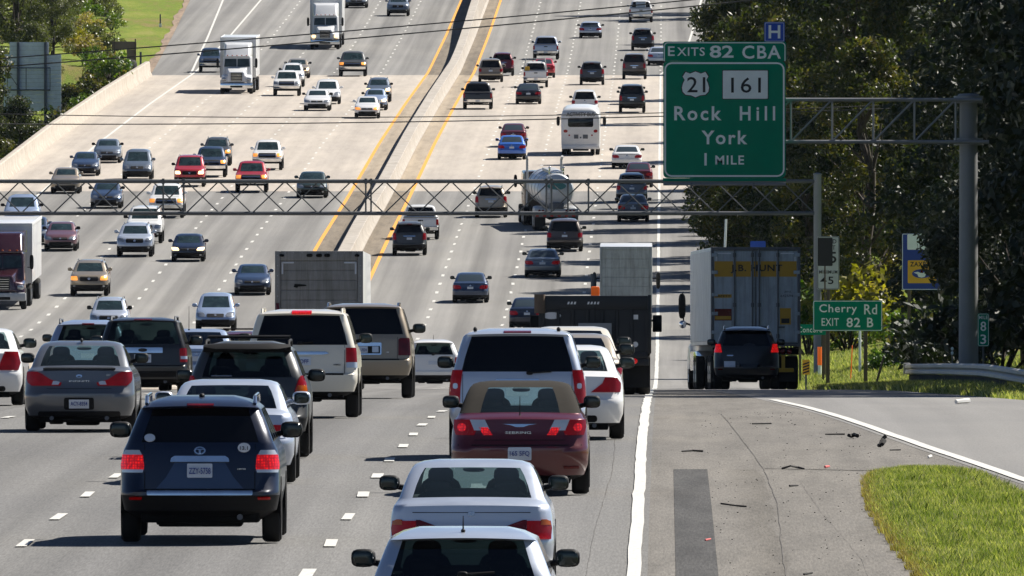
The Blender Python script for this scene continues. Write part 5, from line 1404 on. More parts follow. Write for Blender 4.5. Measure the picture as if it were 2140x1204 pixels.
for k, c, mt, rg in (('paint_white', (.74, .74, .73), 0, .3), ('paint_pearl', (.68, .64, .54), 0, .3), ('paint_silver', (.46, .51, .60), .5, .34), ('paint_bluesilver', (.32, .40, .55), .5, .34), ('paint_grey', (.115, .125, .14), .5, .33),
                     ('paint_graphite', (.055, .058, .06), .4, .33), ('paint_black', (.008, .008, .009), 0, .25), ('paint_navy', (.005, .011, .032), .2, .25), ('paint_darkblue', (.022, .045, .10), .3, .3), ('paint_blue', (.03, .14, .55), .3, .3),
                     ('paint_red', (.42, .015, .025), .15, .28), ('paint_maroon', (.10, .005, .010), .3, .26), ('paint_gold', (.27, .225, .165), .45, .34), ('paint_tan', (.36, .31, .24), .4, .34), ('paint_green', (.022, .045, .042), .3, .3), ('paint_plum', (.16, .07, .085), .3, .3), ('paint_slate', (.11, .14, .18), .4, .33), ('paint_brown', (.075, .055, .045), .3, .33)):
    paint(k, c, mt, rg, .4 if k in ('paint_black', 'paint_navy', 'paint_graphite') else .8)
# ---------------------------------------------------------------- lorries, bus, tanker
def dual_wheels(root, r, half, ys, w=.27):
    ty, rm = wheel_meshes(r, w)
    for y in ys:
        for sx in (1, -1):
            for k in (0, 1):
                o = link('wheel', ty, root, (sx * (half - w / 2 - k * (w + .04)), y, r))
                if sx < 0: o.rotation_euler = (0, 0, PI)
                if k == 0: link('rim', rm, o)
def single_wheels(root, r, half, ys, w=.28): add_wheels(root, r, w, half, ys)
def mudflaps(root, half, y, z0, z1, mat='rubber'):
    for sx in (1, -1): MB().box(sx * half - (.6 if sx > 0 else 0), sx * half + (.6 if sx < 0 else 0), y - .01, y + .01, z0, z1).build('mud_flap', mat, root)
def tractor_front(root, col, trailer_w, trailer_h, trailer_len, tr_col, lights='off', sleeper=3.0, fairing=True, seed=0):
    """conventional tractor (nose at y=0, running to -y) in front of a box trailer"""
    hw = .78
    MB().hexa([(-hw, -1.9, .95), (hw, -1.9, .95), (hw * .93, -.12, .85), (-hw * .93, -.12, .85), (-hw, -1.9, 1.95), (hw, -1.9, 1.95), (hw * .72, -.22, 1.62), (-hw * .72, -.22, 1.62)], .10, 3).build('hood', col, root)
    for sx in (1, -1):
        MB().hexa([(sx * .62, -1.6, .95), (sx * 1.18, -1.6, .80), (sx * 1.16, -.35, .80), (sx * .62, -.1, .85), (sx * .62, -1.6, 1.50), (sx * 1.12, -1.55, 1.38), (sx * 1.06, -.5, 1.28), (sx * .62, -.2, 1.36)][::1], .09, 3).build('fender', col, root, 35, fix=True)
        MB().blob((sx * .93, -.30, 1.08), (.17, .16, .12), 3.4).build('headlight', {'on': 'lamp_on', 'off': 'lamp_off'}[lights], root)
        MB().tube((sx * 1.22, -2.0, 2.0), (sx * 1.36, -1.9, 2.0), .02).blob((sx * 1.42, -1.9, 2.25), (.10, .08, .36), 3.2).build('mirror', 'black_trim', root)
    MB().box(-.42, .42, -.19, -.09, .95, 1.58, .05).build('grille', 'black_trim', root)
    gb = MB()
    for k in range(5): gb.box(-.38, .38, -.088, -.075, 1.0 + k * .115, 1.02 + k * .115)
    gb.build('grille_bars', 'chrome', root)
    MB().box(-1.2, 1.2, -.30, .05, .42, .82, .08).build('bumper', 'chrome' if col != 'truck_maroon' else 'steel', root)
    MB().box(-.45, .45, .03, .06, .48, .62, .01).build('air_dam', 'under', root)
    cw = 1.08
    zc = 2.72
    MB().hexa([(-cw, -1.9 - sleeper, .9), (cw, -1.9 - sleeper, .9), (cw, -1.75, .9), (-cw, -1.75, .9), (-cw, -1.9 - sleeper, zc), (cw, -1.9 - sleeper, zc), (cw * .93, -2.15, zc), (-cw * .93, -2.15, zc)], .10, 3).build('cab', col, root)
    # split windscreen
    for sx in (1, -1):
        x0, x1 = sx * .03, sx * .94
        y0, y1 = -1.742 - .40 * (1.98 - .9) / (zc - .9), -1.742 - .40 * (2.56 - .9) / (zc - .9)
        MB().hexa([(x0, y0 - .04, 1.98), (x1, y0 - .07, 1.98), (x1, y0 + .01, 1.98), (x0, y0 + .02, 1.98), (x0, y1 - .04, 2.56), (x1 * .95, y1 - .07, 2.56), (x1 * .95, y1 + .01, 2.56), (x0, y1 + .02, 2.56)], .01, 1).build('windshield', 'glass_front', root, 35, fix=True)
    if fairing:
        MB().hexa([(-cw, -1.9 - sleeper, zc - .03), (cw, -1.9 - sleeper, zc - .03), (cw * .90, -2.2, zc - .03), (-cw * .90, -2.2, zc - .03), (-cw, -1.9 - sleeper, 3.75), (cw, -1.9 - sleeper, 3.75), (cw * .82, -3.3, 3.62), (-cw * .82, -3.3, 3.62)], .14, 3).build('roof_fairing', col, root)
    MB().box(-.9, .9, -2.25, -2.02, zc - .02, zc + .06, .03).build('sun_visor', col, root)
    ml = MB()
    for k in range(5): ml.blob((-.7 + .35 * k, -2.1, zc + .09), (.06, .05, .035), 2)
    ml.build('marker_lights', 'amber_lens', root)
    for sx in (1, -1): MB().tube((sx * 1.0, -2.1 - sleeper, 1.2), (sx * 1.0, -2.1 - sleeper, 3.7), .075, n=12).build('exhaust_stack', 'chrome', root)
    MB().box(-.42, .42, -8.2, -.5, .62, .92, .03).build('frame', 'under', root)
    MB().box(-1.0, 1.0, -1.6, -.4, .40, .8, .03).build('axle_box', 'under', root)
    single_wheels(root, .52, 1.2, (-1.15,)); dual_wheels(root, .52, 1.25, (-6.2, -7.5))
    y1 = -2.5 - sleeper; y0 = y1 - trailer_len
    tw = trailer_w / 2
    tb = MB().box(-tw, tw, y0, y1, 1.12, trailer_h, .05)
    tb.build('trailer_box', tr_col, root)
    rb_ = MB()
    for sx in (1, -1):
        rb_.box(sx * tw - .03, sx * tw + .03, y0, y1, trailer_h - .12, trailer_h + .02, .01); rb_.box(sx * tw - .03, sx * tw + .03, y1 - .1, y1 + .02, 1.1, trailer_h + .0, .01)
    rb_.box(-tw, tw, y1 - .08, y1 + .025, trailer_h - .12, trailer_h + .02, .01)
    rb_.build('trailer_frame', 'alu_white', root)
    dual_wheels(root, .50, tw, (y0 + 1.6, y0 + 2.9))
    root['near'] = 0; root['overhang'] = 0
def roll_door(root, w, z0, z1, y, mat, n, rusty=False):
    sl = MB()
    for k in range(n):
        a = z0 + (z1 - z0) * k / n; b = z0 + (z1 - z0) * (k + 1) / n
        sl.box(-w, w, y - .02, y + .03, a + .008, b - .008, .012, 1)
    sl.box(-w, w, y + .0, y + .04, z0, z1)
    return sl.build('roll_door', mat, root)

def box_trailer_rear():
    t = thing('box_truck', 'grey box truck with a roll-up rear door and a torn patch, seen from behind', 'truck', (0, 0, 0))
    w, z0, h = 1.30, 1.05, 4.08
    MB().box(-w, w, .06, 14, z0, h, .03).build('cargo_box', 'truck_white', t)
    fr = MB()
    fr.box(-w, -w + .16, -.02, .12, z0, h, .02).box(w - .16, w, -.02, .12, z0, h, .02).box(-w + .16, w - .16, -.02, .12, h - .28, h, .02).box(-w + .16, w - .16, -.02, .12, z0, z0 + .14, .02)
    fr.build('door_frame', 'door_grey', t)
    d = roll_door(t, w - .17, z0 + .14, h - .28, .03, 'door_grey', 9)
    MB().prism([(-.75, 3.02), (-.72, 3.11), (-.40, 3.09), (-.36, 3.05), (-.62, 3.03), (-.64, 2.99)], -.005, .0085).build('torn_patch', 'under', d, 20, fix=True)
    st = MB()
    for sx in (1, -1):
        st.box(sx * (w - .22) - .025, sx * (w - .22) + .025, -.0, .0085, h - .68, h - .33); st.box(min(sx * (w - .56), sx * (w - .2)), max(sx * (w - .56), sx * (w - .2)), .0, .0085, h - .365, h - .32)
    st.build('reflective_tape', 'plate_white', t)
    bo = MB()
    for z in np.arange(z0 + .2, h - .1, .30):
        for sx in (1, -1): bo.blob((sx * (w - .08), -.024, z), (.018, .008, .018), 2, 6, 4)
    for x in np.arange(-1.0, 1.05, .25): bo.blob((x, -.024, h - .05), (.018, .008, .018), 2, 6, 4)
    bo.build('rivets', 'steel', t)
    MB().box(-.12, .12, -.035, .0, z0 + .22, z0 + .36, .02).box(-.03, .03, -.06, -.03, z0 + .1, z0 + .34, .01).build('door_latch', 'steel', t)
    MB().tube((-.5, -.03, z0 + .5), (-.2, -.03, z0 + .5), .014).build('grab_handle', 'steel', t)
    lm = MB()
    for x in (-.28, 0, .24): lm.blob((x, -.03, h - .13), (.09, .03, .05), 3)
    for x in (-1.1, 1.12): lm.blob((x, -.03, h - .13), (.07, .03, .04), 3)
    lm.build('marker_lights', 'under', t)
    for sx in (1, -1): MB().box(sx * (w - .08) - .05, sx * (w - .08) + .05, -.06, -.02, 2.05, 2.55, .015).build('tail_light', 'red_dark', t)
    MB().box(-w, w, -.1, .1, .55, .75, .03).build('bumper', 'steel_dark', t)
    MB().box(-.4, .4, .2, 13, .6, 1.0).build('frame', 'under', t)
    dual_wheels(t, .5, w - .02, (2.0, 3.3)); mudflaps(t, w - .05, 1.3, .25, 1.0)
    t['near'] = 0; t['overhang'] = -2.0
    return t
def white_box_rear():
    t = thing('box_truck', 'white box truck with a ribbed rear door ahead of the black dump truck', 'truck', (0, 0, 0))
    w, z0, h = 1.22, 1.05, 3.86
    MB().box(-w, w, .06, 8, z0, h, .03).build('cargo_box', 'truck_white', t)
    fr = MB().box(-w, -w + .09, -.02, .12, z0, h, .02).box(w - .09, w, -.02, .12, z0, h, .02).box(-w + .09, w - .09, -.02, .12, h - .14, h, .02).box(-w + .09, w - .09, -.02, .12, z0, z0 + .1, .02)
    fr.build('door_frame', 'box_white', t)
    roll_door(t, w - .10, z0 + .1, h - .14, .03, 'box_white', 6)
    for sx in (1, -1):
        MB().blob((sx * (w - .12), -.05, .95), (.09, .04, .07), 3).build('tail_light', 'red_lens', t)
        MB().tube((sx * 1.2, 7.6, 2.2), (sx * 1.5, 7.6, 2.2), .03).blob((sx * 1.5, 7.6, 2.1), (.1, .06, .4), 3).build('mirror', 'black_trim', t)
    MB().box(-w, w, -.1, .1, .5, .75, .03).build('bumper', 'steel_dark', t)
    MB().box(-1.1, 1.1, 8.05, 10, .8, 2.7, .15, 3).build('cab', 'truck_white', t)
    MB().box(-.4, .4, .2, 9.5, .55, 1.0).build('frame', 'under', t)
    dual_wheels(t, .48, w - .02, (1.6,)); single_wheels(t, .48, w - .05, (8.6,)); mudflaps(t, w - .05, .9, .25, .95)
    t['near'] = 0; t['overhang'] = -1.6
    return t
def container_rear():
    t = thing('semi_truck', 'white container trailer with a yellow J.B. HUNT header, angled across the ramp lane', 'truck', (0, 0, 0))
    w, z0, h = 1.29, 1.30, 4.12
    side = MB().box(-w, w, .05, 15.8, z0, h, .02); side.build('container', 'alu_white', t)
    rb_ = MB()
    for k in range(50):
        for sx in (1, -1): y = .35 + k * .31; rb_.box(sx * w - .018, sx * w + .018, y, y + .14, z0 + .1, h - .1, .012, 1)
    rb_.build('corrugation', 'alu_white', t)
    fr = MB().box(-w - .01, -w + .07, -.03, .05, z0 - .05, h + .01, .01).box(w - .07, w + .01, -.03, .05, z0 - .05, h + .01, .01).box(-w + .07, w - .07, -.03, .05, h - .09, h + .01, .01).box(-w + .07, w - .07, -.03, .05, z0 - .05, z0 + .06, .01)
    fr.build('door_frame', 'steel_dark', t)
    for sx in (1, -1):
        x0, x1 = (.012, w - .075) if sx > 0 else (-w + .075, -.012)
        MB().box(x0, x1, -.015, .045, z0 + .07, h - .10, .01, 1).build('door', 'door_shaded', t)
    rods = MB()
    for x in (-.62, -.10, .10, .64):
        rods.tube((x, -.05, z0 - .02), (x, -.05, h - .04), .022, n=8)
        for z in (z0 + .25, 2.45, h - .22): rods.box(x - .045, x + .045, -.06, -.016, z - .06, z + .06, .008, 1)
        rods.box(x - .02, x + .20, -.09, -.06, 1.78, 1.83)
    rods.tube((0, -.03, z0 + .02), (0, -.03, h - .1), .012)
    rods.build('lock_rods', 'steel_dark', t)
    hg = MB()
    for z in (1.66, 2.2, 2.75, 3.4, 3.9):
        for sx in (1, -1): hg.box(sx * (w - .10) - .09, sx * (w - .10) + .09, -.045, -.016, z - .05, z + .05, .01, 1)
    hg.build('hinges', 'door_shaded', t)
    hd = MB()
    for a, b in ((-1.20, -.66), (-.58, -.14), (-.06, .06), (.14, .60), (.68, 1.19)): hd.box(a, b, -.0205, -.0152, 3.27, 3.72)
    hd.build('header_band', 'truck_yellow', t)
    lettering(t, "J.B. HUNT", 0.02, -.022, 3.37, 1.50, .25, 'ink', .025, 1.1)
    MB().box(-1.20, -.70, -.0205, -.0152, 2.66, 2.76).build('sticker', 'truck_yellow', t); lettering(t, "SAFETY", -.95, -.022, 2.68, .44, .06, 'ink', .01)
    MB().box(-1.20, -.70, -.0205, -.0152, 2.00, 2.34).build('sticker', 'red_dark', t)
    MB().box(-1.18, -.72, -.0225, -.0206, 2.03, 2.13).build('sticker', 'truck_yellow', t)
    MB().box(.70, 1.02, -.0205, -.0152, 1.88, 2.36).build('sticker', 'truck_yellow', t); MB().box(.74, .98, -.0225, -.0206, 1.92, 2.06).build('sticker', 'ink', t)
    lettering(t, "JBHZ", .93, -.017, 2.80, .20, .06, 'ink'); lettering(t, "642594", .90, -.017, 2.68, .36, .07, 'ink')
    tp = MB()
    for sx in (1, -1): tp.box(min(sx * .72, sx * 1.12), max(sx * .72, sx * 1.12), -.019, -.0152, h - .19, h - .155); tp.box(sx * 1.14 - .02, sx * 1.14 + .02, -.019, -.0152, h - .42, h - .17)
    tp.build('reflective_tape', 'plate_white', t)
    # chassis
    MB().box(-.5, .5, .1, 15, .85, 1.24, .03).build('chassis', 'under', t)
    MB().box(-1.25, 1.25, -.02, .15, 1.0, 1.22, .02).build('rear_beam', 'under', t)
    MB().box(-1.1, 1.1, -.05, .06, .50, .62, .02).build('underride_bar', 'truck_yellow', t)
    for sx in (1, -1):
        MB().blob((sx * .98, -.05, 1.10), (.07, .03, .07), 2).build('tail_light', 'red_dark', t)
        MB().blob((sx * .78, -.05, 1.10), (.07, .03, .07), 2).build('tail_light', 'red_dark', t)
        MB().box(sx * .8 - .05, sx * .8 + .05, 0, .06, .55, 1.05).build('underride_post', 'truck_yellow', t)
    dual_wheels(t, .5, 1.28, (1.5, 2.8)); mudflaps(t, 1.25, .85, .22, .95)
    # tractor ahead
    MB().box(-1.12, 1.12, 14.2, 19.2, .75, 2.9, .12, 3).build('cab', 'truck_white', t)
    MB().box(-1.25, -.75, 12.4, 17.4, .55, 1.15, .08).build('fuel_tank', 'chrome', t); MB().box(.75, 1.25, 12.4, 17.4, .55, 1.15, .08).build('fuel_tank', 'chrome', t)
    for sx in (1, -1):
        MB().tube((sx * 1.1, 17.8, 1.9), (sx * 1.42, 17.8, 2.0), .03).tube((sx * 1.42, 17.8, 1.9), (sx * 1.45, 17.8, 2.9), .02).blob((sx * 1.47, 17.78, 2.5), (.11, .07, .38), 3.2).build('mirror', 'black_trim', t)
        MB().blob((sx * 1.45, 17.78, 1.95), (.11, .08, .12), 2.4).build('spot_mirror', 'chrome', t)
        MB().hexa([(sx * .8, 18.6, .6), (sx * 1.24, 18.6, .6), (sx * 1.24, 20.4, .6), (sx * .8, 20.4, .6), (sx * .8, 18.6, 1.5), (sx * 1.2, 18.6, 1.4), (sx * 1.2, 20.4, 1.3), (sx * .8, 20.4, 1.4)], .08).build('fender', 'truck_white', t, 35, fix=True)
    MB().box(-.8, .8, 19.2, 21.2, .7, 1.75, .15, 3).build('hood', 'truck_white', t)
    dual_wheels(t, .52, 1.27, (12.6, 13.9)); single_wheels(t, .52, 1.22, (19.6,))
    t['near'] = 0; t['overhang'] = -1.5
    return t
def dump_truck():
    t = thing('dump_truck', 'black dump truck with a ribbed tailgate and an orange flag on its rim', 'truck', (0, 0, 0))
    w = 1.21
    z0, zt = .98, 1.98
    MB().box(-w, w, .06, 4.4, z0 - .1, zt, .02).build('bed_side', 'dump_black', t)
    fr = MB().box(-w, -w + .07, -.03, .06, .9, 2.15, .015).box(w - .07, w, -.03, .06, .9, 2.15, .015).box(-w + .07, w - .07, -.04, .06, 1.84, 2.13, .02).box(-w + .07, w - .07, -.03, .06, .78, .92, .02)
    fr.build('bed_frame', 'dump_black', t)
    MB().box(-w + .07, w - .07, .0, .05, .92, 1.84).build('tailgate', 'dump_black', t)
    rb_ = MB()
    for k in range(8):
        x = -w + .10 + k * (2 * w - .2) / 7; rb_.box(x - .035, x + .035, -.05, .0, .93, 1.83, .012, 1)
    rb_.build('tailgate_ribs', 'dump_black', t)
    MB().tube((-w + .02, -.02, 1.75), (-w + .02, -.02, 2.16), .12, n=14).build('hinge_arm', 'rust', t)
    MB().prism(ell_poly(-.93, 1.70, .2, .075), -.005, -.0).build('oval_sticker', 'white_sticker', t, 20, fix=True)
    MB().box(.83, .93, -.006, -.0005, 1.62, 1.72).build('sticker', 'white_sticker', t)
    MB().prism(ell_poly(.87, 1.08, .06, .06), -.006, -.0005).build('sticker', 'white_sticker', t, 20, fix=True)
    for x0, n in ((-.60, 3), (-.17, 4)):
        hz = MB()
        for k in range(n): hz.prism([(x0 + k * .07, 1.945), (x0 + .045 + k * .07, 1.945), (x0 + .055 + k * .07, 2.0), (x0 + .02 + k * .07, 2.0)], -.046, -.0405)
        hz.build('lettering', 'white_sticker', t, 20, fix=True)
    MB().box(-.36, .36, -.16, -.12, 1.02, 1.54, .01).build('rear_board', 'galvanised', t)
    MB().tube((0, -.14, 1.54), (0, -.14, 1.9), .008).build('antenna', 'black_trim', t)
    MB().box(-.09, .09, 1.2, 1.35, 2.13, 2.33, .03).build('flag', 'orange', t)
    MB().tube((-.05, 4.45, 1.0), (-.05, 4.45, 2.62), .06, n=10).build('exhaust_stack', 'steel_dark', t)
    MB().box(-w + .05, w - .05, .0, .12, .62, .78, .02).build('light_bar', 'dump_black', t)
    MB().blob((.86, -.02, .72), (.055, .03, .055), 2).build('brake_light', 'red_lit', t); MB().blob((-.86, -.02, .72), (.055, .03, .055), 2).build('brake_light', 'red_dark', t)
    MB().box(-.45, .45, .1, 6, .5, .9).build('chassis', 'under', t)
    dual_wheels(t, .48, w - .02, (1.0,)); mudflaps(t, w - .02, .4, .15, .8)
    MB().box(-1.05, 1.05, 4.6, 6.4, .7, 2.05, .12, 3).build('cab', 'dump_black', t)
    for sx in (1, -1): MB().tube((sx * 1.05, 5.6, 1.6), (sx * 1.3, 5.6, 1.6), .025).box(sx * 1.34 - .10, sx * 1.34 + .10, 5.55, 5.65, 1.35, 1.72, .02).build('mirror', 'black_trim', t)
    single_wheels(t, .48, w - .1, (5.8,))
    t['near'] = 0; t['overhang'] = -1.0
    return t
def ell_poly(cx, cz, rx, rz, n=20): return [(cx + rx * math.cos(2 * PI * k / n), cz + rz * math.sin(2 * PI * k / n)) for k in range(n)]
def bus_rear():
    t = thing('activity_bus', 'white activity bus seen from behind on the bridge', 'bus', (0, 0, 0))
    w = 1.24; rings = [(.42, 1.15, 0, 10, .2, .2, .02), (.5, 1.22, -.03, 10, .16, .2, .02), (2.2, 1.24, 0, 10, .16, .2, .03), (2.55, 1.22, .03, 10, .2, .2, .04), (2.82, 1.12, .1, 9.9, .3, .3, .05), (2.98, .9, .25, 9.7, .4, .3, .05), (3.05, .5, .5, 9.5, .3, .3, .05)]
    R = [ring(*q) for q in rings]; N = len(R[0][1]); mb = MB()
    for q in R: mb.v += q[0]
    for i in range(len(R) - 1):
        for j in range(N): mb.f.append((i * N + j, i * N + (j + 1) % N, (i + 1) * N + (j + 1) % N, (i + 1) * N + j))
    mb.f.append(tuple(range((len(R) - 1) * N, len(R) * N)))
    mb.build('body', 'truck_white', t, 40)
    S = Surf(dict(rings=[tuple(list(q) + [0]) for q in rings]), False)
    S.patch(rect(-.80, .80, 1.82, 2.40, .1)).build('rear_window', 'glass_dark', t)
    wn_ = MB()
    for y in np.arange(.7, 9, 1.0):
        for sx in (1, -1): wn_.box(sx * 1.232, sx * 1.246, y, y + .85, 1.75, 2.3)
    wn_.build('side_windows', 'glass_dark', t)
    lettering(t, "ACTIVITY BUS", 0, S.y(0, 2.6) - .06, 2.50, 1.80, .25, 'ink', .02)
    for sx in (1, -1):
        rw = ell(.95, 1.56, .13, .10)
        S.patch(rw if sx > 0 else mirror(rw)).build('tail_light', 'red_lens', t)
        rw = ell(.72, 1.30, .06, .05); S.patch(rw if sx > 0 else mirror(rw)).build('tail_light', 'red_lens', t)
        MB().tube((sx * 1.2, 9.6, 2.2), (sx * 1.48, 9.8, 2.2), .03).blob((sx * 1.48, 9.8, 1.95), (.11, .07, .3), 3).build('mirror', 'black_trim', t)
    S.patch(rect(-.42, -.14, 1.08, 1.34)).build('vent', 'steel_dark', t); S.patch(rect(.14, .46, 1.08, 1.34)).build('vent', 'steel_dark', t); S.patch(rect(-.05, .05, 1.10, 1.2)).build('handle', 'steel_dark', t)
    MB().box(-1.2, 1.2, -.12, .05, .42, .68, .05).build('bumper', 'truck_white', t)
    MB().box(-.5, .5, .3, 9, .3, .6).build('underbody', 'under', t)
    dual_wheels(t, .46, 1.2, (2.4,)); single_wheels(t, .46, 1.2, (8.2,))
    t['near'] = 0; t['overhang'] = -2.4
    return t
def tanker_rear():
    t = thing('tanker_truck', 'polished steel tanker seen from behind, moving across the lanes', 'truck', (0, 0, 0))
    r, zc = .98, 2.18
    MB().lathe([(0, 0), (.35, .02), (.7, .07), (.9, .16), (r, .34), (r, 11.5), (.8, 11.7), (0, 11.8)][::-1], 'y', 36, (0, 0, zc)).build('tank', 'tank_steel', t, 40, fix=True)
    hb = MB()
    for y in (1.2, 4, 7, 10): hb.lathe([(r - .01, y), (r + .025, y), (r + .025, y + .1), (r - .01, y + .1)], 'y', 36, (0, 0, zc))
    hb.build('tank_bands', 'steel', t, 40, fix=True)
    MB().box(-.35, .35, 1.0, 8, zc + r - .04, zc + r + .12, .03).build('catwalk', 'steel', t)
    mh = MB()
    for x in (-.35, .4): mh.tube((x, .7, zc + r - .1), (x, .7, zc + r + .28), .05, n=10).blob((x, .7, zc + r + .3), (.09, .09, .06), 2)
    mh.tube((-.38, .5, zc + r + .1), (.42, .5, zc + r + .1), .03).blob((0, .8, zc + r), (.28, .28, .16), 2.5)
    mh.build('top_fittings', 'chrome', t)
    MB().prism(ell_poly(0, zc + .28, .52, .20), -.03, .05).build('oval_decal', 'decal_teal', t, 20, fix=True)
    ld = MB()
    for x in (-.55, -.35): ld.tube((x, -.08, .9), (x, -.08, zc + .9), .02)
    for k in range(8): ld.tube((-.55, -.08, 1.0 + k * .26), (-.35, -.08, 1.0 + k * .26), .014)
    ld.build('ladder', 'steel', t)
    MB().box(-1.2, 1.2, -.05, .5, 1.0, 1.22, .04).build('rear_deck', 'steel', t)
    for sx in (1, -1):
        MB().blob((sx * .88, 1.3, 1.12), (.36, 1.2, .22), 3.4).build('fender', 'steel', t)
        for x in (.55, .75, .95): MB().blob((sx * x, -.06, 1.1), (.07, .03, .07), 2).build('tail_light', 'red_dark', t)
    MB().box(-.4, .4, -.12, .3, 1.2, 1.55, .06).build('valve_box', 'steel_dark', t)
    tp = MB()
    for k in range(6): tp.box(-1.15 + k * .4, -.98 + k * .4, -.075, -.065, .78, .88)
    MB().box(-1.2, 1.2, -.06, .1, .75, .92, .02).build('bumper', 'steel_dark', t); tp.build('reflective_tape', 'red_lens', t)
    MB().box(-.4, .4, .2, 14, .6, .95).build('chassis', 'under', t)
    dual_wheels(t, .5, 1.2, (1.0, 2.3)); mudflaps(t, 1.2, .2, .15, .75)
    MB().box(-1.1, 1.1, 12.4, 15.4, .8, 2.95, .15, 3).build('cab', 'paint_brown', t)
    for sx in (1, -1):
        MB().tube((sx * .95, 12.2, 1.0), (sx * .95, 12.2, 3.6), .07, n=10).tube((sx * .95, 12.2, 3.6), (sx * 1.0, 12.0, 3.8), .07, n=10).build('exhaust_stack', 'steel', t)
        MB().tube((sx * 1.1, 14.9, 2.2), (sx * 1.45, 14.9, 2.2), .03).blob((sx * 1.45, 14.9, 2.35), (.10, .07, .36), 3).build('mirror', 'black_trim', t)
    MB().box(-.85, .85, 15.4, 17.2, .8, 1.9, .2, 3).build('hood', 'paint_brown', t)
    dual_wheels(t, .52, 1.25, (11.0, 12.2)); single_wheels(t, .52, 1.2, (16.2,))
    t['near'] = 0; t['overhang'] = -1.0
    return t
simple('truck_maroon', (.05, .012, .018), .22, .2, .5, coat=1.0)
# ---------------------------------------------------------------- traffic near the camera, seen from behind
def put(o, px_, d, facing='away', yaw=0.0): return place(o, px2x(px_, d - .85 if facing == 'away' else d), d, facing, yaw)
OUT = 'cars heading away up the highway'
ONC = 'cars coming down the highway'
# silver wagon at the bottom of the frame
o = car('wagon', 'hatchback', 'silver hatchback cut off by the bottom of the frame, thin aerial on its roof', 'car', 'paint_silver', 1.78, 1.40, 4.5, group=OUT, rglass='glass_mid', fglass='glass_screen', sglass='glass_mid', interior=True, mscale=1.03,
        antenna=(0, -1.45, 1.385, .14), rear=[('pair', 'tail_light', [(.62, .62, .86), (.92, .66, .845)], 'red_lens'), ('one', 'license_plate', rect(-.15, .15, .62, .75), 'plate_white', .02), ('wiper', 0, .3, .99)])
put(o, 966, 173.5)
o = car('sedan', 'sedan', 'silver sedan with a clear rear window between the hatchback and the red convertible', 'car', 'paint_silver', 1.785, 1.43, 4.75, group=OUT, rglass='glass_clear', fglass='glass_screen', sglass='glass_mid', interior=True,
        rear=[('pair', 'tail_light', [(.60, .17, .83), (.685, .17, .835), (.72, .24, .835)], 'red_dark'), ('pair', 'tail_light', [(.60, .60, .85), (.72, .60, .86), (.80, .60, .845)], 'red_lens', .016), ('pair', 'lamp_top', [(.685, .26, .58), (.76, .42, .60), (.81, .56, .60)], 'red_dark', .015), ('pair', 'turn_signal', [(.755, .74, .85), (.80, .75, .83), (.815, .76, .80)], 'amber_lens', .02),
              ('one', 'license_plate', rect(-.18, .18, .60, .715), 'plate_white', .02), ('text', 'TXZ-3699', 0, .64, .29, .055, 'plate_ink', .026), ('one', 'boot_seam', rect(-.64, .64, .888, .895), 'black_trim', .003),
              ('one', 'badge', rect(-.035, .035, .855, .90, .01), 'badge', .012), ('one', 'bumper_line', rect(-.78, .78, .44, .455), 'black_trim', .006)])
put(o, 985, 200.5); acc = o
o = car('sedan', 'convertible', 'dark red convertible with a closed grey-brown soft top', 'car', 'paint_maroon', 1.82, 1.49, 4.92, group=OUT, rglass='glass_clear', fglass='glass_screen', sglass='glass_mid', interior=True, top='soft_top', wtop=0, rmar=1, antenna=(0, -2.05, 1.05, .26),
        rear=[('pair', 'tail_light', [(.80, .60, .84), (.90, .56, .87), (1.0, .58, .86)], 'red_lens'), ('pair', 'brake_light', ell(.76, .90, .055, .055), 'red_lit', .018), ('pair', 'reverse_light', [(.86, .50, .60), (1.0, .54, .66)], 'clear_lens', .014), ('pair', 'reverse_light', [(.88, .40, .50), (1.0, .46, .56)], 'clear_lens', .013),
              ('pair', 'tail_light', [(.80, .36, .48), (.90, .42, .54)], 'red_lit', .014), ('one', 'license_plate', rect(-.155, .155, .47, .63, .015), 'plate_white', .02), ('text', '165 5FQ', 0, .515, .26, .075, 'plate_ink', .027),
              ('one', 'wing_badge', [(.905, -.05, .05), (.93, -.12, .12), (.945, -.22, .22)], 'chrome', .014), ('text', 'SEBRING', -.02, .815, .34, .035, 'badge', .01), ('one', 'boot_seam', rect(-.6, .6, .73, .738), 'black_trim', .003),
              ('one', 'bumper_crease', rect(-.82, .82, .66, .672), 'black_trim', .004), ('pair', 'reflector', rect(.58, .78, .36, .39), 'red_dark')])
put(o, 1086, 244.6)
o = car('big_suv', 'suv', 'large silver-white suv with black rear glass behind the red convertible', 'suv', 'paint_silver', 2.0, 1.90, 5.12, group=OUT, mscale=1.08, mz=1.38,
        rear=[('pair', 'tail_light', [(.82, .84, 1.0), (1.05, .83, .985), (1.30, .80, .95)], 'red_lens', .014), ('pair', 'reverse_light', rect(.87, .93, 1.03, 1.11, .02), 'clear_lens', .02), ('pair', 'tailgate_gap', rect(.795, .803, .80, 1.24), 'black_trim', .004), ('one', 'tailgate_gap', rect(-.80, .80, .80, .81), 'black_trim', .004), ('wiper', .18, .5, 1.265), ('one', 'handle_bar', rect(-.32, .32, 1.13, 1.17, .01), 'chrome', .02),
              ('one', 'license_plate', rect(-.16, .16, .93, 1.05), 'plate_white', .02), ('one', 'high_brake_light', rect(-.2, .2, 1.845, 1.87), 'red_dark', .01), ('one', 'bumper_insert', rect(-.6, .6, .5, .58, .03), 'black_trim')], rails=None)
for x in (-.62, .60): MB().blob((x, -1.9, 1.89), (.03, .05, .04), 2).build('roof_rail_end', 'black_trim', o)
put(o, 1081, 270)
WS = 'pale sedans in line beside the dump truck'
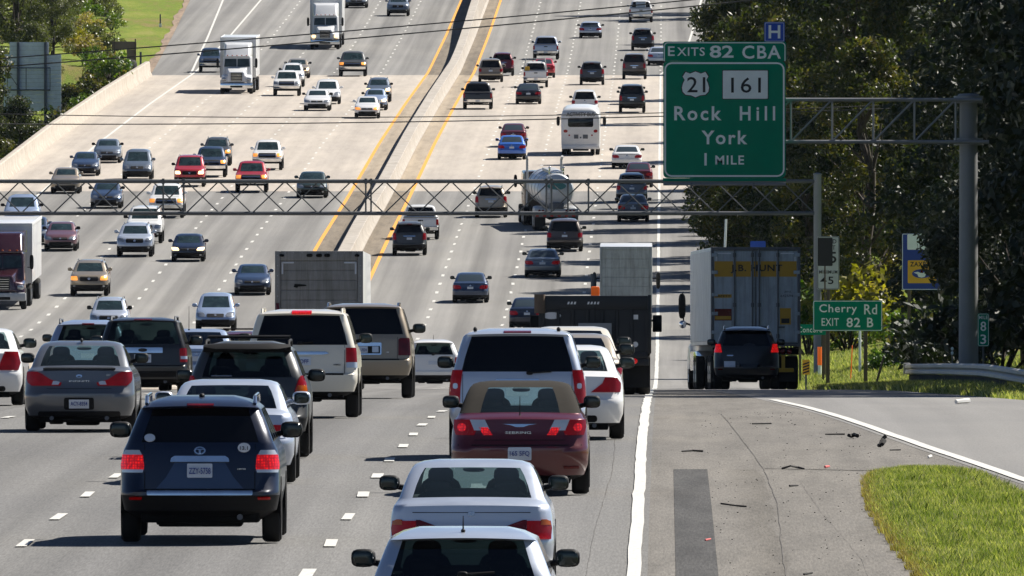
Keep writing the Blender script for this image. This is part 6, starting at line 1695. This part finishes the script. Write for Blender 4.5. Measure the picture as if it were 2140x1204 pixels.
o = car('sedan', 'sedan', 'white sedan with triangular tail lamps, right behind the large suv', 'car', 'paint_white', 1.82, 1.46, 4.87, group=WS, rglass='glass_clear', fglass='glass_screen', interior=True, mscale=1.08,
        rear=[('pair', 'tail_light', [(.74, .40, .85), (.80, .48, .86), (.88, .58, .86), (.97, .62, .80)], 'red_lens'), ('one', 'license_plate', rect(-.15, .15, .72, .84), 'plate_white', .02), ('one', 'bumper_insert', rect(-.5, .5, .28, .38, .04), 'black_trim')])
put(o, 1181, 288)
o = car('sedan', 'sedan', 'beige sedan whose roof shows between two white sedans', 'car', 'paint_tan', 1.80, 1.44, 4.8, group=WS, rear=std_rear('sedan', 1, 1), rglass='glass_mid', mscale=1.2)
put(o, 1192, 318)
o = car('sedan', 'sedan', 'white sedan with a wide rear window, nearest the black dump truck', 'car', 'paint_pearl', 1.86, 1.48, 4.95, group=WS, rear=std_rear('sedan', 1, 1), rglass='glass_mid', mscale=1.15)
put(o, 1194, 346)
# second lane
o = car('suv', 'suv', 'dark blue suv with lit brake lamps and an oval 13.1 sticker', 'suv', 'paint_navy', 1.91, 1.74, 4.79, group=OUT, rails='chrome', clad=.50, mscale=1.17, mz=1.30,
        rear=[('pair', 'tail_light', [(.885, .67, .93), (.93, .665, .935), (1.06, .68, .915)], 'red_lit', .016), ('pair', 'lamp_top', [(1.06, .69, .91), (1.115, .72, .88)], 'clear_lens', .015), ('pair', 'lamp_base', [(.85, .68, .92), (.885, .67, .925)], 'clear_lens', .015),
              ('one', 'chrome_strip', [(.975, -.35, .35), (1.02, -.34, .34), (1.045, -.30, .30)], 'chrome', .03), ('one', 'badge', ell(0, 1.11, .07, .048), 'chrome', .014), ('sub', 'badge_ring', ell(0, 1.11, .05, .032), 'paint_navy', .017), ('sub', 'badge_bar', [(1.075, -.012, .012), (1.13, -.012, .012)], 'chrome', .02), ('sub', 'badge_bar', rect(-.05, .05, 1.118, 1.130), 'chrome', .02),
              ('one', 'plate_recess', [(.66, -.52, .52), (.80, -.40, .40), (.97, -.30, .30)], 'paint_darkblue', .006), ('one', 'license_plate', rect(-.15, .15, .79, .955, .012), 'plate_white', .022), ('text', 'ZZY-5758', 0, .835, .26, .075, 'plate_ink', .028),
              ('pair', 'tailgate_gap', rect(.652, .662, .66, .86), 'black_trim', .004), ('pair', 'tailgate_gap', rect(.655, .663, 1.12, 1.19), 'black_trim', .004), ('one', 'sticker', ell(.525, 1.145, .075, .055), 'white_sticker', .012), ('text', '13.1', .525, 1.12, .095, .045, 'ink', .018), ('one', 'window_sticker', ell(-.60, 1.26, .065, .045), 'plate_white', .012),
              ('one', 'bumper_strip', rect(-.63, .63, .585, .63, .01), 'chrome', .02), ('pair', 'reflector', rect(.69, .83, .535, .56), 'red_lens', .02), ('one', 'tailgate_seam', rect(-.66, .66, .645, .655), 'black_trim', .004), ('text', 'LIMITED', .50, .885, .1, .018, 'badge', .01), ('one', 'high_brake_light', rect(-.16, .16, 1.645, 1.665), 'red_dark', .006)])
MB().blob((0, -1.25, 1.75), (.035, .06, .03), 2).build('roof_fin', 'black_trim', o)
MB().box(-.5, .5, -2.1, -1.2, .20, .40, .03).build('rear_underbody', 'under', o)
put(o, 417, 220.5)
o = car('sedan', 'sedan', 'silver sedan half hidden behind the dark blue suv', 'car', 'paint_silver', 1.80, 1.40, 4.7, group=OUT, rear=[('pair', 'tail_light', [(.66, .50, .84), (.80, .56, .85)], 'red_lens'), ('one', 'license_plate', rect(-.15, .15, .66, .77), 'plate_white', .02)], rglass='glass_mid', fglass='glass_screen', mirror_mat='paint_silver', interior=True, mscale=1.1)
put(o, 476, 252)
o = car('suv', 'suv', 'dark grey suv with red, amber and clear tail lamps and a black roof rack', 'suv', 'paint_graphite', 1.80, 1.70, 4.4, group=OUT, rails='black_trim', rglass='glass_mid', fglass='glass_screen', interior=True, mscale=1.12, mz=1.18, lowcol='paint_slate',
        rear=[('pair', 'tail_light', [(.90, .70, .88), (1.0, .71, .875), (1.10, .74, .86), (1.20, .78, .835)], 'red_lens', .016), ('pair', 'turn_signal', [(.97, .715, .87), (1.06, .74, .86)], 'amber_lens', .02), ('pair', 'reverse_light', [(.79, .70, .885), (.91, .70, .88)], 'clear_lens', .018),
              ('one', 'spoiler', [(1.585, -.62, .62), (1.64, -.60, .60)], 'black_trim', .05), ('one', 'handle_bar', rect(-.30, .30, 1.06, 1.10, .02), 'paint_graphite', .03), ('one', 'license_plate', rect(-.15, .15, .84, .96), 'plate_white', .02), ('text', 'TRIBUTE', .55, .85, .2, .035, 'badge', .012), ('one', 'window_sticker', rect(-.52, -.22, 1.195, 1.205), 'badge', .01)])
put(o, 515, 271); trib = o
o = car('big_suv', 'suv', 'cream suv with a lit high brake lamp and a rear wiper', 'suv', 'paint_pearl', 1.93, 1.86, 5.1, group=OUT, rails='paint_pearl', mscale=1.03,
        rear=[('pair', 'tail_light', [(.95, .76, .94), (1.20, .76, .925)], 'red_lens', .016), ('pair', 'reverse_light', [(.86, .77, .945), (.955, .77, .94)], 'clear_lens', .017), ('one', 'high_brake_light', rect(-.17, .17, 1.785, 1.83, .01), 'red_lit', .02), ('wiper', -.02, .2, 1.285),
              ('one', 'chrome_bar', [(1.085, -.10, .36), (1.10, -.45, .47), (1.135, -.45, .42)], 'chrome', .02), ('one', 'license_plate', rect(-.22, .16, .90, 1.04, .01), 'plate_white', .02), ('pair', 'tailgate_gap', rect(.735, .743, .76, 1.30), 'black_trim', .004), ('text', 'LA OFF', -.02, .935, .28, .07, 'plate_ink', .026), ('one', 'tailgate_seam', rect(-.72, .72, .735, .765), 'black_trim', .005), ('text', 'HYBRID', .61, .90, .12, .025, 'ink', .006)])
put(o, 630, 317)
o = car('big_suv', 'suv', 'pale gold suv with a chrome plate frame and silver roof rails, behind the cream suv', 'suv', 'paint_gold', 2.0, 1.93, 5.25, group=OUT, rails='chrome', mscale=1.17, mz=1.42,
        rear=[('pair', 'tail_light', [(.87, .72, .96), (1.19, .72, .94), (1.22, .76, .93)], 'red_dark', .016), ('one', 'plate_frame', rect(-.28, .38, .88, 1.13, .02), 'chrome', .014), ('one', 'plate_recess', rect(-.25, .35, .91, 1.06, .01), 'black_trim', .018), ('one', 'license_plate', rect(-.16, .10, .92, 1.05), 'plate_white', .022), ('text', 'RYK-7024', -.03, .95, .22, .06, 'plate_ink', .028), ('one', 'reverse_light', rect(.19, .32, .93, 1.05, .01), 'clear_lens', .022),
              ('one', 'tailgate_seam', rect(-.74, .74, .775, .80), 'black_trim', .005), ('pair', 'tailgate_gap', rect(.70, .708, .80, 1.24), 'black_trim', .004), ('text', 'V8', .5, .92, .06, .03, 'badge', .01)], exhaust=2)
put(o, 758, 375)
o = car('suv', 'suv', 'white small suv between the pale gold suv and the silver-white suv', 'suv', 'paint_white', 1.78, 1.62, 4.4, group=OUT, rglass='glass_mid', fglass='glass_screen', interior=True, antenna=(0, -1.1, 1.6, .18),
        rear=[('pair', 'tail_light', [(.86, .70, .88), (1.04, .72, .86)], 'red_lens'), ('one', 'license_plate', rect(-.15, .15, .80, .92), 'plate_white', .02), ('wiper', 0, .12, 1.13), ('one', 'bumper_insert', rect(-.6, .6, .36, .46, .04), 'black_trim')])
put(o, 905, 600)
# third lane and beyond
o = car('sedan', 'sedan', 'grey sedan with swept tail lamps and a small roof fin', 'car', 'paint_grey', 1.775, 1.45, 4.75, group=OUT, rglass='glass_clear', fglass='glass_screen', interior=True, mscale=0.99,
        rear=[('pair', 'tail_light', [(.74, .30, .76), (.79, .28, .82), (.84, .46, .84), (.93, .60, .84), (.965, .68, .83)], 'red_lens', .014), ('pair', 'reverse_light', [(.755, .33, .44), (.80, .31, .42), (.815, .36, .42)], 'clear_lens', .018),
              ('one', 'badge', ell(0, .895, .05, .028), 'chrome', .012), ('sub', 'badge_eye', ell(0, .885, .03, .012), 'paint_grey', .015), ('text', 'INFINITI', 0, .80, .32, .028, 'badge', .01), ('text', 'G37', .47, .90, .07, .022, 'badge', .01), ('one', 'plate_recess', rect(-.24, .24, .36, .55, .03), 'black_trim', .01), ('one', 'license_plate', rect(-.16, .16, .385, .52), 'plate_white', .018), ('text', 'ACY-8354', 0, .42, .27, .065, 'plate_ink', .024),
              ('one', 'lip_spoiler', [(1.0, -.58, .58), (1.025, -.5, .5)], 'paint_graphite', .03), ('one', 'boot_seam', rect(-.52, .52, .69, .697), 'black_trim', .003), ('one', 'rear_diffuser', rect(-.66, .66, .25, .33, .03), 'black_trim', .01)], exhaust=2)
MB().blob((0, -.95, 1.46), (.025, .07, .035), 2).build('roof_fin', 'black_trim', o)
put(o, 165, 297)
o = car('big_suv', 'suv', 'black suv with a chrome tailgate bar and low roof rails', 'suv', 'paint_black', 1.81, 1.64, 4.45, group=OUT, rails='steel_dark', rglass='glass_mid', fglass='glass_screen', interior=True, mscale=1.12, mz=1.18,
        rear=[('pair', 'tail_light', [(.74, .75, .885), (1.0, .74, .87), (1.02, .77, .86)], 'red_lens', .016), ('pair', 'reverse_light', [(.80, .765, .88), (.86, .76, .88)], 'clear_lens', .02), ('one', 'chrome_bar', rect(-.42, .40, .925, 1.03, .01), 'chrome', .03), ('sub', 'badge', ell(0, .98, .09, .035), 'ink', .036), ('one', 'license_plate', rect(-.17, .17, .73, .895, .01), 'plate_white', .022), ('text', 'BLJ-9248', 0, .775, .28, .07, 'plate_ink', .028),
              ('one', 'bumper_insert', rect(-.7, .7, .44, .56, .04), 'black_trim'), ('one', 'high_brake_light', rect(-.18, .18, 1.585, 1.605), 'red_dark', .01)])
put(o, 298, 372)
o = car('suv', 'suv', 'blue-silver crossover partly hidden between the grey sedan and the black suv', 'suv', 'paint_bluesilver', 1.85, 1.62, 4.6, group=OUT, rails='steel_dark', rear=std_rear('suv', .96, .93), rglass='glass_mid', fglass='glass_screen', interior=True)
put(o, 183, 405)
o = car('sedan', 'sedan', 'white sedan cut by the frame edge, its black mirror reaching the concrete barrier', 'car', 'paint_white', 1.82, 1.45, 4.8, group=OUT, rglass='glass_clear', fglass='glass_screen', interior=True, mscale=1.12,
        rear=[('pair', 'tail_light', [(.66, .48, .83), (.80, .50, .87), (1.0, .58, .82)], 'red_lens', .014), ('text', 'VW', .22, .80, .09, .05, 'badge', .012), ('one', 'bumper_insert', rect(-.6, .6, .27, .36, .04), 'black_trim')])
put(o, -56, 346)
o = car('sedan', 'sedan', 'blue-white sedan whose roof shows between the black suv and the dark grey suv', 'car', 'paint_bluesilver', 1.80, 1.46, 4.8, group=OUT, rear=std_rear('sedan', 1, 1), rglass='glass_mid', antenna=(-.2, -1.2, 1.44, .55))
put(o, 410, 432)
o = car('wagon', 'hatchback', 'dark red hatchback, only its roof showing beside the cream suv', 'car', 'paint_maroon', 1.78, 1.60, 4.5, group=OUT, rear=std_rear('wagon', 1, 1.1), rails='black_trim')
put(o, 512, 505)
o = car('sedan', 'sedan', 'pale blue sedan peeking out beside the large silver-white suv', 'car', 'paint_bluesilver', 1.8, 1.46, 4.8, group=OUT, rear=std_rear('sedan', 1, 1), rglass='glass_mid')
put(o, 1010, 640)
o = car('suv', 'suv', 'black suv with lit brake lamps right behind the white container trailer', 'suv', 'paint_black', 1.76, 1.70, 4.4, group=OUT, rails='chrome', mscale=1.0,
        rear=[('pair', 'tail_light', [(1.0, .66, .86), (1.22, .70, .83)], 'red_lit', .016), ('one', 'spare_wheel_cover', ell(.08, .86, .34, .34), 'paint_black', .10), ('one', 'license_plate', rect(-.60, -.30, .60, .76), 'plate_white', .02), ('one', 'badge', rect(-.52, -.36, .90, .93), 'chrome', .014), ('pair', 'reflector', rect(.64, .76, .53, .56), 'red_dark')])
put(o, 1560, 498)

# drivers seen through rear windows
def driver(car_o, x, y, z, label, cloth='cloth_dark'):
    prof = [(.0, -.02), (.13, 0), (.17, .10), (.19, .28), (.215, .40), (.20, .47), (.12, .52), (.062, .55), (.055, .60), (.07, .635), (.088, .70), (.092, .76), (.080, .82), (.045, .855), (0, .865)]
    mb = MB().lathe(prof, 'z', 18)
    mb.v = [(a, b * (.62 if c < .55 else 1.12), c) for a, b, c in mb.v]
    p = link('person', None) if False else None
    m = Matrix.LocRotScale(car_o.location, car_o.rotation_euler, None)
    t = thing('person', label, 'person', m @ Vector((x, y, z))); t.rotation_euler = car_o.rotation_euler
    mb.build('body', cloth, t, 80)
    MB().lathe([(0, .60), (.06, .60), (.06, .62), (.092, .70), (.094, .76), (.082, .825), (.046, .86), (0, .87)], 'z', 16).build('hair', 'hair_dark', t, 80)
    for sx in (1, -1): MB().path([(sx * .20, 0, .42), (sx * .26, .16, .22), (sx * .14, .42, .30)], [.055, .045, .035], 8).build('sleeve', cloth, t, 60)
    return t
driver(acc, -.36, .16, .48, 'dark-haired driver at the wheel of the silver sedan with the clear rear window')
driver(trib, -.36, .1, .66, 'driver in silhouette inside the dark grey suv with the roof rack')

# ---------------------------------------------------------------- lorries
o = box_trailer_rear(); place(o, px2x(664, 541), 541)
o = white_box_rear(); place(o, px2x(1308, 858), 858)
o = container_rear(); place(o, px2x(1580, 533), 533, 'away', math.radians(2.1))
o = dump_truck(); place(o, px2x(1243, 396), 396)
o = bus_rear(); place(o, px2x(1213, d_at(328)), d_at(328))
o = tanker_rear(); place(o, px2x(1163, d_at(484)), d_at(484), 'away', math.radians(3.6))
t = thing('semi_truck', 'white semi truck with a tall box trailer, on the bridge beside its long shadow', 'truck'); tractor_front(t, 'truck_white', 2.6, 4.08, 13, 'truck_white', 'off'); place(t, px2x(494, d_at(197)), d_at(197), 'toward')
t = thing('semi_truck', 'white semi truck with one headlamp lit, furthest up the hill', 'truck'); tractor_front(t, 'truck_white', 2.6, 4.08, 13, 'truck_white', 'on'); place(t, px2x(679, d_at(104)), d_at(104), 'toward')
t = thing('semi_truck', 'maroon semi truck with a white trailer, cut by the frame edge', 'truck'); tractor_front(t, 'truck_maroon', 2.6, 4.02, 14, 'truck_white', 'off', fairing=True); place(t, px2x(2, d_at(648)), d_at(648), 'toward')

# ---------------------------------------------------------------- the many cars further off: one of each kind, then copies repainted
PROTO, USED = {}, set()
KN = {'sedan': ('sedan', 'car'), 'wagon': ('hatchback', 'car'), 'suv': ('suv', 'suv'), 'big_suv': ('suv', 'suv'), 'pickup': ('pickup_truck', 'pickup truck'), 'minivan': ('minivan', 'van')}
for k in KN:
    PROTO[k] = car(k, KN[k][0], 'x', KN[k][1], 'paint_grey', rear=std_rear(k, 1, 1), front=std_front(k, 1, 1, 'off'), rails='steel_dark' if k in ('suv', 'big_suv') else None, mscale=1.03, lowcol='black_trim', clad=T[k]['rings'][2][0] + .01)  # black trim taken higher, standing for the shade on lower bodies
def far(kind, px_, py, wpx, col, label, facing, lit='off', h=1.0, brake=False, glass_=None, d=None, yaw=0.0):
    d = d or d_at(py)
    if kind in USED: o = copy_tree(PROTO[kind])
    else: o = PROTO[kind]; USED.add(kind)
    o['label'] = label; o['group'] = OUT if facing == 'away' else ONC
    W0 = T[kind]['W']; s = wpx * d / F / (W0 * 1.015)
    s = max(.92, min(1.10, s))
    o.scale = (s, 1, h)
    o.scale = (s, 1, h * random.uniform(.97, 1.045))
    tb = {'paint_grey': col, ('mirror', 'black_trim'): col if random.random() < .5 else 'black_trim'}
    if lit == 'on': tb[('headlight', 'lamp_off')] = 'lamp_on'
    if lit == 'amber': tb[('headlight', 'lamp_off')] = 'lamp_amber'
    if brake: tb[('tail_light', 'red_lens')] = 'red_lit'
    if kind in ('sedan', 'wagon') and facing == 'away' and not glass_: tb[('rear_window', 'glass_dark')] = 'glass_sky'
    if glass_: tb[('rear_window', 'glass_dark')] = glass_; tb[('windshield', 'glass_front')] = glass_
    repaint(o, tb)
    o['near'] = T[kind]['L'] / 2
    return place(o, px2x(px_, d - .85 if facing == 'away' else d), d, facing, yaw + random.uniform(-.008, .008))
A, B = 'away', 'toward'
random.seed(3)
for row in [
    ('sedan', 983, 633, 76, 'paint_darkblue', 'dark blue sedan with bright tail lamps, alone in its lane', A),
    ('sedan', 1102, 690, 74, 'paint_navy', 'navy sedan partly behind the corner of the dump truck', A),
    ('sedan', 1134, 580, 76, 'paint_slate', 'slate-blue sedan with a wide dark red lamp strip', A),
    ('minivan', 1180, 526, 76, 'paint_brown', 'dark brown minivan behind the tanker truck', A),
    ('sedan', 1323, 464, 67, 'paint_grey', 'grey sedan in tree shade under the gantry truss', A),
    ('minivan', 1320, 424, 64, 'paint_slate', 'grey-blue van behind the gantry truss, ahead of the grey sedan', A),
    ('sedan', 1335, 392, 55, 'paint_maroon', 'maroon sedan beside the lower edge of the exit sign', A),
    ('sedan', 1310, 353, 64, 'paint_white', 'white sedan on the bridge with red tail lamps', A),
    ('pickup', 878, 501, 77, 'paint_white', 'white pickup truck with a red lamp, close to the yellow median line', A),
    ('suv', 855, 534, 72, 'paint_graphite', 'charcoal suv straddling the yellow line by the median', A),
    ('suv', 1026, 455, 68, 'paint_tan', 'tan suv seen through the gantry truss', A),
    ('sedan', 1069, 334, 60, 'paint_blue', 'bright blue sedan on the bridge', A),
    ('sedan', 1073, 308, 56, 'paint_maroon', 'dark red sedan just ahead of the bright blue sedan', A),
    ('minivan', 1222, 240, 56, 'paint_white', 'white van just ahead of the activity bus', A),
    ('pickup', 998, 229, 62, 'paint_black', 'black pickup truck near the median at the end of the bridge', A),
    ('sedan', 1104, 218, 54, 'paint_black', 'black sedan between the white work pickup and the bus', A),
    ('suv', 1237, 178, 52, 'paint_graphite', 'dark suv with a pale bumper at the end of the bridge', A),
    ('pickup', 1119, 183, 52, 'paint_white', 'white work pickup truck with a red car tucked behind it', A),
    ('minivan', 1025, 172, 52, 'paint_gold', 'gold minivan next to the yellow line beyond the bridge', A),
    ('suv', 1050, 159, 46, 'paint_maroon', 'maroon suv peeking out beside the gold minivan', A),
    ('sedan', 1137, 163, 46, 'paint_red', 'red sedan just past the white work pickup', A),
    ('pickup', 1141, 125, 54, 'paint_silver', 'silver pickup truck above the red sedan', A),
    ('big_suv', 1326, 166, 48, 'paint_brown', 'dark brown suv at the far end of the bridge', A),
    ('big_suv', 1321, 236, 54, 'paint_black', 'black suv beside the exit sign with a pale car ahead', A),
    ('sedan', 1320, 219, 48, 'paint_slate', 'slate sedan mostly hidden by the black suv', A),
    ('wagon', 1234, 80, 47, 'paint_silver', 'silver hatchback alone on the hill with red lamps', A),
    ('pickup', 1339, 47, 50, 'paint_white', 'white pickup truck loaded with a box at the top of the hill', A),
    ('suv', 1343, 106, 48, 'paint_graphite', 'dark suv below the loaded white pickup', A),
    ('sedan', 1377, 137, 48, 'paint_silver', 'silver sedan half hidden by the corner of the exit sign', A),
    ('sedan', 745, 17, 52, 'paint_graphite', 'dark sedan cut by the top of the frame', B),
    ('suv', 832, 34, 47, 'paint_slate', 'slate suv coming over the top of the hill', B),
    ('pickup', 440, 152, 46, 'paint_darkblue', 'dark blue pickup truck half hidden by the white semi truck', B),
    ('pickup', 737, 160, 58, 'paint_graphite', 'charcoal pickup truck with amber lamps above the bridge', B, 'amber'),
    ('sedan', 622, 164, 50, 'paint_gold', 'gold sedan with a headlamp lit beyond the bridge', B, 'on'),
    ('suv', 611, 182, 46, 'paint_white', 'white suv squeezed between the gold sedan and the white pickup', B),
    ('pickup', 599, 201, 57, 'paint_white', 'white pickup truck leading a close group of three on the bridge', B),
    ('minivan', 684, 218, 55, 'paint_white', 'white minivan behind the low white sedan', B),
    ('sedan', 663, 232, 56, 'paint_white', 'low white sedan leading the white minivan', B),
    ('suv', 791, 214, 50, 'paint_slate', 'slate-green suv at the back of three near the median', B, 'on'),
    ('sedan', 784, 231, 50, 'paint_bluesilver', 'blue-silver sedan in the middle of three near the median', B, 'on'),
    ('sedan', 767, 248, 53, 'paint_white', 'white sedan with an amber lamp leading three near the median', B, 'amber'),
    ('sedan', 224, 341, 58, 'paint_slate', 'slate sedan furthest back in a trio along the parapet', B),
    ('sedan', 178, 368, 57, 'paint_darkblue', 'dark blue sedan in the middle of the trio along the parapet', B),
    ('minivan', 287, 377, 60, 'paint_slate', 'slate minivan alone beside the trio along the parapet', B),
    ('sedan', 137, 405, 62, 'paint_gold', 'pale gold sedan leading the trio, behind the truss top', B),
    ('suv', 453, 347, 58, 'paint_graphite', 'dark suv behind the blue pickup on the bridge', B, 'amber'),
    ('pickup', 440, 371, 66, 'paint_darkblue', 'dark blue pickup truck between two red ones', B, 'amber'),
    ('big_suv', 396, 391, 62, 'paint_red', 'red suv with both headlamps lit, above the truss', B, 'on'),
    ('pickup', 525, 403, 68, 'paint_red', 'red pickup truck crossing behind the top of the truss', B, 'amber'),
    ('pickup', 559, 356, 63, 'paint_white', 'white pickup truck with amber lamps behind the red pickup', B, 'amber'),
    ('sedan', 652, 414, 65, 'paint_green', 'dark green sedan behind the truss near the median', B),
    ('sedan', 222, 436, 66, 'paint_darkblue', 'blue sedan behind the truss, below the pale gold sedan', B),
    ('pickup', 348, 456, 74, 'paint_white', 'white pickup truck behind the truss with one amber lamp', B, 'amber'),
    ('big_suv', 302, 509, 76, 'paint_white', 'white suv right behind the silver-white suv', B),
    ('suv', 282, 537, 76, 'paint_silver', 'silver-white suv leading the white suv', B),
    ('minivan', 45, 474, 76, 'paint_bluesilver', 'blue-silver minivan behind the left end of the truss', B),
    ('sedan', 70, 512, 66, 'paint_darkblue', 'dark blue sedan half hidden by the maroon semi truck', B),
    ('sedan', 127, 525, 69, 'paint_plum', 'plum sedan just behind the white trailer', B),
    ('wagon', 393, 547, 70, 'paint_navy', 'small navy hatchback with both headlamps lit', B, 'on'),
    ('suv', 187, 619, 80, 'paint_gold', 'pale gold suv with a bright sunlit flank and lamps', B, 'amber'),
    ('sedan', 527, 617, 76, 'paint_darkblue', 'dark blue sedan partly behind the grey box truck', B),
    ('minivan', 450, 692, 84, 'paint_bluesilver', 'blue-silver minivan just above the queue of cars', B),
    ('suv', 228, 706, 74, 'paint_silver', 'silver suv with only its top showing above the black suv', B),
]:
    kind, px_, py, w, col, lb, fc = row[:7]
    far(kind, px_, py, w, col, lb, fc, *(row[7:]))
# load on the white pickup at the top of the hill, rack on the work pickup
dd = d_at(47) + 1.6
t = thing('cargo_crate', 'pale square crate riding in the bed of the white pickup at the hilltop', 'crate', (px2x(1339, dd), dd, zr(dd) + 1.12))
MB().box(-.42, .42, -.5, .5, 0, .62, .05).build('crate_body', 'truck_white', t); MB().box(-.44, .44, -.52, .52, .62, .68, .01).build('crate_lid', 'alu_white', t)
dd = d_at(183) + 2.2
t = thing('ladder_rack', 'steel ladder rack standing on the bed of the white work pickup', 'rack', (px2x(1119, dd), dd, zr(dd) + 1.18))
lr_ = MB()
for sx in (1, -1):
    for y in (-1.6, .4): lr_.tube((sx * .85, y, 0), (sx * .72, y, .95), .035)
    lr_.tube((sx * .72, -1.9, .95), (sx * .72, 1.9, .95), .035)
for y in (-1.6, .4): lr_.tube((-.72, y, .95), (.72, y, .95), .03)
lr_.build('rack_frame', 'steel', t)
MB().box(-.85, -.45, -1.2, .8, .0, .35, .04).build('tool_box', 'sign_yellow', t)
# ---------------------------------------------------------------- air
mb = MB().box(-470, 470, -430, 3260, -22, 110)
hz = mb.build('haze', 'under', None, 0)
hm = bpy.data.materials.new('haze'); hm.use_nodes = True
hm.node_tree.nodes.clear()
_o = hm.node_tree.nodes.new("ShaderNodeOutputMaterial"); _v = hm.node_tree.nodes.new("ShaderNodeVolumePrincipled")
_v.inputs['Color'].default_value = (0.72, 0.84, 1.0, 1)
_v.inputs['Density'].default_value = 0.0000065
_v.inputs['Anisotropy'].default_value = 0.3
hm.node_tree.links.new(_v.outputs[0], _o.inputs['Volume'])
hz.data.materials.clear(); hz.data.materials.append(hm)
tag(hz, 'thin pale haze in the air over the whole highway', 'haze', kind='stuff')
